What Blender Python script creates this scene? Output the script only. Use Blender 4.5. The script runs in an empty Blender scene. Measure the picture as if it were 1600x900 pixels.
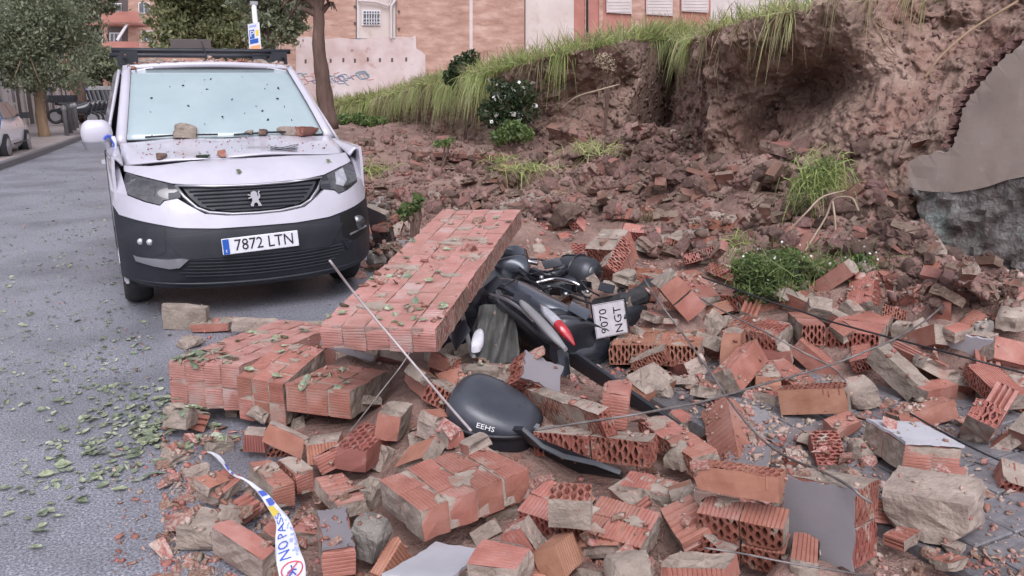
import bpy, bmesh, math, random
import numpy as np
from mathutils import Vector, Matrix, Quaternion, noise as mnoise
from mathutils.bvhtree import BVHTree

random.seed(7)
RNG = np.random.default_rng(11)
S = bpy.context.scene
COL = S.collection

# ---------------------------------------------------------------- camera
EYE = np.array([0.0, 0.0, 1.5503])
FPX = 1300.12
YAW, PITCH, ROLL = 0.449394, 0.235151, -0.011118
F_ = np.array([math.sin(YAW) * math.cos(PITCH), math.cos(YAW) * math.cos(PITCH), -math.sin(PITCH)])
X0 = np.array([math.cos(YAW), -math.sin(YAW), 0.0])
U0 = np.cross(X0, F_)
XR = math.cos(ROLL) * X0 + math.sin(ROLL) * U0
UR = -math.sin(ROLL) * X0 + math.cos(ROLL) * U0
cam_d = bpy.data.cameras.new("camera")
cam_d.sensor_width = 36.0
cam_d.lens = 36.0 * FPX / 1600.0
cam_d.clip_start, cam_d.clip_end = 0.05, 1500.0
cam = bpy.data.objects.new("camera", cam_d)
COL.objects.link(cam)
cam.matrix_world = Matrix(((XR[0], UR[0], -F_[0], EYE[0]), (XR[1], UR[1], -F_[1], EYE[1]),
                           (XR[2], UR[2], -F_[2], EYE[2]), (0, 0, 0, 1)))
S.camera = cam

# ---------------------------------------------------------------- light
SUN_EL, SUN_AZ = math.radians(50), math.radians(198)      # azimuth clockwise from +Y
wd = bpy.data.worlds.new("World")
S.world = wd
wd.use_nodes = True
nt = wd.node_tree
nt.nodes.clear()
sky = nt.nodes.new("ShaderNodeTexSky")
sky.sky_type = 'NISHITA'
sky.sun_disc = False
sky.sun_elevation = SUN_EL
sky.sun_rotation = SUN_AZ
sky.air_density, sky.dust_density, sky.ozone_density = 1.0, 4.0, 1.0
hsv = nt.nodes.new("ShaderNodeHueSaturation")
hsv.inputs['Saturation'].default_value = 0.12
mixw = nt.nodes.new("ShaderNodeMix")
mixw.data_type = 'RGBA'
mixw.blend_type = 'MULTIPLY'
mixw.inputs['Factor'].default_value = 1.0
mixw.inputs['B'].default_value = (0.975, 0.962, 1.085, 1)
bgn = nt.nodes.new("ShaderNodeBackground")
bgn.inputs['Strength'].default_value = 0.15
out = nt.nodes.new("ShaderNodeOutputWorld")
nt.links.new(sky.outputs[0], hsv.inputs['Color'])
nt.links.new(hsv.outputs[0], mixw.inputs['A'])
nt.links.new(mixw.outputs['Result'], bgn.inputs['Color'])
nt.links.new(bgn.outputs[0], out.inputs['Surface'])
sl = bpy.data.lights.new("sun", 'SUN')
sl.energy = 1.15
sl.angle = math.radians(50)
sl.color = (1.0, 0.975, 0.985)
sun = bpy.data.objects.new("sun", sl)
COL.objects.link(sun)
_sd = Vector((math.sin(SUN_AZ) * math.cos(SUN_EL), math.cos(SUN_AZ) * math.cos(SUN_EL), math.sin(SUN_EL)))
sun.rotation_euler = _sd.to_track_quat('Z', 'Y').to_euler()
S.view_settings.view_transform = 'Standard'
S.view_settings.look = 'None'
S.view_settings.gamma = 1.0
S.view_settings.exposure = 0.38
S.view_settings.use_curve_mapping = False


# ---------------------------------------------------------------- measuring the site
def ray(px, py):
    return F_ + XR * (px - 800) / FPX - UR * (py - 450) / FPX


def at_z(px, py, z=0.0):
    d = ray(px, py)
    return EYE + d * ((z - EYE[2]) / d[2])


def at_v(px, py, v):
    d = ray(px, py)
    return EYE + d * (v / d[1])


def at_u(px, py, u):
    d = ray(px, py)
    return EYE + d * (u / d[0])


def at_h(px, py, dist):
    d = ray(px, py)
    return EYE + d * (dist / math.hypot(d[0], d[1]))


# ---------------------------------------------------------------- noise
def _hash(ix, iy, iz):
    n = (ix * 374761393 + iy * 668265263 + iz * 2147483647 + 1013904223) & 0xffffffff
    n = ((n ^ (n >> 13)) * 1274126177) & 0xffffffff
    return ((n ^ (n >> 16)) & 0xffff) / 65535.0


def vnoise(p):
    p = np.asarray(p, float)
    i = np.floor(p).astype(np.int64)
    f = p - i
    f = f * f * (3 - 2 * f)
    r = 0
    for dx in (0, 1):
        for dy in (0, 1):
            for dz in (0, 1):
                w = (f[..., 0] if dx else 1 - f[..., 0]) * (f[..., 1] if dy else 1 - f[..., 1]) * (f[..., 2] if dz else 1 - f[..., 2])
                r = r + w * _hash(i[..., 0] + dx, i[..., 1] + dy, i[..., 2] + dz)
    return r * 2 - 1


def fbm(p, octv=4, gain=0.5):
    p = np.asarray(p, float)
    a, r = 1.0, 0
    for k in range(octv):
        r = r + a * vnoise(p * (2 ** k) + 17.3 * k)
        a *= gain
    return r


# ---------------------------------------------------------------- materials
MATS = {}


def pmat(name, cols, scale=5.0, detail=6.0, rough=0.7, rough2=None, bump=0.25, bscale=40.0, over=None, over2=None,
         rnd=0.0, island=0.0, metal=0.0, coat=0.0, spec=0.5, coord='Object', stretch=None, trans=0.0, bdist=0.01):
    m = bpy.data.materials.new(name)
    m.use_nodes = True
    t = m.node_tree
    N, L = t.nodes, t.links
    b = N['Principled BSDF']
    tc = N.new('ShaderNodeTexCoord')
    co = tc.outputs[coord]
    if rnd:
        oi = N.new('ShaderNodeObjectInfo')
        ad = N.new('ShaderNodeVectorMath')
        ad.operation = 'MULTIPLY_ADD'
        L.new(oi.outputs['Random'], ad.inputs[0])
        ad.inputs[1].default_value = (37, 53, 71)
        L.new(co, ad.inputs[2])
        co = ad.outputs[0]
    if stretch:
        mp = N.new('ShaderNodeMapping')
        mp.inputs['Scale'].default_value = stretch
        L.new(co, mp.inputs[0])
        co = mp.outputs[0]

    def nz(sc, det=detail, ro=0.6):
        n = N.new('ShaderNodeTexNoise')
        n.inputs['Scale'].default_value = sc
        n.inputs['Detail'].default_value = det
        n.inputs['Roughness'].default_value = ro
        L.new(co, n.inputs['Vector'])
        return n.outputs['Fac']
    base = None
    if len(cols) == 1:
        rgb = N.new('ShaderNodeRGB')
        rgb.outputs[0].default_value = (*cols[0][1], 1)
        base = rgb.outputs[0]
    else:
        rp = N.new('ShaderNodeValToRGB')
        e = rp.color_ramp.elements
        while len(e) < len(cols):
            e.new(0.5)
        for k, (p, c) in enumerate(cols):
            e[k].position = p
            e[k].color = (*c, 1)
        L.new(nz(scale), rp.inputs[0])
        base = rp.outputs[0]
    for ov in (over, over2):
        if not ov:
            continue
        c, sc, lo, hi = ov[:4]
        mr = N.new('ShaderNodeMapRange')
        mr.inputs['From Min'].default_value = lo
        mr.inputs['From Max'].default_value = hi
        mr.inputs['To Max'].default_value = ov[4] if len(ov) > 4 else 1.0
        L.new(nz(sc, 5.0, 0.65), mr.inputs[0])
        mx = N.new('ShaderNodeMix')
        mx.data_type = 'RGBA'
        L.new(mr.outputs[0], mx.inputs['Factor'])
        L.new(base, mx.inputs['A'])
        mx.inputs['B'].default_value = (*c, 1)
        base = mx.outputs['Result']
    if rnd or island:
        h = N.new('ShaderNodeHueSaturation')
        mr = N.new('ShaderNodeMapRange')
        if island:
            g = N.new('ShaderNodeNewGeometry')
            L.new(g.outputs['Random Per Island'], mr.inputs[0])
        else:
            L.new(oi.outputs['Random'], mr.inputs[0])
        a = island or rnd
        mr.inputs['To Min'].default_value = 1 - a
        mr.inputs['To Max'].default_value = 1 + a
        L.new(mr.outputs[0], h.inputs['Value'])
        mr2 = N.new('ShaderNodeMapRange')
        L.new(mr.inputs[0].links[0].from_socket, mr2.inputs[0])
        mr2.inputs['To Min'].default_value = 0.5 + a * 0.05
        mr2.inputs['To Max'].default_value = 0.5 - a * 0.05
        L.new(mr2.outputs[0], h.inputs['Hue'])
        L.new(base, h.inputs['Color'])
        base = h.outputs[0]
    L.new(base, b.inputs['Base Color'])
    if rough2 is not None:
        mr = N.new('ShaderNodeMapRange')
        mr.inputs['From Min'].default_value = 0.35
        mr.inputs['From Max'].default_value = 0.65
        mr.inputs['To Min'].default_value = rough
        mr.inputs['To Max'].default_value = rough2
        L.new(nz(scale * 0.6, 3.0), mr.inputs[0])
        L.new(mr.outputs[0], b.inputs['Roughness'])
    else:
        b.inputs['Roughness'].default_value = rough
    if bump:
        bp = N.new('ShaderNodeBump')
        bp.inputs['Strength'].default_value = bump
        bp.inputs['Distance'].default_value = bdist
        L.new(nz(bscale, 5.0), bp.inputs['Height'])
        L.new(bp.outputs[0], b.inputs['Normal'])
    b.inputs['Metallic'].default_value = metal
    b.inputs['Coat Weight'].default_value = coat
    b.inputs['Specular IOR Level'].default_value = spec
    if trans:
        b.inputs['Transmission Weight'].default_value = trans
    if name.startswith(('tree_leaf', 'grass', 'weed')):      # thin leaves let light through
        tr = N.new('ShaderNodeBsdfTranslucent')
        ms = N.new('ShaderNodeMixShader')
        ms.inputs[0].default_value = .5
        L.new(base, tr.inputs['Color'])
        L.new(b.outputs[0], ms.inputs[1])
        L.new(tr.outputs[0], ms.inputs[2])
        L.new(ms.outputs[0], N['Material Output'].inputs['Surface'])
    MATS[name] = m
    return m


MORT = (0.36, 0.31, 0.255)
pmat('brick_red', [(0.3, (0.27, 0.105, 0.076)), (0.52, (0.345, 0.142, 0.106)), (0.75, (0.41, 0.20, 0.158))], 9, rough=.38, rough2=.7,
     bump=.35, bscale=90, over=(MORT, 7, .60, .72, .7), over2=((0.48, 0.3, 0.265), 3.5, .52, .78, .6), rnd=.09, bdist=.006)
pmat('brick_orange', [(0.3, (0.27, 0.115, 0.072)), (0.55, (0.37, 0.175, 0.115)), (0.75, (0.43, 0.23, 0.165))], 8, rough=.5, rough2=.8,
     bump=.3, bscale=90, over=(MORT, 6, .6, .72, .7), rnd=.14, bdist=.006)
pmat('brick_brown', [(0.3, (0.19, 0.075, 0.055)), (0.6, (0.27, 0.11, 0.085)), (0.8, (0.33, 0.17, 0.14))], 7, rough=.5, rough2=.8,
     bump=.3, bscale=90, over=(MORT, 7, .58, .7, .75), rnd=.14, bdist=.006)
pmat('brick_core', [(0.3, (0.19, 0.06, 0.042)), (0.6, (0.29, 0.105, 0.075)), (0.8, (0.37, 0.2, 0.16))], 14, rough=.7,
     bump=.4, bscale=80, over=(MORT, 10, .56, .66, .85), rnd=.12, bdist=.008)  # bare brick core; also the painted shade inside brick holes
pmat('mortar', [(0.3, (0.20, 0.158, 0.13)), (0.52, (0.31, 0.252, 0.208)), (0.75, (0.41, 0.345, 0.29))], 9, rough=.85, bump=.7, bscale=45,
     over=((0.33, 0.14, 0.105), 6, .6, .72, .5), rnd=.15, bdist=.015)
pmat('mortar_joint', [(0.3, (0.28, 0.225, 0.18)), (0.7, (0.42, 0.35, 0.29))], 14, rough=.85, bump=.6, bscale=70,
     over=((0.33, 0.14, 0.105), 9, .5, .65, .6), rnd=.1)
pmat('joint_red', [(0.3, (0.26, 0.155, 0.13)), (0.7, (0.42, 0.3, 0.26))], 14, rough=.85, bump=.6, bscale=70, rnd=.1)
pmat('plaster_grey', [(0.35, (0.165, 0.15, 0.158)), (0.65, (0.205, 0.19, 0.20))], 3, rough=.6, rough2=.85, bump=.2, bscale=120,
     over=((0.24, 0.2, 0.18), 5, .66, .8, .6), rnd=.08, bdist=.004)
pmat('plaster_white', [(0.35, (0.40, 0.395, 0.42)), (0.65, (0.49, 0.485, 0.515))], 4, rough=.5, rough2=.8, bump=.15, bscale=120,
     over=((0.4, 0.33, 0.29), 5, .66, .8, .6), rnd=.06, bdist=.004)
pmat('concrete_lump', [(0.3, (0.15, 0.135, 0.12)), (0.55, (0.26, 0.235, 0.21)), (0.8, (0.42, 0.39, 0.36))], 12, rough=.85, bump=.8,
     bscale=40, rnd=.18, bdist=.02)
pmat('earth', [(0.28, (0.145, 0.086, 0.068)), (0.5, (0.25, 0.158, 0.128)), (0.72, (0.36, 0.245, 0.205))], 2.2, 8, rough=.8, rough2=.95,
     bump=1.0, bscale=16, over=((0.33, 0.145, 0.105), 5, .56, .7, .7), over2=((0.33, 0.27, 0.21), 8, .64, .72, .6), bdist=.05)
pmat('earth_cut', [(0.28, (0.14, 0.094, 0.07)), (0.5, (0.265, 0.18, 0.14)), (0.72, (0.38, 0.27, 0.215))], 2.6, 8, rough=.9,
     bump=1.0, bscale=12, over=((0.24, 0.13, 0.10), 1.4, .5, .65, .8), over2=((0.3, 0.25, 0.21), 14, .66, .74, .6), bdist=.06)
pmat('clod', [(0.3, (0.15, 0.09, 0.074)), (0.6, (0.25, 0.155, 0.128)), (0.8, (0.34, 0.225, 0.19))], 6, rough=.9, bump=.9, bscale=25,
     rnd=.3, bdist=.03)
pmat('clod_mass', [(0.3, (0.13, 0.08, 0.064)), (0.55, (0.205, 0.128, 0.105)), (0.7, (0.28, 0.17, 0.14)), (0.8, (0.36, 0.29, 0.24))], 5, rough=.9, bump=.6, bscale=30, island=.25, bdist=.02)
pmat('mortar_dusty', [(0.3, (0.16, 0.11, 0.085)), (0.55, (0.25, 0.18, 0.14)), (0.75, (0.34, 0.27, 0.22))], 7, rough=.9, bump=.7, bscale=45, over=((0.15, 0.085, 0.065), 4, .5, .64, .8), rnd=.2, bdist=.015)
pmat('brick_dusty', [(0.3, (0.17, 0.085, 0.063)), (0.55, (0.25, 0.12, 0.09)), (0.75, (0.34, 0.2, 0.16))], 6, rough=.85, bump=.5, bscale=50, over=((0.14, 0.08, 0.06), 4, .48, .65, .8), rnd=.25, bdist=.01)
pmat('tape_faint', [(0, (0.35, 0.42, 0.68))], rough=.35, bump=0)
pmat('fragment', [(0.3, (0.21, 0.085, 0.064)), (0.47, (0.31, 0.14, 0.108)), (0.54, (0.35, 0.26, 0.21)), (0.75, (0.41, 0.35, 0.295))], 6,
     rough=.6, rough2=.9, bump=.4, bscale=60, island=.3, coord='Object', bdist=.01)
pmat('fragment_single', [(0.3, (0.21, 0.085, 0.064)), (0.48, (0.31, 0.14, 0.108)), (0.55, (0.35, 0.26, 0.21)), (0.75, (0.41, 0.35, 0.295))], 6,
     rough=.6, rough2=.9, bump=.4, bscale=60, rnd=.3, bdist=.01)
pmat('asphalt', [(0.33, (0.10, 0.103, 0.12)), (0.5, (0.23, 0.235, 0.268)), (0.68, (0.46, 0.462, 0.51))], 95, 3, rough=.2, rough2=.46,
     bump=.7, bscale=110, over=((0.10, 0.098, 0.11), .8, .42, .68, .7), over2=((0.25, 0.2, 0.19), 40, .66, .74, .8), spec=.6, bdist=.008)
pmat('paving', [(0.35, (0.14, 0.135, 0.145)), (0.65, (0.215, 0.205, 0.215))], 30, rough=.3, rough2=.6, bump=.3, bscale=150, rnd=.12,
     over=((0.24, 0.19, 0.17), 6, .55, .7, .6), bdist=.004)
pmat('paving_bed', [(0.35, (0.20, 0.18, 0.175)), (0.65, (0.31, 0.28, 0.27))], 9, rough=.25, rough2=.75, bump=.4, bscale=80,
     over=((0.3, 0.2, 0.17), 3, .5, .7, .6), bdist=.006)
pmat('kerb_granite', [(0.35, (0.085, 0.083, 0.088)), (0.65, (0.15, 0.145, 0.15))], 60, rough=.3, rough2=.6, bump=.3, bscale=120, bdist=.004)
pmat('water', [(0, (0.30, 0.29, 0.30))], rough=.05, bump=.06, bscale=14, spec=.6, bdist=.01)
pmat('van_white', [(0.4, (0.47, 0.455, 0.51)), (0.7, (0.53, 0.515, 0.57))], 3, rough=.3, bump=0, coat=.7,
     over=((0.36, 0.31, 0.29), 22, .60, .76, .35))
pmat('car_white', [(0, (0.9, 0.89, 0.92))], rough=.25, bump=0, coat=.6)
pmat('plate_dull', [(0.4, (0.42, 0.40, 0.42)), (0.7, (0.52, 0.5, 0.52))], 20, rough=.45, bump=0)
pmat('brick_slab', [(0.3, (0.31, 0.14, 0.112)), (0.52, (0.39, 0.19, 0.158)), (0.75, (0.46, 0.26, 0.228))], 7, rough=.34, rough2=.62, bump=.3, bscale=90,
     over=((0.42, 0.34, 0.31), 5, .54, .7, .8), over2=((0.27, 0.12, 0.095), 2.5, .60, .8, .6), rnd=.06, bdist=.005)
pmat('black_plastic', [(0.4, (0.014, 0.016, 0.022)), (0.7, (0.022, 0.025, 0.033))], 6, rough=.42, rough2=.6, bump=.15, bscale=300, bdist=.002)
pmat('gloss_black', [(0.4, (0.014, 0.016, 0.021)), (0.7, (0.024, 0.027, 0.035))], 5, rough=.16, rough2=.4, bump=.05, bscale=60, coat=.6,
     over=((0.17, 0.15, 0.14), 40, .66, .74, .5))
pmat('gloss_graphite', [(0.4, (0.06, 0.07, 0.088)), (0.7, (0.09, 0.102, 0.125))], 4, rough=.2, rough2=.4, bump=.04, bscale=60, coat=.6, metal=.3,
     over=((0.03, 0.03, 0.035), 60, .64, .7, .8))
pmat('grey_silencer', [(0.4, (0.045, 0.048, 0.056)), (0.7, (0.075, 0.08, 0.09))], 8, rough=.4, bump=.1, bscale=120, metal=.4)
pmat('case_graphite', [(0.4, (0.034, 0.039, 0.05)), (0.7, (0.055, 0.061, 0.076))], 5, rough=.34, rough2=.5, bump=.05, bscale=90, coat=.3,
     over=((0.02, 0.02, 0.025), 34, .64, .67, .9))
pmat('rubber', [(0.4, (0.02, 0.02, 0.021)), (0.7, (0.04, 0.039, 0.04))], 20, rough=.75, bump=.3, bscale=90, bdist=.005)
pmat('chrome', [(0, (0.6, 0.6, 0.62))], rough=.22, metal=1, bump=.1, bscale=30)
pmat('silver', [(0, (0.42, 0.42, 0.44))], rough=.38, metal=.85, bump=0)
pmat('dull_silver', [(0, (0.27, 0.265, 0.28))], rough=.45, metal=.7, bump=0)
pmat('steel_rod', [(0.4, (0.13, 0.115, 0.11)), (0.7, (0.27, 0.24, 0.23))], 12, rough=.5, metal=.4, bump=.3, bscale=60)
pmat('pale_tube', [(0.4, (0.40, 0.35, 0.34)), (0.7, (0.52, 0.47, 0.46))], 12, rough=.45, metal=.2, bump=.1, bscale=60)
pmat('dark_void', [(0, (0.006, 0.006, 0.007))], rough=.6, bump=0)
pmat('lamp_glass', [(0.4, (0.03, 0.03, 0.034)), (0.7, (0.085, 0.085, 0.09))], 16, rough=.08, bump=0, coat=1.0, spec=.8)
pmat('lamp_clear', [(0.4, (0.5, 0.5, 0.54)), (0.7, (0.72, 0.72, 0.76))], 30, rough=.1, bump=.2, bscale=60, coat=1.0, metal=.5)
pmat('lamp_red', [(0.4, (0.32, 0.01, 0.02)), (0.7, (0.5, 0.025, 0.03))], 40, rough=.1, bump=.2, bscale=80, coat=1.0)
pmat('plate_white', [(0.4, (0.66, 0.66, 0.7)), (0.7, (0.74, 0.74, 0.78))], 20, rough=.35, bump=0)
pmat('plate_blue', [(0, (0.02, 0.10, 0.42))], rough=.35, bump=0)
pmat('ink_black', [(0, (0.012, 0.012, 0.016))], rough=.45, bump=0)
pmat('cabin_glass', [(0.3, (0.30, 0.385, 0.40)), (0.7, (0.37, 0.455, 0.47))], 2.0, rough=.04, rough2=.16, bump=0, coat=1.0, spec=.8,
     over=((0.03, 0.03, 0.03), 45, .69, .74, .8))
pmat('side_glass', [(0, (0.02, 0.022, 0.026))], rough=.05, bump=0, coat=1.0)
pmat('cloth_grey', [(0.35, (0.06, 0.06, 0.056)), (0.65, (0.12, 0.12, 0.11))], 6, rough=.85, bump=.4, bscale=180, bdist=.004)
pmat('tape_white', [(0.4, (0.66, 0.68, 0.76)), (0.7, (0.76, 0.77, 0.82))], 6, rough=.3, bump=0)
pmat('tape_blue', [(0, (0.06, 0.11, 0.48))], rough=.35, bump=0)
pmat('tape_yellow', [(0, (0.72, 0.55, 0.06))], rough=.35, bump=0)
pmat('tape_red', [(0, (0.6, 0.09, 0.1))], rough=.35, bump=0)
pmat('grass', [(0.3, (0.26, 0.33, 0.10)), (0.5, (0.40, 0.47, 0.18)), (0.7, (0.54, 0.57, 0.30))], .9, rough=.6, bump=0, island=.35)
pmat('grass_dry', [(0.3, (0.24, 0.2, 0.11)), (0.6, (0.38, 0.33, 0.19)), (0.8, (0.33, 0.35, 0.15))], 1.4, rough=.7, bump=0, island=.4)
pmat('weed_green', [(0.3, (0.12, 0.18, 0.06)), (0.6, (0.20, 0.28, 0.10)), (0.8, (0.30, 0.38, 0.17))], 3, rough=.5, bump=0, island=.45)
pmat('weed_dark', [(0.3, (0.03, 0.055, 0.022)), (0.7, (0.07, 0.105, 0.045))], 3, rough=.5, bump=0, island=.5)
pmat('petal', [(0, (0.72, 0.72, 0.66))], rough=.6, bump=0)
pmat('fallen_leaf', [(0.33, (0.11, 0.135, 0.075)), (0.5, (0.20, 0.235, 0.145)), (0.68, (0.36, 0.39, 0.30))], 3, rough=.35, bump=0, rnd=.4)
pmat('fallen_leaf_mass', [(0.33, (0.11, 0.135, 0.075)), (0.5, (0.20, 0.235, 0.145)), (0.68, (0.36, 0.39, 0.30))], 3, rough=.35, bump=0, island=.45)
pmat('tree_leaf', [(0.3, (0.18, 0.21, 0.135)), (0.6, (0.29, 0.32, 0.205)), (0.8, (0.40, 0.43, 0.29))], 1.0, rough=.5, bump=0, island=.4)
pmat('tree_leaf_light', [(0.3, (0.19, 0.21, 0.10)), (0.6, (0.29, 0.31, 0.155)), (0.8, (0.38, 0.39, 0.22))], .8, rough=.5, bump=0, island=.4)
pmat('bark', [(0.3, (0.075, 0.045, 0.036)), (0.6, (0.135, 0.083, 0.065)), (0.8, (0.20, 0.14, 0.115))], 6, rough=.9, bump=1.0, bscale=14,
     stretch=(1, 1, .25), bdist=.03)
pmat('bark_light', [(0.3, (0.20, 0.13, 0.08)), (0.7, (0.32, 0.22, 0.14))], 6, rough=.9, bump=.6, bscale=14, stretch=(1, 1, .25))
pmat('twig', [(0.3, (0.25, 0.19, 0.13)), (0.7, (0.4, 0.32, 0.23))], 6, rough=.8, bump=0)
pmat('facade_brick', [(0.3, (0.30, 0.165, 0.122)), (0.5, (0.43, 0.265, 0.205)), (0.7, (0.57, 0.40, 0.33))], .8, 9, rough=.85, bump=.5, bscale=9,
     stretch=(1, 1, 3.5), over=((0.29, 0.16, 0.125), 1.3, .54, .68, .7), over2=((0.55, 0.42, 0.37), 3, .58, .72, .6), bdist=.03)
pmat('facade_red', [(0.35, (0.36, 0.15, 0.12)), (0.65, (0.46, 0.21, 0.17))], .6, rough=.85, bump=0, stretch=(1, 1, 2))
pmat('facade_pink', [(0.3, (0.42, 0.28, 0.25)), (0.5, (0.55, 0.45, 0.43)), (0.7, (0.62, 0.56, 0.55))], .5, 8, rough=.9, bump=.5, bscale=6,
     over=((0.34, 0.17, 0.13), .9, .6, .7, .8), over2=((0.2, 0.15, 0.13), 2.2, .68, .74, .8), bdist=.03)
pmat('facade_cream', [(0.35, (0.52, 0.44, 0.40)), (0.65, (0.62, 0.55, 0.51))], .4, 6, rough=.9, bump=.2, bscale=6,
     over=((0.4, 0.29, 0.24), 1.1, .58, .72, .6))
pmat('facade_pale', [(0.35, (0.50, 0.45, 0.42)), (0.65, (0.62, 0.57, 0.55))], .5, rough=.9, bump=0)
pmat('shutter', [(0, (0.62, 0.57, 0.57))], rough=.6, bump=0)
pmat('frame_white', [(0, (0.66, 0.65, 0.66))], rough=.5, bump=0)
pmat('window_dark', [(0.3, (0.05, 0.055, 0.065)), (0.7, (0.16, 0.17, 0.19))], 1.5, rough=.12, bump=0, spec=.7)
pmat('grey_paint', [(0.4, (0.20, 0.195, 0.2)), (0.7, (0.27, 0.265, 0.27))], 5, rough=.5, bump=0)
pmat('door_dark', [(0, (0.09, 0.07, 0.065))], rough=.6, bump=0)
pmat('pipe_pale', [(0, (0.5, 0.44, 0.43))], rough=.6, bump=0)
pmat('sidewalk', [(0.35, (0.25, 0.21, 0.2)), (0.65, (0.33, 0.285, 0.27))], 1.5, rough=.45, rough2=.7, bump=.1, bscale=20)
pmat('sign_orange', [(0, (0.75, 0.36, 0.17))], rough=.4, bump=0)
pmat('awning_blue', [(0, (0.07, 0.17, 0.5))], rough=.5, bump=0)
pmat('graffiti_blue', [(0, (0.22, 0.25, 0.36))], rough=.7, bump=0)
pmat('graffiti_red', [(0, (0.5, 0.27, 0.25))], rough=.7, bump=0)
pmat('graffiti_teal', [(0, (0.16, 0.32, 0.36))], rough=.7, bump=0)
pmat('wall_concrete', [(0.3, (0.275, 0.22, 0.185)), (0.5, (0.34, 0.28, 0.24)), (0.7, (0.40, 0.34, 0.30))], 1.6, 7, rough=.8, bump=.25, bscale=50,
     over=((0.21, 0.17, 0.145), 1.8, .56, .75, .6), over2=((0.45, 0.4, 0.37), 9, .64, .72, .5), bdist=.006)
pmat('wall_stone', [(0.3, (0.075, 0.066, 0.062)), (0.5, (0.175, 0.158, 0.148)), (0.7, (0.32, 0.30, 0.285))], 7, 8, rough=.9, bump=1.0, bscale=22,
     over=((0.27, 0.335, 0.305), 2.6, .55, .66, .6), over2=((0.09, 0.06, 0.05), 3, .52, .66, .7), bdist=.05)
pmat('denim', [(0, (0.06, 0.09, 0.19))], rough=.9, bump=0)
pmat('navy', [(0, (0.02, 0.025, 0.06))], rough=.9, bump=0)
pmat('skin', [(0, (0.45, 0.27, 0.2))], rough=.6, bump=0)
pmat('hair', [(0, (0.03, 0.02, 0.015))], rough=.6, bump=0)
pmat('wood', [(0.3, (0.17, 0.09, 0.065)), (0.7, (0.29, 0.17, 0.13))], 5, rough=.85, bump=.6, bscale=20, stretch=(.2, 1, 1))
pmat('plank_pale', [(0.3, (0.33, 0.26, 0.2)), (0.7, (0.47, 0.39, 0.31))], 6, rough=.8, bump=.4, bscale=25, stretch=(.2, 1, 1))
pmat('board_brown', [(0, (0.085, 0.07, 0.065))], rough=.6, bump=.1, bscale=40)


# ---------------------------------------------------------------- object helpers
def tag(o, label=None, cat=None, group=None, kind=None):
    if label: o['label'] = label
    if cat: o['category'] = cat
    if group: o['group'] = group
    if kind: o['kind'] = kind
    return o


def link(name, me, parent=None, mat=None):
    o = bpy.data.objects.new(name, me)
    COL.objects.link(o)
    if parent is not None: o.parent = parent
    if mat is not None:
        ml = mat if isinstance(mat, (list, tuple)) else [mat]
        if me is not None and not me.materials:
            for x in ml: me.materials.append(MATS[x])
    return o


def thing(name, label, cat, loc=(0, 0, 0), rot=None, group=None):
    o = bpy.data.objects.new(name, None)
    COL.objects.link(o)
    o.empty_display_size = 0.1
    o.location = loc
    if rot is not None:
        o.rotation_mode = 'QUATERNION'
        o.rotation_quaternion = rot
    return tag(o, label, cat, group)


def mesh_py(name, v, f, smooth=False, mi=None):
    me = bpy.data.meshes.new(name)
    me.from_pydata([tuple(map(float, x)) for x in v], [], [tuple(map(int, x)) for x in f])
    if mi is not None:
        me.polygons.foreach_set('material_index', mi)
    if smooth:
        me.polygons.foreach_set('use_smooth', [True] * len(me.polygons))
    me.update()
    return me


def mesh_np(name, V, F, smooth=False):
    """V (n,3) float, F (m,k) int, all faces k-sided."""
    V = np.ascontiguousarray(V, dtype=np.float32)
    F = np.ascontiguousarray(F, dtype=np.int32)
    k = F.shape[1]
    me = bpy.data.meshes.new(name)
    me.vertices.add(len(V))
    me.vertices.foreach_set('co', V.ravel())
    me.loops.add(F.size)
    me.loops.foreach_set('vertex_index', F.ravel())
    me.polygons.add(len(F))
    me.polygons.foreach_set('loop_start', np.arange(0, F.size, k, dtype=np.int32))
    if smooth:
        me.polygons.foreach_set('use_smooth', np.ones(len(F), dtype=bool))
    me.update(calc_edges=True)
    me.validate()
    return me


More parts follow.
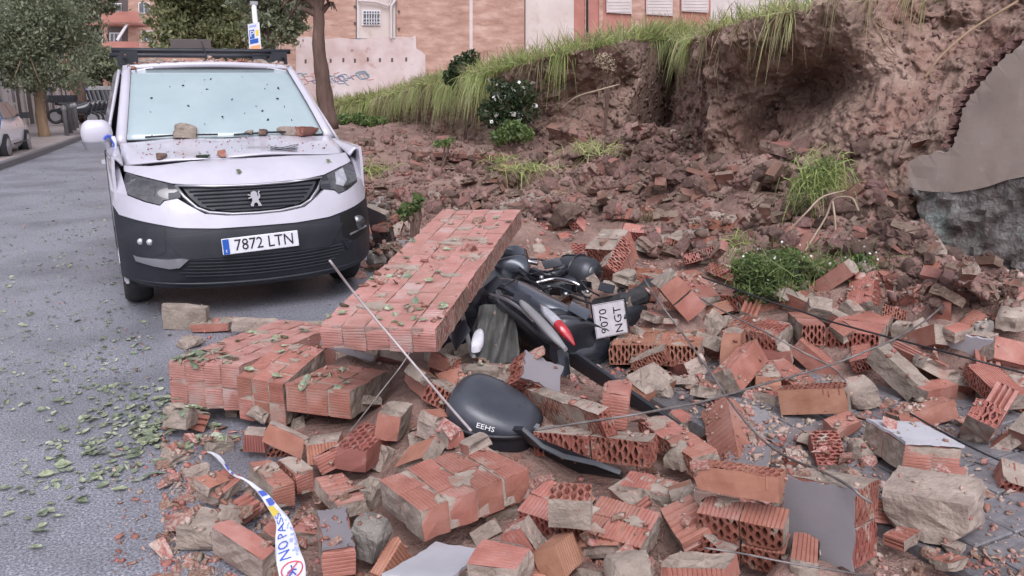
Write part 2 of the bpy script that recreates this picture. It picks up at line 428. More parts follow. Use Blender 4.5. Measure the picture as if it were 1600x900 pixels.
class MB:
    """collects pieces of ONE object"""
    def __init__(s): s.v, s.f = [], []

    def add(s, v, f):
        o = len(s.v)
        s.v += [tuple(map(float, x)) for x in v]
        s.f += [tuple(i + o for i in q) for q in f]
        return s

    def box(s, c, d, rz=0.0, M=None):
        v = []
        for z in (-.5, .5):
            for y in (-.5, .5):
                for x in (-.5, .5):
                    p = Vector((x * d[0], y * d[1], z * d[2]))
                    if M is not None: p = M @ p
                    elif rz: p.rotate(Matrix.Rotation(rz, 3, 'Z'))
                    v.append((p.x + c[0], p.y + c[1], p.z + c[2]))
        return s.add(v, [(0, 2, 3, 1), (4, 5, 7, 6), (0, 1, 5, 4), (2, 6, 7, 3), (0, 4, 6, 2), (1, 3, 7, 5)])

    def tube(s, pts, rad, n=8, cap=True):
        P = [Vector(tuple(p)) for p in pts]
        R = rad if hasattr(rad, '__len__') else [rad] * len(P)
        vs, fs = [], []
        up = Vector((0.13, 0.21, 1))
        for i, p in enumerate(P):
            t = (P[min(i + 1, len(P) - 1)] - P[max(i - 1, 0)]).normalized()
            a = t.cross(up)
            if a.length < 1e-3: a = t.cross(Vector((1, 0, 0)))
            a.normalize()
            b = t.cross(a)
            for k in range(n):
                w = 2 * math.pi * k / n
                vs.append(p + (a * math.cos(w) + b * math.sin(w)) * R[i])
        for i in range(len(P) - 1):
            for k in range(n):
                fs.append((i * n + k, i * n + (k + 1) % n, (i + 1) * n + (k + 1) % n, (i + 1) * n + k))
        if cap:
            fs.append(tuple(range(n))[::-1])
            fs.append(tuple(range((len(P) - 1) * n, len(P) * n)))
        return s.add(vs, fs)

    def grid(s, fn, n, m, closed=False):
        v = [fn(i / n, j / m) for i in range(n + 1) for j in range(m + 1)]
        f = [(i * (m + 1) + j, (i + 1) * (m + 1) + j, (i + 1) * (m + 1) + j + 1, i * (m + 1) + j + 1) for i in range(n) for j in range(m)]
        return s.add(v, f)

    def poly_prism(s, pts, fn, a, b):
        """polygon pts (2-d) mapped by fn(x,y,depth); closed solid between depths a and b"""
        n = len(pts)
        v = [fn(x, y, a) for x, y in pts] + [fn(x, y, b) for x, y in pts]
        f = [tuple(range(n)), tuple(range(2 * n - 1, n - 1, -1))] + [(i, i + n, (i + 1) % n + n, (i + 1) % n) for i in range(n)]
        return s.add(v, f)

    def mesh(s, name, smooth=False, normals=True):
        me = mesh_py(name, s.v, s.f, smooth)
        if normals:
            bm = bmesh.new()
            bm.from_mesh(me)
            bmesh.ops.recalc_face_normals(bm, faces=bm.faces)
            bm.to_mesh(me)
            bm.free()
        return me

    def build(s, name, mat, parent=None, smooth=False, normals=True):
        return link(name, s.mesh(name, smooth, normals), parent, mat)


def curve_pts(pts, n=8):
    """Catmull-Rom through pts"""
    P = [np.asarray(p, float) for p in pts]
    P = [2 * P[0] - P[1]] + P + [2 * P[-1] - P[-2]]
    o = []
    for i in range(1, len(P) - 2):
        for k in range(n):
            t = k / n
            a, b, c, d = P[i - 1], P[i], P[i + 1], P[i + 2]
            o.append(.5 * (2 * b + (c - a) * t + (2 * a - 5 * b + 4 * c - d) * t * t + (3 * b - a - 3 * c + d) * t ** 3))
    o.append(P[-2])
    return o


def auto_smooth(me, ang=35):
    bm = bmesh.new()
    bm.from_mesh(me)
    for f in bm.faces: f.smooth = True
    for e in bm.edges:
        e.smooth = not (len(e.link_faces) == 2 and e.calc_face_angle(0) > math.radians(ang))
    bm.to_mesh(me)
    bm.free()


def bevelled(me, w, seg=2, ang=30):
    bm = bmesh.new()
    bm.from_mesh(me)
    es = [e for e in bm.edges if len(e.link_faces) == 2 and e.calc_face_angle(0) > math.radians(ang)]
    bmesh.ops.bevel(bm, geom=es, offset=w, segments=seg, affect='EDGES', profile=.6, clamp_overlap=True)
    bm.to_mesh(me)
    bm.free()
    auto_smooth(me)
    return me


def text_mesh(txt, size, name='lettering', extrude=0.0008):
    c = bpy.data.curves.new(name, 'FONT')
    c.body = txt
    c.size = size
    c.align_x, c.align_y = 'CENTER', 'CENTER'
    c.extrude = extrude
    c.resolution_u = 2
    t = bpy.data.objects.new(name, c)
    COL.objects.link(t)
    dg = bpy.context.evaluated_depsgraph_get()
    me = bpy.data.meshes.new_from_object(t.evaluated_get(dg))
    bpy.data.objects.remove(t)
    bpy.data.curves.remove(c)
    me.materials.clear()
    return me


def frame_matrix(origin, xdir, ydir):
    x = Vector(tuple(xdir)).normalized()
    y = Vector(tuple(ydir))
    z = x.cross(y).normalized()
    y = z.cross(x)
    m = Matrix((x, y, z)).transposed().to_4x4()
    m.translation = Vector(tuple(origin))
    return m

BLOCKS = {
 'wallA': ((0.638, 4.355, 0.168), (0.9269, -0.0259, 0.0021, -0.3744), (0.406, 0.966, 0.222)),
 'wallB': ((0.66, 3.93, 0.174), (0.9346, 0.0623, 0.0181, -0.3498), (0.247, 0.415, 0.228)),
 'wallC': ((0.87, 3.686, 0.179), (0.9218, -0.0291, 0.0093, -0.3864), (0.341, 0.379, 0.133)),
 'stoneV': ((0.374, 5.803, 0.086), (-0.9656, -0.0433, -0.0093, 0.2561), (0.292, 0.068, 0.156)),
 'brV1': ((0.536, 5.71, 0.034), (0.9769, -0.0235, -0.0094, -0.2122), (0.255, 0.203, 0.052)),
 'brV2': ((0.759, 5.415, 0.076), (-0.9816, -0.0553, -0.0197, 0.1818), (0.29, 0.086, 0.067)),
 'pieceL': ((0.226, 3.962, 0.065), (-0.9799, 0.0229, -0.1962, -0.0275), (0.126, 0.137, 0.084)),
 'greyThin': ((0.984, 3.9, 0.32), (0.9665, 0.0452, 0.1842, -0.1728), (0.277, 0.151, 0.037)),
 'orange1': ((0.55, 3.33, 0.134), (-0.9201, -0.0364, -0.154, 0.3582), (0.188, 0.034, 0.093)),
 'ribdark': ((0.457, 3.524, 0.076), (-0.969, -0.0293, -0.0272, 0.2438), (0.098, 0.082, 0.081)),
 'brown1': ((0.684, 3.198, 0.121), (0.9786, -0.119, -0.0317, -0.1647), (0.126, 0.224, 0.081)),
 'perf1': ((0.796, 3.015, 0.175), (0.9387, 0.0052, 0.0437, -0.3419), (0.126, 0.251, 0.095)),
 'chunk14': ((0.433, 3.028, 0.096), (-0.775, 0.0126, -0.0302, 0.6311), (0.254, 0.089, 0.1)),
 'chunk15': ((0.528, 3.03, 0.105), (-0.7995, -0.0259, -0.0185, 0.5998), (0.152, 0.076, 0.099)),
 'chunk16': ((0.622, 2.734, 0.137), (0.7501, -0.0147, 0.0318, -0.6604), (0.241, 0.114, 0.06)),
 'rib17': ((0.258, 3.135, 0.071), (-0.9032, -0.107, -0.046, 0.4132), (0.104, 0.148, 0.043)),
 'rib18': ((0.32, 2.922, 0.071), (-0.8234, -0.12, -0.0151, 0.5544), (0.077, 0.078, 0.057)),
 'mort19': ((0.167, 2.86, 0.054), (0.9523, 0.0513, 0.0418, -0.2979), (0.133, 0.135, 0.084)),
 'big20': ((0.272, 2.612, 0.079), (0.8678, 0.1008, 0.0568, -0.4833), (0.237, 0.068, 0.107)),
 'frag21': ((0.367, 2.612, 0.111), (0.867, 0.0965, 0.0424, -0.4871), (0.084, 0.049, 0.043)),
 'white22': ((0.54, 2.474, 0.108), (0.9965, -0.0013, 0.016, -0.0821), (0.102, 0.253, 0.092)),
 'rock23': ((0.646, 2.406, 0.133), (-0.8805, -0.0388, -0.0524, 0.4695), (0.097, 0.076, 0.134)),
 'orange24': ((0.658, 2.22, 0.138), (0.9251, 0.0621, -0.2772, 0.252), (0.127, 0.044, 0.102)),
 'big25': ((0.955, 2.449, 0.217), (-0.7534, -0.0172, 0.0367, 0.6563), (0.31, 0.422, 0.113)),
 'small26': ((0.946, 2.246, 0.467), (0.8294, -0.018, -0.0278, -0.5576), (0.052, 0.111, 0.031)),
 'mort27': ((1.048, 2.821, 0.261), (-0.7976, 0.0725, -0.0364, 0.5978), (0.197, 0.078, 0.065)),
 'slab28': ((0.935, 3.054, 0.248), (0.9556, -0.0173, 0.0896, -0.2802), (0.095, 0.197, 0.106)),
 'grey29': ((1.137, 3.256, 0.304), (0.6933, 0.1463, 0.1526, 0.6889), (0.321, 0.057, 0.089)),
 'broken30': ((1.287, 3.376, 0.296), (0.8387, 0.0863, -0.0185, -0.5374), (0.129, 0.094, 0.069)),
 'beige31': ((1.458, 3.332, 0.281), (0.9084, -0.0178, -0.0316, -0.4166), (0.177, 0.09, 0.049)),
 'plast33': ((1.518, 2.943, 0.371), (-0.8679, -0.4251, -0.187, 0.1759), (0.192, 0.129, 0.114)),
 'perf34': ((1.532, 2.756, 0.289), (0.739, 0.0824, -0.1499, -0.6516), (0.67, 0.059, 0.153)),
 'stand35': ((1.666, 2.54, 0.36), (0.9467, 0.0061, 0.0336, -0.3203), (0.099, 0.166, 0.151)),
 'perf36': ((1.549, 2.505, 0.234), (-0.8955, 0.0504, 0.0225, 0.4416), (0.467, 0.106, 0.102)),
 'perf36b': ((1.902, 2.46, 0.18), (-0.6858, -0.032, 0.0356, 0.7262), (0.4, 0.124, 0.087)),
 'perf37': ((1.584, 1.746, 0.417), (-0.8722, 0.0981, -0.003, 0.4792), (0.245, 0.095, 0.077)),
 'flat38': ((1.525, 2.078, 0.245), (0.8958, 0.0118, -0.0082, -0.4443), (0.227, 0.115, 0.046)),
 'chunk39': ((1.25, 2.05, 0.214), (-0.8762, -0.0874, 0.0312, 0.4729), (0.424, 0.18, 0.085)),
 'perf40': ((1.109, 1.922, 0.365), (-0.9574, 0.003, 0.0017, 0.2888), (0.12, 0.104, 0.089)),
 'orange41': ((1.042, 1.872, 0.246), (0.4381, -0.1735, 0.1637, 0.8667), (0.074, 0.14, 0.092)),
 'rib42': ((0.919, 1.915, 0.215), (0.94, -0.0461, -0.007, -0.3379), (0.101, 0.181, 0.052)),
 'rib43': ((1.001, 1.861, 0.197), (-0.9429, 0.0117, 0.0022, 0.3329), (0.104, 0.089, 0.05)),
 'white44': ((0.74, 2.048, 0.177), (0.9442, -0.0748, 0.0605, 0.3151), (0.282, 0.197, 0.049)),
 'red45': ((1.389, 1.677, 0.212), (-0.89, 0.1369, 0.0501, 0.4321), (0.194, 0.146, 0.058)),
 'chunk47': ((1.596, 1.733, 0.245), (-0.8904, -0.1135, 0.0694, 0.4352), (0.263, 0.092, 0.185)),
 'rib48': ((1.49, 1.854, 0.232), (-0.9706, -0.0727, 0.2016, 0.1091), (0.109, 0.161, 0.081)),
 'rib49': ((1.669, 1.557, 0.248), (-0.9176, 0.0016, -0.0337, 0.3961), (0.076, 0.164, 0.047)),
 'grey50': ((1.866, 1.652, 0.277), (0.8229, -0.1126, 0.0112, -0.5568), (0.221, 0.19, 0.239)),
 'mort51': ((2.306, 1.637, 0.21), (-0.8433, 0.0118, 0.0517, 0.5348), (0.253, 0.202, 0.148)),
 'pink52': ((2.435, 1.671, 0.278), (-0.8802, 0.051, 0.0799, 0.465), (0.087, 0.098, 0.018)),
 'white53': ((2.657, 2.002, 0.196), (-0.5662, 0.0649, -0.0216, 0.8214), (0.283, 0.23, 0.104)),
 'rib54': ((2.653, 2.332, 0.164), (0.64, 0.1243, -0.0393, -0.7573), (0.089, 0.123, 0.05)),
 'big55': ((2.693, 2.529, 0.208), (-0.8877, 0.0755, 0.0758, 0.4478), (0.283, 0.102, 0.114)),
 'mort56': ((2.992, 2.539, 0.181), (0.9568, 0.0211, -0.1367, -0.2558), (0.119, 0.155, 0.078)),
 'long57': ((3.246, 2.56, 0.236), (0.7371, 0.1901, 0.1927, -0.6192), (0.27, 0.095, 0.102)),
 'long58': ((3.45, 2.607, 0.249), (0.654, 0.1365, -0.0821, -0.7395), (0.316, 0.046, 0.058)),
 'white59': ((3.741, 2.535, 0.262), (0.7854, 0.0968, -0.0893, -0.6048), (0.214, 0.058, 0.231)),
 'edge60': ((3.598, 2.194, 0.187), (-0.682, -0.0575, 0.0281, 0.7285), (0.141, 0.102, 0.117)),
 'edge61': ((3.204, 1.881, 0.192), (0.7298, 0.1922, -0.1154, -0.6458), (0.121, 0.12, 0.091)),
 'edge62': ((4.161, 2.621, 0.416), (-0.865, -0.0429, 0.0145, 0.4998), (0.131, 0.487, 0.087)),
 'block64': ((3.682, 2.877, 0.293), (-0.8357, -0.0029, 0.0419, 0.5475), (0.117, 0.102, 0.074)),
 'slab65': ((3.522, 3.027, 0.26), (-0.8697, -0.0158, 0.0145, 0.4932), (0.257, 0.41, 0.141)),
 'slab65b': ((3.286, 3.183, 0.282), (0.9549, -0.0606, 0.0011, -0.2905), (0.121, 0.419, 0.111)),
 'pale66': ((3.498, 3.387, 0.334), (0.7374, 0.1306, -0.0024, -0.6627), (0.512, 0.054, 0.073)),
 'pink67': ((3.321, 4.175, 0.296), (0.5367, 0.0419, -0.0245, -0.8424), (0.627, 0.168, 0.051)),
 'lean68': ((2.753, 3.607, 0.444), (0.1748, -0.3408, 0.0871, 0.9196), (0.136, 0.237, 0.251)),
 'br69': ((3.302, 3.712, 0.328), (0.7782, 0.0313, -0.1254, -0.6146), (0.166, 0.172, 0.099)),
 'rib70': ((3.884, 5.116, 0.362), (-0.9406, 0.0212, 0.0722, 0.3312), (0.493, 0.505, 0.149)),
 'chunk71': ((3.076, 4.776, 0.429), (-0.8267, -0.1677, 0.1424, 0.5179), (0.233, 0.251, 0.262)),
 'perf73': ((2.557, 3.49, 0.202), (-0.9258, 0.0362, 0.0191, 0.3758), (0.464, 0.428, 0.114)),
 'perf74': ((3.062, 3.294, 0.235), (-0.8097, -0.0501, 0.0422, 0.5832), (0.308, 0.195, 0.143)),
 'stand75': ((2.817, 3.21, 0.229), (0.9041, -0.0634, 0.0133, -0.4225), (0.094, 0.193, 0.192)),
 'rib76': ((2.74, 3.059, 0.192), (-0.8944, 0.0487, -0.0639, 0.4401), (0.09, 0.091, 0.126)),
 'mort77': ((2.773, 2.923, 0.163), (0.9601, 0.0046, 0.0081, -0.2795), (0.118, 0.189, 0.084)),
 'dark78': ((3.034, 3.13, 0.181), (0.8998, -0.0529, -0.0862, -0.4245), (0.17, 0.122, 0.067)),
 'grey82': ((2.123, 2.302, 0.147), (-0.9119, 0.0195, 0.0357, 0.4084), (0.16, 0.204, 0.019)),
 'grey83': ((2.21, 7.331, 0.334), (-0.829, -0.3358, 0.0013, 0.4471), (0.233, 0.051, 0.478)),
 'mort85': ((3.119, 6.172, 0.595), (0.9927, 0.0356, -0.0577, 0.0993), (0.514, 0.238, 0.115)),
 'slab86': ((1.515, 3.985, 0.66), (0.9482, 0.0459, -0.0215, -0.3135), (0.502, 2.009, 0.112)),
 'pink87': ((2.877, 5.522, 0.343), (-0.6774, -0.0579, 0.0167, 0.7331), (0.567, 0.181, 0.032)),
 'br88': ((3.342, 5.999, 0.461), (-0.9473, 0.0254, 0.106, 0.3014), (0.285, 0.195, 0.058)),
 'beam89': ((6.169, 10.768, 0.877), (-0.6694, -0.2289, 0.1733, 0.6851), (1.159, 0.107, 0.194)),
 'col91': ((4.629, 3.54, 0.582), (0.4148, 0.0954, -0.0484, -0.9036), (0.673, 0.12, 0.057)),
 'beam91': ((4.103, 2.87, 0.547), (0.8254, 0.1357, 0.2636, -0.4804), (0.272, 0.36, 0.036)),
 'rubL': ((0.344, 5.37, 0.031), (-0.863, -0.0034, -0.022, 0.5047), (0.135, 0.116, 0.054)),
 'lumpR1': ((1.18, 1.693, 0.231), (-0.1812, 0.0282, 0.0488, 0.9818), (0.081, 0.083, 0.048)),
 'lumpR2': ((1.104, 1.783, 0.214), (-0.0359, -0.1746, -0.1392, -0.9741), (0.061, 0.084, 0.027)),
 'round63': ((3.85, 2.568, 0.349), (0.1061, -0.0061, -0.0614, -0.9924), (0.128, 0.063, 0.089)),
 'tan72': ((2.833, 4.241, 0.37), (0.2886, 0.0028, 0.0482, -0.9562), (0.168, 0.109, 0.125)),
 'rock92': ((5.406, 4.623, 0.74), (-0.7732, -0.1272, -0.027, 0.6207), (0.166, 0.292, 0.123)),
 'ston93': ((2.668, 8.78, 0.286), (-0.2334, -0.0312, -0.0853, 0.9681), (0.251, 0.239, 0.215)),
 'ston94': ((2.022, 6.925, 0.128), (0.299, 0.003, 0.0897, -0.95), (0.174, 0.104, 0.129)),
 'ston95': ((2.189, 6.987, 0.177), (0.2827, 0.0408, 0.0968, -0.9534), (0.136, 0.104, 0.122)),
 'ston96': ((4.8, 5.096, 0.885), (0.0717, -0.0718, -0.0971, 0.9901), (0.181, 0.222, 0.145)),
 'tile97': ((2.157, 1.455, 0.144), (0.7001, -0.1025, -0.0549, -0.7045), (0.066, 0.097, 0.029)),
 'rib98': ((2.141, 1.608, 0.153), (-0.7651, 0.0297, 0.0561, 0.6407), (0.069, 0.102, 0.036)),
 'flat99': ((2.251, 1.511, 0.14), (-0.7996, -0.0122, 0.0069, 0.6003), (0.058, 0.048, 0.018)),
}

# ================================================================ GROUND
def control_points():
    c = []
    for key, b in BLOCKS.items():
        if key in ('small26', 'big25', 'pink52', 'perf37', 'perf40', 'stand35', 'rock92', 'ston96', 'col91', 'beam91', 'beam89', 'white59', 'slab86'): continue
        ctr, q, d = b
        M = Quaternion(q).to_matrix()
        zs = [(M @ Vector((sx * d[0] / 2, sy * d[1] / 2, sz * d[2] / 2))).z for sx in (-1, 1) for sy in (-1, 1) for sz in (-1, 1)]
        zb = ctr[2] + min(zs)
        zz = zb + .015 if zb > .16 else zb - .05
        c.append((ctr[0], ctr[1], zz))
    for px, py, z in [(600, 200, .5), (700, 228, .55), (830, 245, .62), (950, 240, .72), (900, 215, .75), (1010, 200, 1.02), (1100, 245, .88),
                      (1060, 200, 1.0), (1200, 260, .88), (1250, 225, 1.05), (1350, 290, .86), (1310, 330, .7), (1400, 250, .98), (1300, 430, .42),
                      (1230, 420, .4), (1380, 430, .45), (1450, 455, .45), (900, 300, .48), (820, 300, .5), (700, 300, .32), (1100, 330, .52), (1000, 310, .52),
                      (600, 280, .3), (640, 330, .16), (1250, 360, .55), (1180, 300, .72), (1150, 380, .42), (1420, 350, .72),
                      (1540, 440, .42), (1500, 420, .5), (560, 220, .42), (545, 250, .25), (580, 300, .18), (700, 360, .3), (760, 270, .5),
                      (680, 260, .42), (620, 240, .42), (1480, 480, .3), (1420, 470, .32), (1330, 380, .5), (1590, 560, .2), (1600, 480, .35)]:
        p = at_z(px, py, z)
        c.append((p[0], p[1], z))
    for u, v in [(-1.5, 1.5), (-1.5, 3), (-1.5, 5), (-1.2, 7), (-.6, 2), (-.5, 3.2), (-.4, 4.4), (-.3, 5.4), (.2, 6.6), (1, 6.6), (1.9, 7), (1, 8), (2, 9),
                 (1.6, 11), (0, 9), (-1, 10), (2, 14), (-1, 16), (1.9, 20), (0, 24), (1.8, 30), (0, 40), (.5, 5.9), (1.2, 5.7), (-.2, 3.9), (0, 2.0), (0, 2.6),
                 (-.3, 1.2), (.4, 1.2), (0.05, 3.3), (2.2, 6.2)]:
        c.append((u, v, -.12))
    for u, v in [(1.9, 1.1), (2.6, 1.2), (3.2, 1.5), (2.35, 2.1), (2.1, 2.7), (2.5, 2.2), (2.3, 2.95), (2.0, 3.1), (2.75, 1.75), (2.9, 2.1), (3.3, 2.2), (2.1, 2.45), (3.0, 2.6), (2.2, 3.2)]:
        c.append((u, v, .05))
    return np.array(c)


CTRL = control_points()


def hz0(u, v):
    u, v = np.asarray(u, float), np.asarray(v, float)
    sh = u.shape
    u, v = u.ravel(), v.ravel()
    o = np.empty_like(u)
    for s in range(0, len(u), 20000):
        uu, vv = u[s:s + 20000, None], v[s:s + 20000, None]
        # spacing grows with distance from the eye
        d = np.hypot(CTRL[:, 0] - uu, CTRL[:, 1] - vv)
        w = 1.0 / (d ** 2 + .0016 + .0004 * (uu ** 2 + vv ** 2)) ** 1.7
        o[s:s + 20000] = (w * CTRL[:, 2]).sum(1) / w.sum(1)
    return o.reshape(sh)


def hz(u, v):
    u, v = np.asarray(u, float), np.asarray(v, float)
    z = hz0(u, v)
    r = np.hypot(u, v)
    rough = np.clip((z - .02) / .25, 0, 1) * np.clip((r - 1.0) / 8, .12, 1)
    p = np.stack([u, v, u * 0], -1)
    big = fbm(p * 2.1, 5, .55)
    rid = 1 - np.abs(fbm(p * 1.3 + 9, 4, .55)) * 2
    return z + rough * (.11 * big + .06 * rid)


def make_ground():
    xs = np.linspace(-160, 2100, 330)
    ds = 1.35 * (52 / 1.35) ** np.linspace(0, 1, 300)
    ang = np.arctan((xs - 800) / FPX) + YAW
    A, D = np.meshgrid(ang, ds, indexing='ij')
    u, v = np.sin(A) * D, np.cos(A) * D
    z = hz(u, v)
    V = np.stack([u, v, z], -1).reshape(-1, 3)
    n, m = z.shape
    i = np.arange(n - 1)[:, None] * m + np.arange(m - 1)[None]
    F = np.stack([i, i + m, i + m + 1, i + 1], -1).reshape(-1, 4)
    # drop what lies well under the road and pavement
    keep = (V[F][:, :, 2].max(1) > -.06)
    # and everything beyond the cut bank or on the road's own side
    c = V[F].mean(1)
    keep &= ~((c[:, 0] < 2.3) & (c[:, 1] > 8.5)) & ~((c[:, 0] < 1.95) & (c[:, 1] > 5.9))
    F = F[keep]
    me = mesh_np('ground', V, F)
    o = link('debris_ground', me, None, 'earth')
    me.polygons.foreach_set('use_smooth', [True] * len(me.polygons))
    tag(o, 'uneven red brown earth and crushed brick under the rubble', None, None, 'structure')
    return o


def sheet(name, poly, z, mat, label, thick=None, sub=0):
    mb = MB()
    n = len(poly)
    if thick:
        mb.add([(x, y, z) for x, y in poly] + [(x, y, z - thick) for x, y in poly],
               [tuple(range(n)), tuple(range(2 * n - 1, n - 1, -1))] + [(i, i + n, (i + 1) % n + n, (i + 1) % n) for i in range(n)])
    else:
        mb.add([(x, y, z) for x, y in poly], [tuple(range(n))])
    o = mb.build(name, mat)
    return tag(o, label, None, None, 'structure')


def kerb_left_pts():
    return [at_z(px, py, 0)[:2] for px, py in [(-260, 345), (-60, 283), (0, 262), (45, 247), (135, 213), (160, 195)]]


def make_setting():
    sheet('terrain', [(-400, -300), (500, -300), (500, 700), (-400, 700)], -.20, 'earth', 'bare earth around the street')
    sheet('road', [(-14, -6), (2.2, -6), (2.2, 120), (-14, 120)], 0.0, 'asphalt', 'wet grey asphalt road littered with leaves', .1)
    pv = sheet('pavement', [(2.2, -4), (4.6, -4), (4.6, 40), (2.2, 40)], .105, 'paving_bed', 'wet pavement beside the kerb', .2)
    # kerb stones
    base = MB().box((0, 0, 0), (.15, .985, .16)).mesh('kerb_stone')
    bevelled(base, .012)
    for k in range(12):
        o = link('kerb_stone', base, pv, 'kerb_granite')
        o.location = (2.27, .6 + k, .04)
        if k == 0: first = o
    tl = bevelled(MB().box((0, 0, 0), (.188, .188, .03)).mesh('paving_tile'), .005, 1)
    for i in range(9):
        for j in range(13):
            o = link('paving_tile', tl, pv, 'paving')
            o.location = (2.45 + i * .2, 1.0 + j * .2, .1045 + .002 * math.sin(i * 7 + j * 3))
            o.rotation_euler = (.004 * math.sin(i * 3 + j), .004 * math.cos(i + 5 * j), 0)
    # rain puddle on the pavement
    pud = MB()
    c = at_z(1085, 655, .12)
    ring = []
    for k in range(40):
        a = 2 * math.pi * k / 40
        r = 1 + .28 * math.sin(3 * a + .5) + .16 * math.sin(7 * a)
        ring.append((c[0] + .05 + .42 * r * math.cos(a), c[1] + .30 * r * math.sin(a)))
    ring = [(max(x, 2.352), y) for x, y in ring]
    pud.add([(x, y, .1195) for x, y in ring], [tuple(range(40))])
    tag(pud.build('puddle', 'water'), 'shallow rain puddle on the pavement among brick crumbs', None, None, 'structure')
    # far pavement on the left of the street
    kl = [tuple(p) for p in kerb_left_pts()]
    kl.append((.6, 120))
    poly = kl + [(-40, 120), (-40, kl[0][1])]
    sheet('far_pavement', poly, .12, 'sidewalk', 'pale pavement across the street with trees and bollards', .12)
    mb = MB()
    for a, b in zip(kl[:-1], kl[1:]):
        d = np.array(b) - np.array(a)
        nrm = np.array([d[1], -d[0]]) / np.hypot(*d) * .16
        mb.add([(a[0] - 0, a[1], .126), (b[0], b[1], .126), (b[0] + nrm[0], b[1] + nrm[1], .126), (a[0] + nrm[0], a[1] + nrm[1], .126),
                (a[0], a[1], -.02), (b[0], b[1], -.02), (b[0] + nrm[0], b[1] + nrm[1], -.02), (a[0] + nrm[0], a[1] + nrm[1], -.02)],
               [(0, 3, 2, 1), (3, 7, 6, 2), (0, 1, 5, 4), (0, 4, 7, 3), (1, 2, 6, 5)])
    tag(mb.build('kerb', 'kerb_granite'), 'low granite kerb along the far pavement', None, None, 'structure')


# ---------------------------------------------------------------- cut earth bank
def bank_stations():
    st = []
    for fx, fy, fz, tx, ty, off in [(440, 186, .45, 440, 172, -.1), (530, 189, .5, 530, 168, -.1), (575, 190, .52, 575, 156, -.2), (620, 192, .55, 622, 146, -.25), (660, 196, .58, 662, 136, -.25),
                                    (700, 203, .6, 702, 127, -.25), (760, 217, .65, 760, 116, -.2), (830, 227, .65, 830, 94, -.2),
                                    (900, 208, .85, 900, 78, -.25), (980, 180, 1.1, 980, 62, -.1), (1048, 165, 1.2, 1050, 58, 0)]:
        f = at_z(fx, fy, fz)
        t = at_h(tx, ty, math.hypot(f[0], f[1]) + off)
        st.append((f, t))
    for fx, fy, fu, tx, ty, tu in [(1082, 185, 7.4, 1082, 62, 7.6), (1096, 215, 6.6, 1096, 60, 6.4), (1110, 246, 5.25, 1108, 58, 5.3), (1150, 238, 5.4, 1145, 38, 5.3), (1200, 232, 5.5, 1190, 20, 5.3),
                                   (1260, 226, 5.35, 1250, 9, 5.25), (1330, 215, 5.3, 1325, 5, 5.5), (1400, 250, 5.0, 1410, -2, 6.2), (1440, 228, 5.0, 1470, -8, 6.5),
                                   (1490, 200, 5.0, 1540, -22, 6.7), (1560, 105, 5.0, 1630, -45, 6.8), (1660, 30, 5.0, 1740, -80, 6.9), (1850, -60, 5.0, 1950, -160, 7)]:
        st.append((at_u(fx, fy, fu), at_u(tx, ty, tu)))
    return st


BANK_TOP = []


def make_bank():
    st = bank_stations()
    f = np.array([a for a, b in st])
    t = np.array([b for a, b in st])
    s = np.linspace(0, len(st) - 1, 900)
    k = np.arange(len(st))
    ip = lambda a: np.stack([np.interp(s, k, a[:, i]) for i in range(3)], -1)
    Fp, Tp = ip(f), ip(t)
    Tp[:, 2] += .05 * fbm(np.stack([s * 2.3, s * 0, s * 0], -1), 3)
    BANK_TOP.append(Tp.copy())
    # direction into the bank
    away = .5 * (Fp + Tp)[:, :2]
    away = away / np.linalg.norm(away, axis=1)[:, None]
    inn = away * .6 + np.array([.4, .05])
    inn /= np.linalg.norm(inn, axis=1)[:, None]
    inn3 = np.concatenate([inn, np.zeros((len(s), 1))], 1)
    rows = []
    ts = np.linspace(0, 1, 110)
    base = Fp.copy()
    base[:, 2] -= .35
    caves = [(8.2, .42, .7, .75, .28), (9.0, .36, .5, .5, .2), (6.3, .5, .9, .5, .3), (4.5, .55, 1.6, .35, .35), (14.6, .62, .45, .6, .22), (15.8, .45, .85, 1.0, .18), (17.0, .45, .5, .25, .15)]
    for w in ts:
        P = Tp * (1 - w) + base * w
        hgt = (Tp[:, 2] - base[:, 2])
        bul = np.zeros(len(s))
        for cs, cw, sw, dep, tw in caves:
            bul += dep * np.exp(-((s - cs) / sw) ** 2) * np.exp(-((w - cw) / tw) ** 2)
        lip = .13 * np.exp(-(w / .16) ** 2)
        P = P + inn3 * (bul - lip + .10 * np.sin(w * 3.1))[:, None]
        sc = np.clip(np.linalg.norm(P[:, :2], axis=1) / 12, .5, 2)
        q = P * 1.5
        lo = np.interp(s, [0, 11, 14.5, 16.5, 24], [.2, .2, .17, .10, .09])
        dsp = lo * fbm(q, 5, .6) + (lo * .35) * (1 - 2 * np.abs(fbm(P * 3.2 + 5, 5, .65))) + .03 * fbm(P * 14, 3, .6) + .05 * np.sign(np.sin(P[:, 2] * 9 + 2 * fbm(P * .8, 2))) * fbm(P * 2.5, 2)
        fade = min(1, w * 9)
        P = P + inn3 * (dsp * fade)[:, None]
        P[:, 2] += .05 * fbm(P * 4 + 3, 3) * fade
        rows.append(P)
    # plateau behind the edge
    for dd in (.25, .6, 1.1, 2, 3.5, 6, 10, 16):
        P = Tp + inn3 * dd
        P[:, 2] += .05 * dd ** .8 + .05 * fbm(P * 1.2, 3)
        rows.insert(0, P)
    V = np.stack(rows, 1)
    n, m = V.shape[:2]
    i = np.arange(n - 1)[:, None] * m + np.arange(m - 1)[None]
    F = np.stack([i, i + 1, i + m + 1, i + m], -1).reshape(-1, 4)
    o = link('earth_bank', mesh_np('earth_bank', V.reshape(-1, 3), F), None, 'earth_cut')
    o.data.polygons.foreach_set('use_smooth', [True] * len(o.data.polygons))
    tag(o, 'collapsed brown earth bank with undercut hollows and grass on top', None, None, 'structure')
    return Tp, inn3, V


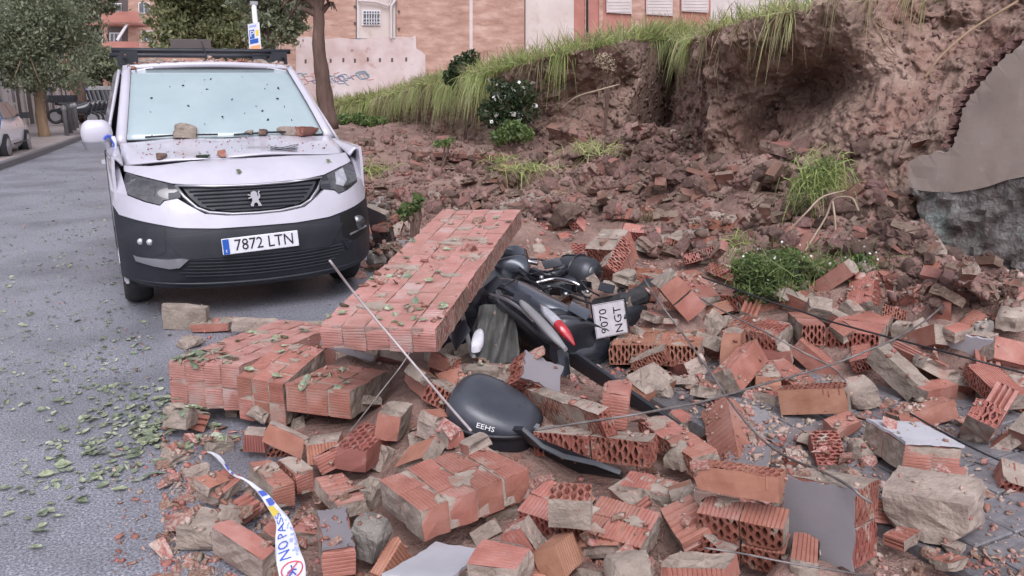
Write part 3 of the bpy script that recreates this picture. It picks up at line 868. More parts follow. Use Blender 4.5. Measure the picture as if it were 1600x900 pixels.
def stone_grid(name, outline, fn, mat, amp, parent, thick, res=.05, seed=0, smooth=False):
    """face filling a polygon, displaced as rough masonry, with closed back"""
    bm = bmesh.new()
    vs = [bm.verts.new((x, y, 0)) for x, y in outline]
    bm.faces.new(vs)
    xs = [p[0] for p in outline]
    ys = [p[1] for p in outline]
    for a, lo, hi in ((0, min(xs), max(xs)), (1, min(ys), max(ys))):
        k = lo + res
        while k < hi:
            no = Vector((1, 0, 0)) if a == 0 else Vector((0, 1, 0))
            bmesh.ops.bisect_plane(bm, geom=bm.verts[:] + bm.edges[:] + bm.faces[:], plane_co=no * k, plane_no=no)
            k += res
    r = bmesh.ops.extrude_face_region(bm, geom=bm.faces[:])
    for v in r['geom']:
        if isinstance(v, bmesh.types.BMVert): v.co.z = -thick
    P = np.array([v.co[:] for v in bm.verts])
    w = np.array([[*fn(p[0], p[1], p[2])] for p in P])
    n0 = np.array(fn(0, 0, 1.0)) - np.array(fn(0, 0, 0.0))
    q = w * 4 + seed
    d = amp * (fbm(q * 2.2, 5, .65)) + amp * .5 * (1 - 2 * np.abs(fbm(w * 13 + seed, 3)))
    w = w + n0[None] * (d * (P[:, 2] > -.5 * thick))[:, None]
    for v, c in zip(bm.verts, w): v.co = c
    bmesh.ops.recalc_face_normals(bm, faces=bm.faces)
    me = bpy.data.meshes.new(name)
    bm.to_mesh(me)
    bm.free()
    return link(name, me, parent, mat)


def make_wall_remnant():
    U = 4.85
    root = thing('retaining_wall', 'broken end of grey rendered retaining wall on rough stone base', 'wall')
    fn = lambda v, z, d: (U - d, v, z)            # depth d grows towards the street
    px2 = lambda pts: [tuple(at_u(x, y, U)[1:]) for x, y in pts]
    up = [(1420, 252), (1444, 243), (1464, 238), (1482, 236), (1489, 228), (1494, 212), (1500, 195), (1503, 178), (1511, 160), (1521, 145), (1534, 130), (1548, 112), (1562, 96),
          (1580, 82), (1600, 66), (1640, 40), (1700, 0), (1790, -70), (2250, -330)]
    lo = [(2250, 190), (1790, 245), (1700, 258), (1640, 268), (1600, 276), (1570, 282), (1545, 291), (1520, 297), (1490, 301), (1460, 300), (1440, 298), (1420, 294)]
    up = [(x + 2.2 * math.sin(3.1 * k) * (k > 0), y + 2.6 * math.cos(4.7 * k) * (k > 0)) for k, (x, y) in enumerate([((a[0] * (3 - j) + b[0] * j) / 3, (a[1] * (3 - j) + b[1] * j) / 3) for a, b in zip(up[:-1], up[1:]) for j in range(3)])]
    face = stone_grid('rendered_face', px2(up + lo), fn, 'wall_concrete', .003, root, .26, .08, 3)
    st = [(1420, 292), (1440, 297), (1462, 299), (1490, 300), (1520, 296), (1545, 290), (1570, 281), (1600, 275), (1700, 257), (1790, 244), (2250, 189), (2250, 800), (1830, 560), (1640, 520), (1520, 480), (1452, 400), (1440, 350)]
    stone_grid('stone_base', px2(st), lambda v, z, d: (U + .02 - d, v, z), 'wall_stone', .035, root, .3, .04, 8)
    # broken brick edge behind the render
    ed = [(x - 3, y - 3) for x, y in up[10:46:2]]
    mb = MB()
    for k in range(len(ed) - 1):
        for j in range(3):
            t = (j + .3 * random.random()) / 3
            a = at_u(ed[k][0] * (1 - t) + ed[k + 1][0] * t, ed[k][1] * (1 - t) + ed[k + 1][1] * t, U + .08)
            M = Matrix.Rotation(random.uniform(-.5, .5), 3, 'X') @ Matrix.Rotation(random.uniform(-.4, .4), 3, 'Z')
            mb.box(a, (.12, random.uniform(.015, .05), random.uniform(.012, .04)), M=M)
    o = mb.build('broken_edge', 'clod', root)
    o['kind'] = 'stuff'

# ================================================================ BRICKS AND WALL PIECES
def face_kind(kind, lu, lv, rs, deep):
    """2-d face in [-lu/2,lu/2]x[-lv/2,lv/2]; returns verts (u,v,h) with h outward, faces, slot"""
    v, f = [], []
    if kind in ('ribu', 'ribv', 'bigu', 'bigv'):
        big = kind[:3] == 'big'
        along_u = kind[-1] == 'u'
        L = lv if along_u else lu
        O = lu if along_u else lv
        n = max(3, min(14, int(round(L / (.026 if big else .0125)))))
        d = (.016 if big else .0032)
        prof = []
        for k in range(n):
            a, b = -L / 2 + L * k / n, -L / 2 + L * (k + 1) / n
            w = (b - a) * (.34 if big else .2)
            prof += [(a, -0 if k == 0 else -d), (a + w, 0), (b - w, 0)]
        prof.append((L / 2, 0))
        prof[0] = (-L / 2, 0)
        for p, h in prof:
            for o in (-O / 2, O / 2):
                v.append((o, p, h) if along_u else (p, o, h))
        for k in range(len(prof) - 1):
            q = (2 * k, 2 * k + 1, 2 * k + 3, 2 * k + 2)
            f.append(q if along_u else q[::-1])
        return v, f, 0
    if kind in ('holes', 'broken', 'pits'):
        cu = max(2, int(round(lu / .0205)))
        cv = max(1, int(round(lv / .05)))
        su, sv = lu / cu, lv / cv
        hid = []
        for i in range(cu):
            for j in range(cv + 1):
                for half in (0,):
                    x0, x1 = -lu / 2 + su * i, -lu / 2 + su * (i + 1)
                    yc = -lv / 2 + sv * j + (sv * .5 if i % 2 else 0)
                    y0, y1 = max(-lv / 2, yc - sv / 2), min(lv / 2, yc + sv / 2)
                    if y1 - y0 < .004: continue
                    b = len(v)
                    xm, ym = (x0 + x1) / 2, (y0 + y1) / 2
                    hx, hy = su * .45, (y1 - y0) * .46
                    dep = deep * (rs.uniform(.35, 1) if kind == 'broken' else 1)
                    if kind == 'holes' and rs.random() < .16: dep *= .15
                    if kind == 'pits':
                        dep = .03 * rs.random() + .004
                        hx *= rs.uniform(.45, .8)
                        hy *= rs.uniform(.6, 1.0)
                    if kind == 'broken':
                        hx *= rs.uniform(.85, 1.08)
                        hy *= rs.uniform(.85, 1.05)
                    v += [(x0, y0, 0), (x1, y0, 0), (x1, y1, 0), (x0, y1, 0)]
                    dia = [(xm - hx * .25, ym - hy), (xm + hx * .25, ym - hy), (xm + hx, ym), (xm + hx * .25, ym + hy), (xm - hx * .25, ym + hy), (xm - hx, ym)]
                    v += [(x, y, 0) for x, y in dia] + [(x, y, -dep) for x, y in dia]
                    f += [(b, b + 1, b + 5, b + 4), (b + 1, b + 6, b + 5), (b + 1, b + 2, b + 6), (b + 2, b + 7, b + 6), (b + 2, b + 3, b + 8, b + 7), (b + 3, b + 9, b + 8), (b + 3, b, b + 9), (b, b + 4, b + 9)]
                    for k in range(6):
                        f.append((b + 4 + k, b + 4 + (k + 1) % 6, b + 10 + (k + 1) % 6, b + 10 + k))
                    f.append(tuple(b + 10 + k for k in range(6)))
        return v, f, ([1 if k % 14 < 7 else 2 for k in range(len(f))] if kind == 'pits' else [0 if k % 14 < 7 else 2 for k in range(len(f))] if kind == 'holes' else 2 if kind == 'broken' else 0)  # hole interiors take the darker slot, painting their shade into the colour
    # smooth / rough / mortar faces: small grid
    nu, nv = {'smooth': (2, 2), 'rough': (9, 6), 'mort': (7, 5)}.get(kind, (2, 2))
    nu = max(2, min(14, int(nu * max(.5, lu / .2))))
    nv = max(2, min(14, int(nv * max(.5, lv / .12))))
    amp = {'smooth': .0008, 'rough': .016, 'mort': .005}[kind]
    for i in range(nu + 1):
        for j in range(nv + 1):
            e = 0 if i in (0, nu) or j in (0, nv) else 1
            v.append((-lu / 2 + lu * i / nu, -lv / 2 + lv * j / nv, rs.uniform(-amp, amp) * e - (amp * .5 * e if kind == 'rough' else 0)))
    for i in range(nu):
        for j in range(nv):
            a = i * (nv + 1) + j
            f.append((a, a + nv + 1, a + nv + 2, a + 1))
    return v, f, (1 if kind in ('rough', 'mort') else 0)


BRICK_CACHE = {}


def brick_mesh(d, top, front, side, mat, wob=.0035, chip=.006):
    key = (tuple(round(x, 3) for x in d), top, front, side, mat, wob)
    lst = BRICK_CACHE.setdefault(key, [])
    if len(lst) >= 3: return random.choice(lst)
    rs = random.Random(len(lst) * 71 + sum(map(ord, "".join(key[1:4]))) % 97 + int(d[0] * 1e4))
    dx, dy, dz = d
    V, Fc, MI = [], [], []
    for kind, lu, lv, hh, ax in ((top, dx, dy, dz / 2, 'z+'), (top if top != 'rough' else 'smooth', dx, dy, dz / 2, 'z-'), (front, dx, dz, dy / 2, 'y-'),
                                 (front, dx, dz, dy / 2, 'y+'), (side, dy, dz, dx / 2, 'x+'), (side, dy, dz, dx / 2, 'x-')):
        if ax in ('z-',): kind = 'smooth' if kind in ('holes', 'broken') else kind
        if ax == 'y+' and kind in ('broken',): kind = 'smooth'
        deep = {'z': dz, 'y': dy, 'x': dx}[ax[0]] * .48
        v, f, mi = face_kind(kind, lu, lv, rs, min(deep, .05))
        o = len(V)
        for a, b, h in v:
            if ax == 'z+': V.append((a, b, hh + h))
            elif ax == 'z-': V.append((-a, b, -hh - h))
            elif ax == 'y-': V.append((a, -hh - h, b))
            elif ax == 'y+': V.append((-a, hh + h, b))
            elif ax == 'x+': V.append((hh + h, a, b))
            else: V.append((-hh - h, -a, b))
        Fc += [tuple(i + o for i in q) for q in f]
        MI += mi if isinstance(mi, list) else [mi] * len(f)
    P = np.array(V)
    off = rs.uniform(0, 50)
    q = P * 17 + off
    P = P + wob * np.stack([fbm(q, 2), fbm(q + 31, 2), fbm(q + 67, 2)], -1)
    # knocked-off corners
    for _ in range(3):
        c = np.array([rs.choice((-1, 1)) * dx / 2, rs.choice((-1, 1)) * dy / 2, rs.choice((-1, 1)) * dz / 2])
        r = rs.uniform(.012, .035)
        dd = np.linalg.norm(P - c, axis=1)
        m = np.clip(1 - dd / r, 0, 1)
        P = P - (c / np.linalg.norm(c))[None] * (m * chip * 2)[:, None]
    me = mesh_py('brick', P, Fc, False, MI)
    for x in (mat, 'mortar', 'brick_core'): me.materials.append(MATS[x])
    lst.append(me)
    return me


def lump_mesh(name, d, mat, rough=.16, seed=0, sub=3, boxy=.75, cut=None):
    """irregular broken lump filling a box of size d"""
    bm = bmesh.new()
    bmesh.ops.create_cube(bm, size=1)
    bmesh.ops.subdivide_edges(bm, edges=bm.edges, cuts=5, use_grid_fill=True)
    P = np.array([v.co[:] for v in bm.verts])
    sph = P / np.linalg.norm(P, axis=1)[:, None] * .56
    P = P * boxy + sph * (1 - boxy)
    q = P * 2.2 + seed * 7.7
    dirn = P / np.linalg.norm(P, axis=1)[:, None]
    P = P + dirn * (rough * fbm(q, 4, .6))[:, None]
    # a few broken facets
    rs = random.Random(seed)
    for _ in range(5):
        n = np.array([rs.gauss(0, 1) for _ in range(3)])
        n /= np.linalg.norm(n)
        h = rs.uniform(.40, .52) if boxy < .9 else rs.uniform(.56, .68)
        s = P @ n - h
        P = P - n[None] * np.clip(s, 0, None)[:, None] * .9
    P = P * np.array(d)[None]
    for v, c in zip(bm.verts, P): v.co = c
    me = bpy.data.meshes.new(name)
    bm.to_mesh(me)
    bm.free()
    if seed % 2: auto_smooth(me, 38)
    me.materials.append(MATS[mat])
    return me


def place(o, b, scale=1.0):
    o.rotation_mode = 'QUATERNION'
    o.location = b[0]
    o.rotation_quaternion = b[1]
    return o


def root_at_base(b, name, label, cat, group):
    """Empty on the underside of the piece, with the piece's own rotation"""
    ctr, q, d = b
    base = Vector(ctr) + Quaternion(q) @ Vector((0, 0, -d[2] / 2))
    return thing(name, label, cat, base, q, group), d


def wall_chunk(key, name, label, cat, group, n, top, front, side, mat='brick_red', stag=True, long='y', plaster=None, joint='mortar_joint', sidecut=None, loss=0.0, jt=.006, rub=1.0, rag=0.0, smear=3):
    b = BLOCKS[key]
    root, d = root_at_base(b, name, label, cat, group)
    rs = random.Random(key)
    nx, ny, nz = n
    cx, cy, cz = d[0] / nx, d[1] / ny, d[2] / nz
    op = ('holes', 'broken', 'pits')
    core = MB().box((0, 0, d[2] / 2), (d[0] - (.11 if side in op else .012), d[1] - (.11 if front in op else .012), d[2] - (.08 if top in op else .014)))
    co = core.build('mortar_bed', joint, root)
    for k in range(nz):
        rows = nx if long == 'y' else ny
        for r in range(rows):
            L = d[1] if long == 'y' else d[0]
            c = cy if long == 'y' else cx
            cnt = ny if long == 'y' else nx
            sh = (.5 if (r + k) % 2 else 0) if stag else 0
            edges = [max(0, min(L, (i + sh) * c)) for i in range(-1, cnt + 1)]
            edges = sorted(set(round(e, 4) for e in edges))
            if edges[0] > 0: edges = [0] + edges
            if edges[-1] < L: edges.append(round(L, 4))
            for a, e in zip(edges[:-1], edges[1:]):
                if e - a < .03: continue
                if rs.random() < loss: continue
                if rag and (e >= L - 1e-4) and (rs.random() < .75): e -= rs.uniform(.01, .09) * rag
                if e - a < .03: continue
                ln = e - a - jt
                if long == 'y':
                    dd = (cx - jt, ln, cz - jt)
                    pos = (-d[0] / 2 + cx * (r + .5), -d[1] / 2 + (a + e) / 2, cz * (k + .5))
                else:
                    dd = (ln, cy - jt, cz - jt)
                    pos = (-d[0] / 2 + (a + e) / 2, -d[1] / 2 + cy * (r + .5), cz * (k + .5))
                o = link('brick', brick_mesh(dd, top, front, side, mat), root)
                o.location = (pos[0] + rs.uniform(-.002, .002), pos[1] + rs.uniform(-.002, .002), pos[2] + rs.uniform(-.002, .0035) * rub)
                o.rotation_euler = (rs.uniform(-.008, .008) * rub, rs.uniform(-.008, .008) * rub, rs.uniform(-.006, .006) * rub)
    if plaster:
        where, mt = plaster
        coat(where, mt, d, root, rs)
    elif top in ('ribu', 'ribv'):
        for k in range(smear):                         # dried mortar left on the outer face
            c = (rs.uniform(-.42, .42) * d[0], rs.uniform(-.45, .45) * d[1])
            r = rs.uniform(.02, .055)
            asp = rs.uniform(.5, 1.8)
            pts = []
            for i in range(15):
                a = 2 * math.pi * i / 15
                q = r * rs.uniform(.45, 1.1)
                pts.append((max(-d[0] / 2 + .004, min(d[0] / 2 - .004, c[0] + q * math.cos(a) * asp)), max(-d[1] / 2 + .004, min(d[1] / 2 - .004, c[1] + q * math.sin(a)))))
            MB().poly_prism(pts, lambda x, y, h: (x, y, d[2] + h), -.004, .0022 + .0004 * k).build('mortar_smear', 'mortar_joint', root)
    return root


def coat(where, mt, d, root, rs, inset=.0):
    """layer of render on the top or front face with a ragged outline"""
    if where == 'top': lu, lv = d[0], d[1]
    else: lu, lv = d[0], d[2]
    pts = []
    n = 9
    for a, b_ in (((-1, -1), (1, -1)), ((1, -1), (1, 1)), ((1, 1), (-1, 1)), ((-1, 1), (-1, -1))):
        for k in range(n):
            t = k / n
            j = rs.uniform(0, .012) if k else 0
            x, y = a[0] * (1 - t) + b_[0] * t, a[1] * (1 - t) + b_[1] * t
            pts.append((x * (lu / 2 - j), y * (lv / 2 - j)))
    if where == 'top': fn = lambda x, y, h: (x, y, d[2] + h)
    else: fn = lambda x, y, h: (x, -d[1] / 2 - h, d[2] / 2 + y)
    o = MB().poly_prism(pts, fn, .001, .012).build('render_coat', mt, root)
    return o


def single(key, name, label, cat, group, top, front, side, mat='brick_red', plaster=None):
    b = BLOCKS[key]
    ctr, q, d = b
    if plaster:
        root, d = root_at_base(b, name, label, cat, group)
        o = link('brick_body', brick_mesh(tuple(d), top, front, side, mat), root)
        o.location = (0, 0, d[2] / 2)
        coat(plaster[0], plaster[1], d, root, random.Random(key))
        return root
    o = link(name, brick_mesh(tuple(d), top, front, side, mat))
    place(o, b)
    return tag(o, label, cat, group)


def lump(key, name, label, cat, group, mat='mortar', rough=.1, boxy=.88, seed=None):
    b = BLOCKS[key]
    me = lump_mesh(name, [x * 1.04 for x in b[2]], mat, rough, seed if seed is not None else sum(map(ord, key)) % 50, boxy=boxy)
    o = link(name, me)
    place(o, b)
    return tag(o, label, cat, group)


GB, GP, GM, GR = 'loose bricks in the rubble', 'wall pieces in the rubble', 'mortar lumps in the rubble', 'stones in the rubble'


def make_rubble():
    W, B, M = wall_chunk, single, lump
    W('slab86', 'fallen_wall_slab', 'long red brick wall slab leaning from rubble onto crushed scooter', 'wall slab', GP, (5, 7, 1), 'ribu', 'ribu', 'pits', joint='joint_red', jt=.003, mat='brick_slab', rub=.45, rag=1.0, smear=16)
    W('wallA', 'fallen_wall_piece', 'large red wall block on the road in front of white van', 'wall piece', GP, (4, 4, 2), 'ribu', 'ribu', 'ribu', joint='joint_red', jt=.004, mat='brick_slab', rub=.6, rag=.8, smear=9)
    W('wallB', 'fallen_wall_piece', 'middle wall block wedged between two larger brick blocks by road', 'wall piece', GP, (3, 2, 2), 'ribu', 'ribu', 'mort')
    W('wallC', 'fallen_wall_piece', 'flat wall block of three brick heads below the leaning slab', 'wall piece', GP, (3, 2, 1), 'ribu', 'ribu', 'mort')
    W('big25', 'fallen_wall_piece', 'biggest foreground wall block, tilted, with a small brick on top', 'wall piece', GP, (2, 4, 1), 'ribu', 'mort', 'smooth', long='x')
    W('chunk39', 'fallen_wall_piece', 'pink topped wall block behind small perforated brick in foreground', 'wall piece', GP, (3, 2, 1), 'ribv', 'broken', 'mort', long='x')
    W('chunk47', 'fallen_wall_piece', 'broken wall block with open cells under long perforated brick', 'wall piece', GP, (2, 1, 2), 'ribv', 'broken', 'mort', long='x', stag=False)
    W('flat38', 'fallen_wall_piece', 'flat pink brick layer against the left of a long perforated brick', 'wall piece', GP, (2, 1, 1), 'ribv', 'mort', 'mort', long='x', stag=False)
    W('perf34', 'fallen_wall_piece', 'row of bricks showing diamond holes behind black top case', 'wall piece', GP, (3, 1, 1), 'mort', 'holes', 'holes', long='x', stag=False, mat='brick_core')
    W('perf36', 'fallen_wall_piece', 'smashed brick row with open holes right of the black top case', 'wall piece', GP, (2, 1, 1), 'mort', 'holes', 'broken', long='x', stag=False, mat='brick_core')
    W('perf36b', 'fallen_wall_piece', 'wall strip beside the puddle with holes along its lower face', 'wall piece', GP, (2, 1, 1), 'ribv', 'holes', 'mort', long='x', stag=False)
    W('perf73', 'fallen_wall_piece', 'wall piece of two bricks just below the scooter number plate', 'wall piece', GP, (2, 3, 1), 'ribv', 'holes', 'mort', mat='brick_orange', long='x', stag=False)
    W('perf74', 'fallen_wall_piece', 'broken wall piece with holes standing behind an upright smooth brick', 'wall piece', GP, (2, 1, 1), 'broken', 'holes', 'mort', long='x', stag=False)
    W('slab65', 'fallen_wall_piece', 'flat pink wall slab with jagged front edge under dark cable', 'wall piece', GP, (1, 2, 1), 'smooth', 'broken', 'mort', stag=False)
    W('slab65b', 'fallen_wall_piece', 'narrow pink wall slab with jagged edge left of a wider one', 'wall piece', GP, (1, 2, 1), 'smooth', 'broken', 'mort', stag=False)
    W('rib70', 'fallen_wall_piece', 'ribbed wall piece capped with mortar in the middle of the debris', 'wall piece', GP, (5, 2, 1), 'mort', 'ribu', 'ribu', stag=False)
    W('chunk71', 'fallen_wall_piece', 'tall broken wall piece standing directly behind the crushed scooter', 'wall piece', GP, (2, 2, 2), 'mort', 'broken', 'ribu', stag=False)
    W('lean68', 'fallen_wall_piece', 'leaning broken wall piece right of the scooter wheel under a rod', 'wall piece', GP, (1, 2, 2), 'mort', 'broken', 'ribu', stag=False)
    W('chunk14', 'fallen_wall_piece', 'ribbed wall piece of two bricks right of the plastic tape', 'wall piece', GP, (1, 1, 1), 'ribv', 'mort', 'ribu', stag=False)
    W('chunk15', 'fallen_wall_piece', 'small ribbed wall piece stuck to the back of another by tape', 'wall piece', GP, (1, 1, 1), 'ribv', 'broken', 'ribu', stag=False)
    W('chunk16', 'fallen_wall_piece', 'split wall piece with shattered ribs below the dark perforated brick', 'wall piece', GP, (1, 1, 1), 'bigv', 'mort', 'mort', stag=False)
    W('white53', 'rendered_wall_piece', 'white rendered wall piece lying face up with ribbed brick end', 'wall piece', GP, (2, 2, 1), 'smooth', 'mort', 'ribu', plaster=('top', 'plaster_white'), stag=False)
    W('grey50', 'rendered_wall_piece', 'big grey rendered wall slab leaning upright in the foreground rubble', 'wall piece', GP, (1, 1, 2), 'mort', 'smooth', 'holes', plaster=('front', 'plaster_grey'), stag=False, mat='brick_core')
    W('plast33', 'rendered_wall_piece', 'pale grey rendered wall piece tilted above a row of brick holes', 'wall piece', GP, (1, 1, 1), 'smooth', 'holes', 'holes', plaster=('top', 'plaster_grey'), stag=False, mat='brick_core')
    W('white44', 'rendered_wall_piece', 'white rendered slab at the bottom edge below biggest wall block', 'wall piece', GP, (2, 2, 1), 'ribu', 'mort', 'mort', plaster=('top', 'plaster_white'), stag=False)
    W('white59', 'rendered_wall_piece', 'white rendered panel propped up at the right with ribbed strip', 'wall piece', GP, (2, 1, 1), 'mort', 'ribu', 'mort', plaster=('front', 'plaster_white'), stag=False)
    B('white22', 'rendered_brick', 'grey rendered brick standing on its ribbed end beside the tape', 'brick', GB, 'smooth', 'ribu', 'mort', 'brick_red', ('top', 'plaster_grey'))
    B('orange1', 'brick', 'smooth orange brick tilted in front of the flat wall block', 'brick', GB, 'mort', 'smooth', 'mort', 'brick_orange')
    B('ribdark', 'brick', 'dark ribbed brick end left of the tilted smooth orange one', 'brick', GB, 'mort', 'ribv', 'ribv', 'brick_brown')
    B('brown1', 'brick', 'tan orange brick left of the dark brick with hole pattern', 'brick', GB, 'mort', 'ribv', 'ribv', 'brick_orange')
    B('perf1', 'perforated_brick', 'dark red perforated brick with full grid of holes on top', 'brick', GB, 'holes', 'smooth', 'smooth', 'brick_brown')
    B('rib17', 'brick', 'ribbed red brick lying where the tape begins', 'brick', GB, 'ribv', 'mort', 'mort')
    B('rib18', 'broken_brick', 'shattered ribbed brick with open cells under the twisted tape', 'brick', GB, 'bigv', 'bigv', 'bigu')
    B('big20', 'brick', 'long pink faced brick at the bottom left beside tape', 'brick', GB, 'smooth', 'mort', 'mort')
    B('frag21', 'brick', 'half buried pink brick just under the hanging tape', 'brick', GB, 'smooth', 'mort', 'mort')
    B('orange24', 'brick', 'orange ribbed brick on edge at the bottom beside concrete lump', 'brick', GB, 'ribu', 'ribv', 'ribv', 'brick_orange')
    B('small26', 'brick_shard', 'small brown brick shard resting on the biggest wall block', 'brick', GB, 'mort', 'smooth', 'rough', 'brick_brown')
    B('slab28', 'brick', 'grey sided brick standing behind the dark perforated brick', 'brick', GB, 'rough', 'smooth', 'mort', 'brick_red')
    B('grey29', 'rendered_brick', 'grey rendered brick leaning beside the black top case', 'brick', GB, 'mort', 'smooth', 'mort', 'brick_red', ('front', 'plaster_grey'))
    B('broken30', 'broken_brick', 'shattered red brick under the lower end of the leaning slab', 'brick', GB, 'bigu', 'broken', 'rough')
    B('stand35', 'brick', 'ribbed brick standing upright on smashed brick row beside puddle', 'brick', GB, 'smooth', 'ribu', 'ribu')
    B('perf37', 'perforated_brick', 'long smooth brick with diamond holes along its narrow top', 'brick', GB, 'holes', 'smooth', 'smooth', 'brick_orange')
    B('perf40', 'perforated_brick', 'small mortar faced brick with hole grid right of biggest wall block', 'brick', GB, 'holes', 'mort', 'mort', 'brick_red')
    B('orange41', 'brick', 'orange split brick tilted below the small perforated brick', 'brick', GB, 'ribu', 'smooth', 'ribv', 'brick_orange')
    B('rib42', 'brick', 'pink ribbed brick at the bottom edge right of white slab', 'brick', GB, 'ribu', 'mort', 'mort')
    B('rib43', 'brick', 'half brick at the bottom edge under the orange split brick', 'brick', GB, 'ribu', 'smooth', 'smooth', 'brick_orange')
    B('red45', 'broken_brick', 'red ribbed brick with crumbled mortar top at the bottom edge', 'brick', GB, 'rough', 'ribv', 'ribv')
    B('rib48', 'broken_brick', 'deeply ribbed broken brick slanting left of open celled block', 'brick', GB, 'bigu', 'bigu', 'mort')
    B('rib49', 'brick', 'pale ribbed brick leaning on the big grey slab', 'brick', GB, 'ribv', 'mort', 'mort')
    B('pink52', 'brick_slip', 'thin pink ribbed brick slip on top of big mortar block', 'brick', GB, 'ribu', 'ribu', 'mort')
    B('rib54', 'brick', 'ribbed red brick left of the white rendered wall piece', 'brick', GB, 'ribv', 'smooth', 'smooth')
    B('big55', 'brick', 'long smooth brown red brick beyond the puddle at right', 'brick', GB, 'broken', 'smooth', 'mort', 'brick_orange')
    B('long57', 'brick', 'mortar covered brick leaning steeply under the crossed cables', 'brick', GB, 'rough', 'mort', 'mort')
    B('long58', 'brick', 'long brick strip sloping down behind the steeply leaning one', 'brick', GB, 'bigu', 'smooth', 'mort')
    B('edge60', 'broken_brick', 'broken brick with open cells at the right edge', 'brick', GB, 'rough', 'holes', 'holes', 'brick_orange')
    B('edge61', 'brick', 'dark brick at the right edge among red crumbs', 'brick', GB, 'mort', 'smooth', 'smooth', 'brick_brown')
    B('block64', 'brick', 'grey crusted brick under the tip of the raised rod', 'brick', GB, 'rough', 'mort', 'mort')
    B('pale66', 'wall_capping', 'long pale capping piece sloping beside the green weeds', 'coping', GP, 'mort', 'ribu', 'mort')
    B('pink67', 'wall_skin', 'flat pink sheet of wall face right of the leaning piece', 'wall piece', GP, 'smooth', 'mort', 'mort')
    B('br69', 'brick', 'pink topped brick at the head of the long pale capping', 'brick', GB, 'smooth', 'broken', 'ribv')
    B('stand75', 'brick', 'smooth brick standing on end behind the puddle', 'brick', GB, 'mort', 'smooth', 'smooth', 'brick_orange')
    B('rib76', 'brick', 'pale ribbed brick right of the one standing on end', 'brick', GB, 'mort', 'ribu', 'smooth')
    B('dark78', 'brick', 'dark tilted brick between the ribbed and mortar topped bricks', 'brick', GB, 'smooth', 'smooth', 'mort', 'brick_brown')
    B('mort77', 'brick', 'brick with crumbly mortar top beyond the puddle', 'brick', GB, 'rough', 'smooth', 'smooth', 'brick_orange')
    B('grey82', 'render_flake', 'flat grey flake of render lying in the puddle', 'render flake', GP, 'smooth', 'smooth', 'mort', 'plaster_grey')
    B('grey83', 'render_flake', 'smooth grey render panel leaning against the van bumper', 'render flake', GP, 'mort', 'smooth', 'mort', 'plaster_grey')
    B('pink87', 'wall_skin', 'flat pink wall face lying beyond the scooter handlebar', 'wall piece', GP, 'smooth', 'mort', 'mort')
    B('br88', 'brick', 'brown brick on the debris behind the long leaning slab', 'brick', GB, 'smooth', 'smooth', 'mort', 'brick_brown')
    B('rib98', 'broken_brick', 'red broken brick crushed under the big mortar block', 'brick', GB, 'bigu', 'bigu', 'mort')
    B('tile97', 'brick_slip', 'striped red brick slip on the tiles at bottom right', 'brick', GB, 'bigv', 'mort', 'mort')
    B('flat99', 'render_flake', 'small tan mortar flake beside the paving tiles', 'render flake', GP, 'mort', 'mort', 'mort', 'mortar')
    B('brV1', 'broken_brick', 'broken brick lying flat right of the stone near the van', 'brick', GB, 'rough', 'smooth', 'mort')
    B('brV2', 'coping_piece', 'tan capping piece on the road before the van bumper', 'brick', GB, 'mort', 'mort', 'mort')
    B('pieceL', 'broken_brick', 'broken brick at the foot of the large road wall block', 'brick', GB, 'rough', 'bigu', 'mort')
    B('greyThin', 'render_flake', 'grey thin slab lying on wall blocks under leaning slab', 'render flake', GP, 'mort', 'smooth', 'mort', 'plaster_grey')
    B('mort27', 'mortar_faced_brick', 'brick with thick tan mortar between top case and biggest block', 'brick', GB, 'rough', 'mort', 'smooth')
    B('beige31', 'mortar_faced_brick', 'beige block wedged above the black top case', 'brick', GB, 'mort', 'mort', 'mort')
    M('mort19', 'mortar_block', 'tan mortar block left of the long pink faced brick', 'mortar block', GM, 'mortar', .05, .95)
    M('mort51', 'mortar_block', 'big tan mortar block at the right near the tiles', 'mortar block', GM, 'mortar', .05, .96)
    M('mort56', 'mortar_block', 'mortar block tucked behind the long smooth brown red brick', 'mortar block', GM, 'mortar', .06, .92)
    M('mort85', 'mortar_block', 'mortar block behind the top end of the leaning slab', 'mortar block', GM, 'mortar', .06, .92)
    M('tan72', 'mortar_block', 'tan mortar lump above the scooter wheel', 'mortar block', GM, 'mortar', .07, .9)
    M('edge62', 'mortar_block', 'mortar covered wall lump at the right edge below the stone wall', 'mortar block', GM, 'mortar', .06, .92)
    M('stoneV', 'stone', 'square brown stone on the road in front of the van', 'stone', GR, 'mortar', .05, .92)
    M('rubL', 'stone', 'small tan stone on the road beside large wall block', 'stone', GR, 'mortar', .1, .8)
    M('rock23', 'concrete_lump', 'rough grey concrete lump right of the grey rendered brick', 'concrete lump', GM, 'concrete_lump', .14, .8)
    M('lumpR1', 'mortar_lump', 'crumbly tan lump at bottom edge left of red ribbed brick', 'mortar block', GM, 'mortar', .12, .75)
    M('lumpR2', 'mortar_lump', 'low tan lump at bottom edge right of half brick', 'mortar block', GM, 'mortar', .12, .75)
    M('round63', 'stone', 'rounded grey stone right of the propped white panel', 'stone', GR, 'concrete_lump', .08, .4)
    M('rock92', 'earth_block', 'big red earth block below the left end of the retaining wall', 'rock', GR, 'clod', .1, .85)
    M('ston93', 'stone', 'grey stone in the earth just right of the van headlight', 'stone', GR, 'concrete_lump', .12, .8)
    M('ston94', 'stone', 'grey stone by the front wheel under the bumper', 'stone', GR, 'concrete_lump', .1, .85)
    M('ston95', 'stone', 'tan stone between the leaning slab and van bumper', 'stone', GR, 'mortar', .1, .85)
    M('ston96', 'stone', 'brown rock at foot of the bank left of the grassy clump', 'rock', GR, 'clod', .1, .85)
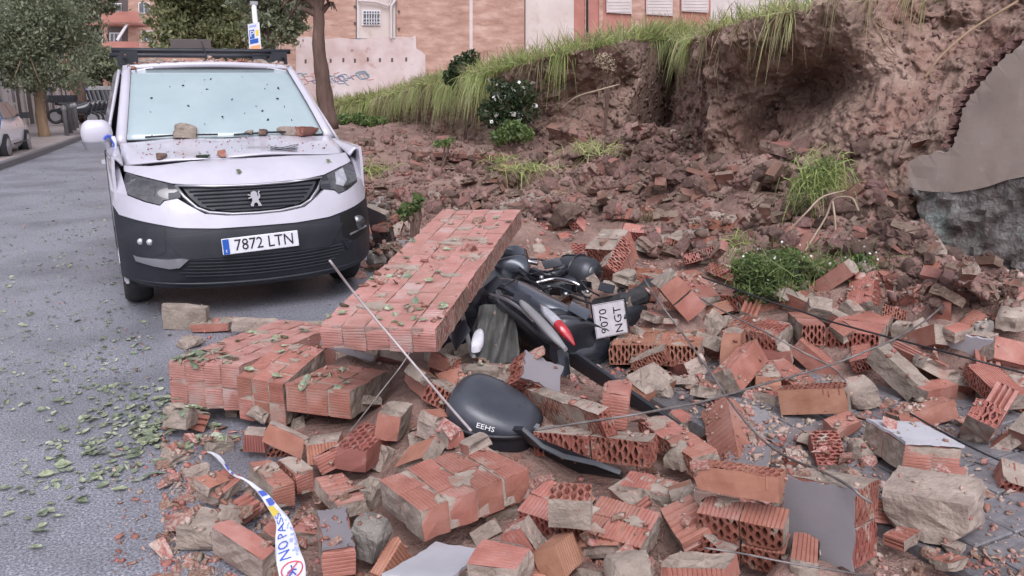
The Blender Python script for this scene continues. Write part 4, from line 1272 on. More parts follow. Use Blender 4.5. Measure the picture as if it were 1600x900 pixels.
    M('col91', 'masonry_block', 'crusted masonry strip sliding from the retaining wall base', 'masonry', GP, 'mortar', .05, .95)
    M('beam91', 'brick_beam', 'reddish brick beam below the stone base of the wall', 'masonry', GP, 'clod', .05, .95)
    M('beam89', 'timber_beam', 'short square beam jutting from the foot of the bank', 'beam', None, 'wood', .03, .96)

# ================================================================ VAN
VAN_O = (0.909, 5.939, 0.0)
_zs = [.12, .15, .25, .45, .6, .75, .9, 1.0, 1.06, 1.10]
_ys = [.16, .14, .05, 0, .01, .05, .10, .22, .345, .46]


def van_front(x, z):
    a = abs(x) / .9
    return float(np.interp(z, _zs, _ys)) + .10 * a ** 2 + .28 * a ** 6


def clip_poly_grid(poly, res):
    bm = bmesh.new()
    bm.faces.new([bm.verts.new((x, y, 0)) for x, y in poly])
    for a in (0, 1):
        lo, hi = min(p[a] for p in poly), max(p[a] for p in poly)
        k = math.floor(lo / res) * res + res
        no = Vector((1, 0, 0)) if a == 0 else Vector((0, 1, 0))
        while k < hi - 1e-4:
            bmesh.ops.bisect_plane(bm, geom=bm.verts[:] + bm.edges[:] + bm.faces[:], plane_co=no * k, plane_no=no)
            k += res
    return bm


def skin(name, poly, fn, off, thick, mat, parent, res=.06, smooth=True, crown=0.0):
    """solid patch on a surface y=fn(x,z): outer face stands 'off' proud"""
    bm = clip_poly_grid(poly, res)
    if crown:
        bnd = {v for e in bm.edges if e.is_boundary for v in e.verts}
    r = bmesh.ops.extrude_face_region(bm, geom=bm.faces[:])
    back = {v for v in r['geom'] if isinstance(v, bmesh.types.BMVert)}
    for v in bm.verts:
        x, z = v.co.x, v.co.y
        y = fn(x, z) - (off if v not in back else off - thick)
        if crown and v not in back and v not in bnd: y -= crown
        v.co = (x, y, z)
    bmesh.ops.recalc_face_normals(bm, faces=bm.faces)
    me = bpy.data.meshes.new(name)
    bm.to_mesh(me)
    bm.free()
    if smooth: auto_smooth(me, 40)
    return link(name, me, parent, mat)


def roof_half(y): return .70 + .02 * min(1, (y - 1.85) / 1.0)


def make_van():
    root = thing('delivery_van', 'white delivery van with dented bonnet parked by the rubble', 'van', VAN_O)
    L = 4.36
    # ---- side walls / body shell
    def half(y, z):
        w = .905 - .03 * max(0, (.5 - z)) - (.0 if z < 1.1 else (z - 1.1) / .66 * .195)
        if y > 4.0: w -= (y - 4.0) ** 2 * .5
        w -= max(0, .9 - y) ** 2 * .10
        return w
    zz = [.22, .32, .45, .6, .8, .95, 1.08]
    for s, nm in ((-1, 'side_panel'), (1, 'side_panel')):
        mb = MB()
        ys = np.linspace(.40, L, 34)
        top = lambda y: 1.12 + .03 * min(1, y / 1.2)
        def fn(i, j):
            y = .40 + (L - .40) * i
            z = .24 + (top(y) - .24) * j
            return (s * half(y, z), y, z)
        mb.grid(fn, 34, 8)
        # wheel arches: drop faces inside the arch circles
        me = mb.mesh(nm)
        bm = bmesh.new()
        bm.from_mesh(me)
        for wy in (.90, 3.69):
            for z0 in (.34,):
                dele = [f for f in bm.faces if math.hypot(f.calc_center_median().y - wy, f.calc_center_median().z - z0) < .37]
                bmesh.ops.delete(bm, geom=dele, context='FACES')
        for v in bm.verts:
            for wy in (.90, 3.69):
                dy, dz = v.co.y - wy, v.co.z - .34
                r = math.hypot(dy, dz)
                if any(e.is_boundary for e in v.link_edges) and r < .47 and v.co.z > .26:
                    v.co.y, v.co.z = wy + dy / r * .38, .34 + dz / r * .38
        bmesh.ops.solidify(bm, geom=bm.faces[:], thickness=.02)
        bmesh.ops.recalc_face_normals(bm, faces=bm.faces)
        bm.to_mesh(me)
        bm.free()
        auto_smooth(me, 40)
        link(nm, me, root, 'van_white')
        # upper side with window, door pillar
        mb = MB()
        def fu(i, j):
            z = 1.12 + .03 + (1.735 - 1.15) * j
            y0 = 1.10 + .78 * j
            y = y0 + (L - .02 - y0) * i
            return (s * (half(y, z) - .004), y, z)
        mb.grid(fu, 20, 6)
        me = mb.mesh('upper_side', True)
        up = link('upper_side', me, root, 'van_white')
        md = up.modifiers.new('thick', 'SOLIDIFY')
        md.thickness = .02
        md.offset = -s
        for (ya, yb) in ((1.30, 2.25), (2.35, 3.3)):
            mb = MB()
            def fw(i, j):
                z = 1.20 + .43 * j
                a = ya + (.62 if ya < 1.5 else 0.05) * j
                y = a + (yb - a) * i
                return (s * (half(y, z) + .003), y, z)
            mb.grid(fw, 8, 4)
            g = mb.build('side_window', 'side_glass', up, True)
            md = g.modifiers.new('t', 'SOLIDIFY')
            md.thickness = .006
        # door lines and handle
        for dy in (1.22, 2.30):
            MB().tube([(s * (half(dy, z) + .001), dy + (.0 if z < 1.1 else 0), z) for z in np.linspace(.35, 1.14, 9)], .004, 5).build('door_seam', 'ink_black', root)
        MB().box((s * (half(2.15, .98) + .02), 2.12, .98), (.03, .17, .035)).build('door_handle', 'van_white', root)
        # lower rubbing strip
        MB().grid(lambda i, j: (s * (half(1.3 + 2 * i, .42) + .012), 1.3 + 2.0 * i, .36 + .12 * j), 12, 2).build('side_moulding', 'black_plastic', root, True)
    # ---- roof
    def rf(i, j):
        y = 1.83 + (L - 1.83 - .05) * i
        x = (j * 2 - 1)
        w = .715
        z = 1.728 + .055 * (1 - x * x) + .035 * math.sin(min(1, i * 2.2) * math.pi / 2) - .02 * abs(x) ** 6
        return (x * w, y, z)
    ro = MB().grid(rf, 22, 14).build('roof', 'van_white', root, True)
    md = ro.modifiers.new('t', 'SOLIDIFY')
    md.thickness = .03
    # rear
    MB().grid(lambda i, j: ((2 * i - 1) * half(L - .02, .3 + 1.45 * j), L - .01 - .04 * j, .25 + 1.5 * j), 8, 6).build('rear_door', 'van_white', root, True)
    MB().grid(lambda i, j: ((2 * i - 1) * .86, .55 + 3.7 * j, .24), 4, 8).build('underbody', 'dark_void', root)
    # ---- front: engine-bay block behind the skins so nothing shows through
    MB().grid(lambda i, j: ((2 * i - 1) * .80, van_front((2 * i - 1) * .80, .22 + .8 * j) + .07, .22 + .8 * j), 16, 10).build('front_frame', 'dark_void', root)
    # bumper, black
    top = [(-.90, .80), (-.866, .738), (-.739, .707), (-.51, .658), (-.269, .641), (0, .640), (.269, .641), (.51, .658), (.739, .707), (.866, .738), (.90, .80)]
    bot = [(.895, .30), (.80, .265), (.62, .235), (.4, .215), (0, .205), (-.4, .215), (-.62, .235), (-.80, .265), (-.895, .30)]
    bump = skin('bumper', top + bot, van_front, .0, .05, 'black_plastic', root, .05)
    # lower slats of the air intake
    for k in range(6):
        z = .30 + k * .024
        w = .50 + k * .035
        MB().tube([(x, van_front(x, z) - .006, z + .035 * (abs(x) / .7) ** 2) for x in np.linspace(-w, w, 17)], .0065, 5).build('intake_slat', 'black_plastic', bump)
    lip = MB().tube([(x, van_front(x, .235) - .012, .243 + .045 * (abs(x) / .8) ** 2) for x in np.linspace(-.82, .82, 25)], .012, 6).build('bumper_lip', 'black_plastic', bump, True)
    # raised band with the plate
    skin('plate_panel', [(-.62, .60), (-.3, .625), (.3, .625), (.62, .60), (.50, .44), (-.50, .44)], van_front, .008, .02, 'black_plastic', bump, .06)
    # white front panel between bumper and headlamps / grille
    tp = [(-.885, .89), (-.81, .875), (-.70, .83), (-.612, .806), (-.58, .836), (-.50, .85), (-.43, .80), (-.34, .742), (-.2, .722), (0, .716), (.2, .722), (.34, .742), (.43, .80),
          (.50, .85), (.58, .836), (.612, .806), (.70, .83), (.81, .875), (.885, .89)]
    skin('front_panel', tp + top[::-1], van_front, .012, .04, 'van_white', root, .05)
    # wings beside the headlamps
    for s in (-1, 1):
        P = [(s * a, b) for a, b in [(.83, 1.06), (.812, .95), (.80, .872), (.885, .885), (.90, .90), (.90, 1.10), (.86, 1.12)]]
        skin('front_wing', P, lambda x, z: van_front(x, z), .010, .05, 'van_white', root, .04)
    # strip between bonnet edge and grille (front of the bonnet, bent up)
    up = [(-.80, 1.055), (-.63, 1.052), (-.36, 1.074), (0, 1.080), (.36, 1.082), (.63, 1.072), (.80, 1.075)]
    dn = [(.80, 1.018), (.66, .99), (.52, .951), (.36, .932), (.0, .922), (-.36, .930), (-.52, .948), (-.66, .985), (-.80, 1.022)]
    skin('bonnet_front', up + dn, lambda x, z: van_front(x, z), .016, .03, 'van_white', root, .04)
    # grille
    gr = [(-.455, .912), (-.2, .908), (.2, .908), (.455, .912), (.415, .848), (.36, .79), (.29, .762), (.15, .745), (0, .742), (-.15, .745), (-.29, .762), (-.36, .79), (-.415, .848)]
    g = skin('grille', gr, van_front, -.012, .03, 'black_plastic', root, .05)
    for k in range(6):
        z = .766 + k * .0255
        w = .30 + .024 * k if k else .27
        MB().tube([(x, van_front(x, z) + .004, z) for x in np.linspace(-w, w, 11)], .006, 5).build('grille_bar', 'black_plastic', g)
    # chrome surround
    ring = [(-.50, .932), (-.25, .918), (0, .914), (.25, .918), (.50, .932), (.455, .86), (.385, .785), (.31, .750), (.16, .730), (0, .727), (-.16, .730), (-.31, .750), (-.385, .785), (-.455, .86), (-.50, .932)]
    MB().tube([(x, van_front(x, z) - .010, z) for x, z in ring], .011, 6).build('grille_surround', 'silver', root, True)
    # lion emblem standing on its hind legs, facing image left
    lion = [(-.5, .55), (-.95, .62), (-1, .50), (-.55, .40), (-.60, .30), (-1.0, .18), (-.95, .06), (-.45, .14), (-.42, -.15), (-.60, -.45), (-.75, -.62), (-.70, -.85), (-.30, -.88), (-.32, -.72),
            (-.12, -.45), (.12, -.42), (.35, -.62), (.30, -.85), (.82, -.88), (.78, -.68), (.58, -.35), (.45, -.05), (.72, .12), (.78, .45), (.62, .72), (.85, .95), (.60, .98), (.46, .70), (.55, .45), (.42, .22),
            (.38, .55), (.28, .88), (.0, 1.0), (-.35, .92), (-.55, .75)]
    lion = [(x * .047, .822 + z * .055) for x, z in lion]
    MB().poly_prism(lion, lambda x, z, d: (x, van_front(0, z) - .014 - d, z), 0, .012).build('lion_emblem', 'dull_silver', root)
    # headlamps
    for s in (-1, 1):
        hl = [(.79, 1.024), (.68, 1.003), (.626, .982), (.51, .945), (.478, .892), (.485, .856), (.584, .843), (.611, .812), (.693, .836), (.804, .88), (.812, .95)]
        hl = [(s * a, b) for a, b in hl]
        lamp = skin('headlight', hl, van_front, .002, .04, 'lamp_glass', root, .05)
        mid = [(s * a, b) for a, b in [(.545, .955), (.555, .842), (.478, .856), (.474, .892), (.505, .94)]]
        skin('indicator_lens', mid, van_front, .006, .01, 'black_plastic', lamp, .04)
        inner = [(s * a, b) for a, b in ([(.70, .985), (.62, .96), (.60, .88), (.66, .86), (.70, .90)] if s > 0 else [(.76, .99), (.66, .975), (.62, .93), (.64, .87), (.74, .88), (.78, .93)])]
        skin('reflector', inner, van_front, .005, .008, 'lamp_clear' if s > 0 else 'lamp_glass', lamp, .05)
    # fog lamps, with recess
    for s in (-1, 1):
        rec = [(s * a, b) for a, b in [(.60, .66), (.80, .69), (.85, .62), (.845, .50), (.70, .46), (.61, .50)]]
        rc = skin('fog_lamp_recess', rec, van_front, .004, .012, 'dark_void' if s > 0 else 'black_plastic', bump, .05)
        if s > 0:
            o = MB().tube([(.755, van_front(.755, .58) - .02, .585), (.755, van_front(.755, .58) + .03, .585)], .052, 16).build('fog_lamp', 'lamp_glass', root, True)
            MB().tube([(.67 + .08 * 0, van_front(.66, .52) - .012, .51), (.84, van_front(.84, .54) - .012, .535)], .008, 6).build('fog_lamp_trim', 'silver', root)
            MB().poly_prism([(.60, .47), (.68, .45), (.64, .40)], lambda x, z, d: (x, van_front(x, z) - d, z), 0, .012).build('bumper_corner', 'black_plastic', root)
        else:
            MB().tube([(-.70, van_front(-.70, .565) - .012, .566), (-.70, van_front(-.70, .565) + .03, .566)], .022, 12).build('fog_lamp', 'lamp_clear', root, True)
            MB().tube([(-.755, van_front(-.755, .565) - .012, .568), (-.755, van_front(-.755, .565) + .03, .568)], .022, 12).build('fog_lamp', 'lamp_clear', root, True)
    # silver blade, only left in the broken side of the bumper
    bl = [(-.81, .472), (-.785, .462), (-.60, .448), (-.52, .452), (-.475, .442), (-.535, .386), (-.60, .380), (-.70, .403), (-.80, .432)]
    skin('bumper_blade', bl, van_front, .022, .03, 'silver', root, .05)
    # number plate
    pm = MB().box((0, 0, 0), (.52, .012, .112)).mesh('number_plate')
    bevelled(pm, .004, 1)
    plate = link('number_plate', pm, root, 'plate_white')
    plate.location = (.004, van_front(0, .52) - .022, .524)
    plate.rotation_euler = (math.radians(-2), math.radians(-2.2), 0)
    b = MB().box((-.234, -.0075, 0), (.042, .003, .104)).build('country_band', 'plate_blue', plate)
    t = link('plate_lettering', text_mesh('E', .026), plate, 'plate_white')
    t.matrix_local = Matrix.Translation((-.234, -.0105, -.030)) @ Matrix.Rotation(math.pi / 2, 4, 'X')
    t = link('plate_lettering', text_mesh('7872 LTN', .112), plate, 'ink_black')
    t.matrix_local = Matrix.Translation((.024, -.0078, 0)) @ Matrix.Rotation(math.pi / 2, 4, 'X') @ Matrix.Diagonal((.88, 1.0, 1, 1))
    # ---- bonnet
    def bon(i, j):
        x = (2 * j - 1) * .80
        a = abs(x) / .8
        yf = van_front(x, 1.085) - .02 + .03 * a
        y = yf + (1.02 + .05 * a * a - yf) * i
        z = 1.092 + .115 * i ** .8 - .030 * a ** 3 * (1 - .4 * i) + .010 * math.sin(3 * x + 1) * (1 - i)
        z += -.022 * math.exp(-((i - .45) / .3) ** 2 - ((x + .15) / .35) ** 2) + .006 * math.sin(9 * x + 5 * i)
        return (x, y, z)
    bo = MB().grid(bon, 22, 30).build('bonnet', 'van_white', root, True)
    md = bo.modifiers.new('t', 'SOLIDIFY')
    md.thickness = .015
    # dark gap under the sprung bonnet edge
    MB().tube([(x, van_front(x, 1.085) - .014 + .03 * (abs(x) / .8), 1.082 - .030 * (abs(x) / .8) ** 3 + .010 * math.sin(3 * x + 1)) for x in np.linspace(-.78, .78, 30)], .006, 5).build('bonnet_gap', 'ink_black', root)
    # wing tops between bonnet and side
    for s in (-1, 1):
        def wt(i, j):
            y = .50 + (1.16 - .50) * i
            xi = .80
            zi = 1.092 + .115 * max(0, (i - .06)) ** .8 - .03
            xo = half(y, 1.12) - .0
            zo = 1.12
            x = xi + (xo - xi) * j
            return (s * x, y, zi + (zo - zi) * j + .02 * math.sin(j * math.pi))
        o = MB().grid(wt, 10, 6).build('wing_top', 'van_white', root, True)
        md = o.modifiers.new('t', 'SOLIDIFY')
        md.thickness = .015
    # ---- windscreen, pillars, cowl
    def ws(i, j, off=0.0):
        z = 1.20 + .535 * j
        xw = .765 - .115 * j
        x = (2 * i - 1) * xw
        y = 1.00 + .80 * j - .035 * math.sin(j * math.pi) + .10 * (x / xw) ** 2 * (1 - .35 * j)
        return (x, y - off, z + off * .6)
    gl = MB().grid(lambda i, j: ws(i, j), 20, 12).build('windscreen', 'cabin_glass', root, True)
    md = gl.modifiers.new('t', 'SOLIDIFY')
    md.thickness = .008
    md.offset = 1
    for s in (0, 1):
        MB().tube([(ws(s, j)[0] * 1.022, ws(s, j)[1] + .02, ws(s, j)[2]) for j in np.linspace(-.06, 1.02, 12)], [.046 - .008 * k / 12 for k in range(12)], 8).build('windscreen_pillar', 'van_white', root, True)
        MB().tube([(ws(s, j)[0] * .985, ws(s, j)[1] - .008, ws(s, j)[2]) for j in np.linspace(0, 1, 10)], .010, 6).build('windscreen_seal', 'ink_black', root, True)
    MB().tube([(ws(i, 1.0)[0], ws(i, 1.0)[1] - .004, ws(i, 1.0)[2] + .004) for i in np.linspace(0, 1, 12)], .009, 6).build('windscreen_seal', 'ink_black', root, True)
    MB().grid(lambda i, j: ((2 * i - 1) * (.75 - .02 * j), 1.01 + .085 * (2 * i - 1) ** 2 + .04 * j - .02, 1.196 + .016 * j), 14, 2).build('wiper_cowl', 'black_plastic', root)
    for x0, x1 in ((-.62, -.10), (.02, .55)):
        MB().tube([(x0, .985 + .08 * (x0 / .75) ** 2, 1.222), ((x0 + x1) / 2, .975 + .08 * ((x0 + x1) / 1.5) ** 2, 1.232), (x1, .97 + .08 * (x1 / .75) ** 2, 1.228)], .008, 5).build('wiper', 'ink_black', root)
    # rear view mirror housing behind glass, and stickers
    skin_fn = lambda x, z: ws(.5, (z - 1.20) / .535)[1]
    MB().poly_prism([(-.03, 1.64), (.115, 1.64), (.095, 1.555), (-.01, 1.555)], lambda x, z, d: (x, skin_fn(x, z) - .004 - d, z), 0, .004).build('sensor_patch', 'grey_paint', gl)
    MB().poly_prism([(-.60, 1.645), (-.535, 1.645), (-.54, 1.615), (-.61, 1.615)], lambda x, z, d: (x, skin_fn(x, z) + .075 - d, z), 0, .004).build('green_sticker', 'weed_green', gl)
    # front edge of roof with gutter
    MB().tube([(x, 1.83 + .06 * (x / .7) ** 2, 1.742 + .035 * (1 - (x / .7) ** 2)) for x in np.linspace(-.69, .69, 14)], .03, 8).build('roof_edge', 'van_white', root, True)
    # roof rack cross bars with feet
    for y in (2.15, 3.2):
        rb = MB().tube([(x, y, 1.905) for x in np.linspace(-.76, .74, 5)], .022, 8).build('roof_bar', 'black_plastic', root, True)
        for s in (-1, 1):
            MB().box((s * .63, y, 1.845), (.14, .09, .11)).build('bar_foot', 'black_plastic', rb)
    for s in (-1, 1):
        MB().tube([(s * .665, y, 1.845) for y in (2.0, 2.7, 3.6, 3.9)], .014, 6).build('roof_rail', 'black_plastic', root)
    # aerial
    a = MB().tube([(0.015, 1.95, 1.775), (.0, 2.0, 1.80)], [.03, .018], 8).build('aerial_base', 'ink_black', root, True)
    MB().tube([(0.0, 2.0, 1.80), (-.03, 2.14, 1.985)], [.009, .004], 6).build('aerial', 'ink_black', root)
    # mirrors
    for s in (-1,):
        mb = MB()
        c = (s * .945, 1.12, 1.25)
        se = lambda q, p: math.copysign(abs(q) ** p, q)
        mb.grid(lambda i, j: (c[0] + s * .112 * se(math.cos(2 * math.pi * i), .55) * abs(math.sin(math.pi * (.02 + .96 * j))) ** .28 * (.94 + .06 * j), c[1] + .07 * se(math.sin(2 * math.pi * i), .7) * abs(math.sin(math.pi * (.02 + .96 * j))) ** .3,
                              c[2] - .108 + .216 * j), 28, 14)
        m = mb.build('wing_mirror', 'van_white', root, True)
        MB().grid(lambda i, j: (c[0] + s * .112 * se(math.cos(2 * math.pi * i), .55) * (.80 + .20 * j), c[1] + .074 * se(math.sin(2 * math.pi * i), .7) * (.8 + .2 * j), c[2] - .114 + .06 * j), 28, 2).build('mirror_trim', 'silver', m, True)
        MB().box((s * .86, 1.17, 1.185), (.10, .07, .075)).build('mirror_arm', 'black_plastic', m)
        if s < 0:
            MB().tube(curve_pts([(s * .90, 1.035, 1.215), (s * .875, 1.04, 1.24), (s * .845, 1.05, 1.225), (s * .84, 1.05, 1.19)], 4), .011, 5).build('tied_tape', 'tape_blue', m)
            MB().tube(curve_pts([(s * .84, 1.045, 1.235), (s * .832, 1.04, 1.19), (s * .842, 1.045, 1.13), (s * .87, 1.06, 1.09)], 4), .016, 6).build('tied_tape', 'tape_white', m)
            MB().tube(curve_pts([(s * .852, 1.035, 1.215), (s * .838, 1.03, 1.18), (s * .846, 1.035, 1.15)], 4), .008, 5).build('tied_tape', 'tape_blue', m)
    # wheels
    for s in (-1, 1):
        for wy in (.90, 3.69):
            w = MB()
            prof = [(.20, -.09), (.29, -.10), (.318, -.075), (.325, 0), (.318, .075), (.29, .10), (.20, .09)]
            w.grid(lambda i, j: (s * .79 + prof[round(j * 6)][1], wy + prof[round(j * 6)][0] * math.cos(2 * math.pi * i), .325 + prof[round(j * 6)][0] * math.sin(2 * math.pi * i)), 28, 6)
            wh = w.build('wheel', 'rubber', root, True)
            MB().tube([(s * .79 - .07, wy, .325), (s * .79 + .07, wy, .325)], .205, 20).build('rim', 'silver', wh)
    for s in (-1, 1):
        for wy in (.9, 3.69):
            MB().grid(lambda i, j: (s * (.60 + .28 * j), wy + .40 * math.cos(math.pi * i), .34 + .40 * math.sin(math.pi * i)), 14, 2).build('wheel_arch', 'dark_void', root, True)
    return root

# ================================================================ CRUSHED SCOOTER
def loft(name, secs, mat, parent, n=20, sub=6, power=1.0, smooth=True, cap=True):
    """secs: (centre, half-vector a, half-vector b); superellipse sections joined smoothly"""
    C = curve_pts([s[0] for s in secs], sub)
    A = curve_pts([s[1] for s in secs], sub)
    B = curve_pts([s[2] for s in secs], sub)
    v, f = [], []
    for c, a, b in zip(C, A, B):
        for k in range(n):
            w = 2 * math.pi * k / n
            x, y = math.cos(w), math.sin(w)
            x = math.copysign(abs(x) ** power, x)
            y = math.copysign(abs(y) ** power, y)
            v.append(c + a * x + b * y)
    m = len(C)
    for i in range(m - 1):
        for k in range(n):
            f.append((i * n + k, i * n + (k + 1) % n, (i + 1) * n + (k + 1) % n, (i + 1) * n + k))
    if cap:
        f.append(tuple(range(n)))
        f.append(tuple(range((m - 1) * n, m * n)))
    mb = MB().add(v, f)
    me = mb.mesh(name)
    if smooth: auto_smooth(me, 50)
    return link(name, me, parent, mat)


def flat_piece(name, px_pts, zs, thick, mat, parent, bev=.006, bulge=0.0):
    """solid plate through measured corner points, thickness away from the eye side normal"""
    P = [at_z(x, y, z) for (x, y), z in zip(px_pts, zs)]
    c = sum(P) / len(P)
    nrm = np.zeros(3)
    for a, b in zip(P, P[1:] + P[:1]): nrm += np.cross(a - c, b - c)
    nrm /= np.linalg.norm(nrm)
    if nrm @ (EYE - c) < 0: nrm = -nrm
    v = list(P) + [p - nrm * thick for p in P]
    n = len(P)
    f = [(i, i + n, (i + 1) % n + n, (i + 1) % n) for i in range(n)]
    if bulge:
        v += [c + nrm * bulge]
        f += [(i, (i + 1) % n, 2 * n) for i in range(n)]
    else:
        f += [tuple(range(n))]
    f += [tuple(range(2 * n - 1, n - 1, -1))]
    me = MB().add(v, f).mesh(name)
    if bev: bevelled(me, bev, 2)
    return link(name, me, parent, mat)


def make_scooter():
    root = thing('crushed_scooter', 'black motor scooter lying crushed under the leaning brick slab', 'scooter', at_z(870, 545, .12))
    inv = root.matrix_basis.copy()
    parts = []

    def keep(o):
        parts.append(o)
        return o
    Z = at_z
    A = lambda *t: np.array(t, float)
    up = A(0, 0, 1)

    def sec(px, py, z, wx, wz, tilt=0.0, ax=(1, 0)):
        d = A(ax[0], ax[1], 0) / math.hypot(*ax)
        a = d * wx * math.cos(tilt) + up * wx * math.sin(tilt)
        b = -d * wz * math.sin(tilt) + up * wz * math.cos(tilt)
        return (Z(px, py, z), a, b)
    # dark mass under the slab: legshield, floor and front
    keep(loft('front_body', [sec(716, 540, .20, .13, .06, .2), sec(738, 500, .26, .20, .11, .2), sec(768, 455, .33, .20, .12, .1), sec(795, 425, .40, .16, .10, 0), sec(806, 402, .43, .10, .07, 0)], 'gloss_black', None, power=.85))
    # seat and tail along the scooter
    keep(loft('seat', [sec(776, 462, .34, .08, .08), sec(800, 470, .36, .13, .11, -.2), sec(832, 492, .34, .15, .12, -.2), sec(862, 520, .29, .14, .11, -.2), sec(880, 545, .24, .08, .08)], 'gloss_black', None, power=.8))
    keep(loft('side_panel', [sec(778, 442, .47, .03, .03, -.3), sec(806, 450, .47, .075, .045, -.3), sec(842, 470, .43, .095, .05, -.35), sec(880, 492, .38, .10, .05, -.35), sec(920, 512, .31, .075, .05, -.3), sec(940, 520, .27, .03, .03)], 'gloss_graphite', None, power=.75))
    keep(loft('side_panel', [sec(768, 468, .44, .02, .025, -.3), sec(795, 476, .46, .05, .045, -.5), sec(826, 496, .43, .055, .05, -.5), sec(852, 518, .39, .05, .045, -.5), sec(876, 540, .34, .02, .02)], 'gloss_black', None, power=.7))
    keep(MB().tube(curve_pts([Z(766, 460, .50), Z(790, 468, .52), Z(815, 484, .50), Z(834, 502, .475)]), .009, 6).build('trim_strip', 'silver', None, True))
    keep(loft('grab_rail', [sec(814, 472, .52, .012, .012), sec(822, 480, .515, .026, .018, -.4), sec(842, 500, .49, .03, .02, -.4), sec(862, 522, .45, .028, .02, -.4), sec(884, 546, .40, .010, .010)], 'grey_paint', None))
    keep(loft('lower_fairing', [sec(868, 500, .36, .05, .04), sec(892, 515, .33, .11, .07, -.2), sec(916, 532, .27, .12, .09, -.2), sec(932, 545, .21, .09, .08), sec(938, 556, .17, .04, .04)], 'gloss_black', None, power=.8))
    # tail lamp: clear part then red
    keep(loft('tail_lamp', [sec(845, 478, .485, .008, .01), sec(852, 486, .485, .024, .02, -.4), sec(866, 500, .46, .035, .026, -.4), sec(874, 509, .445, .034, .026, -.4)], 'lamp_clear', None))
    keep(loft('tail_lamp_lens', [sec(873, 508, .452, .029, .026, -.4), sec(882, 518, .43, .027, .024, -.4), sec(891, 529, .40, .016, .015, -.4), sec(897, 538, .375, .006, .006)], 'lamp_red', None))
    # wheel housing
    keep(loft('rear_mudguard', [sec(836, 520, .30, .03, .05), sec(850, 510, .33, .08, .09), sec(872, 520, .30, .10, .12), sec(884, 545, .22, .06, .10), sec(888, 572, .15, .03, .04)], 'black_plastic', None, power=.85))
    # exhaust silencer
    c0, c1 = Z(872, 424, .36), Z(950, 430, .40)
    ax = (c1 - c0) / np.linalg.norm(c1 - c0)
    s1 = np.cross(ax, up); s1 /= np.linalg.norm(s1)
    s2 = np.cross(s1, ax)
    pts = [c0 + ax * t for t in (0, .03, .09, .20, .29, .33)]
    rr = [.04, .085, .112, .115, .10, .07]
    keep(loft('exhaust_silencer', [(p, s1 * r, s2 * r) for p, r in zip(pts, rr)], 'grey_silencer', None, n=24, power=.85))
    keep(MB().tube([pts[-1] - ax * .03, pts[-1] + ax * .012], [.085, .06], 18).build('silencer_cap', 'gloss_black', None, True))
    keep(MB().tube([pts[-1], pts[-1] + ax * .035], .016, 10).build('tail_pipe', 'dark_void', None))
    ring = [pts[3] + (s1 * math.cos(t) + s2 * math.sin(t)) * .121 for t in np.linspace(0, 2 * math.pi, 24)]
    keep(MB().tube(ring, .008, 5).build('silencer_band', 'ink_black', None))
    ln = curve_pts([pts[1] + s2 * .087, pts[2] + s2 * .114 + s1 * .02, pts[3] + s2 * .116, pts[4] + s2 * .10 - s1 * .02])
    keep(MB().tube(ln, .006, 5).build('silencer_seam', 'ink_black', None))
    # engine clutter
    keep(loft('engine_casing', [sec(820, 438, .27, .06, .07), sec(848, 448, .29, .14, .10, .1), sec(886, 456, .28, .15, .10, .1), sec(918, 462, .25, .10, .08), sec(934, 466, .22, .04, .04)], 'black_plastic', None, power=.7))
    keep(MB().tube(curve_pts([Z(832, 424, .42), Z(850, 430, .41), Z(872, 426, .42), Z(886, 416, .42)]), .03, 10).build('air_box', 'gloss_black', None, True))
    keep(MB().tube(curve_pts([Z(836, 442, .41), Z(866, 436, .43), Z(892, 440, .43), Z(906, 446, .41)]), .011, 6).build('chrome_pipe', 'chrome', None, True))
    for k in range(7):
        c = Z(868 + 8 * k, 455 - 1.6 * k, .385)
        keep(MB().box(c, (.006, .075, .05), M=Matrix.Rotation(.5, 3, 'Z')).build('cooling_fin', 'chrome' if k % 3 == 0 else 'black_plastic', None))
    for k, pp in enumerate([[(800, 420, .42), (815, 428, .44), (828, 440, .43), (836, 452, .40)], [(804, 410, .45), (830, 405, .47), (862, 408, .46)], [(890, 462, .34), (910, 470, .33), (930, 476, .30)],
                            [(812, 433, .45), (842, 446, .44), (858, 462, .42)], [(905, 455, .36), (915, 466, .36), (918, 480, .34)]]):
        keep(MB().tube(curve_pts([Z(*p) for p in pp]), .007, 6).build('cable', 'ink_black', None, True))
    # handlebar end with mirror stub near the slab's top edge
    keep(loft('headset_cover', [sec(786, 398, .50, .03, .03), sec(797, 393, .52, .065, .035, .2), sec(810, 396, .51, .05, .035, .2), sec(816, 402, .50, .02, .02)], 'gloss_graphite', None, power=.8))
    keep(loft('headset_cover', [sec(780, 415, .46, .05, .03), sec(800, 412, .48, .10, .05, .1), sec(816, 418, .46, .05, .04), sec(822, 424, .44, .02, .02)], 'gloss_graphite', None, power=.75))
    keep(MB().tube(curve_pts([Z(808, 402, .49), Z(824, 408, .47), Z(840, 412, .45)]), .014, 8).build('handlebar', 'chrome', None, True))
    # rear wheel lying tilted
    cc = Z(968, 462, .30)
    t1 = A(.62, -.45, .25); t1 /= np.linalg.norm(t1)
    t2 = np.cross(A(.32, -.25, .9), t1); t2 /= np.linalg.norm(t2)
    t3 = np.cross(t1, t2)
    mb = MB()
    R, r = .20, .06
    nn, mm = 44, 12
    v = []
    for i in range(nn):
        w = 2 * math.pi * i / nn
        rad = t1 * math.cos(w) + t2 * math.sin(w)
        for j in range(mm):
            x = 2 * math.pi * j / mm
            g = .006 if (i % 2 and abs(math.cos(x)) > .3) else 0
            v.append(cc + rad * (R + (r - g) * math.cos(x)) + t3 * (r - g) * 1.05 * math.sin(x))
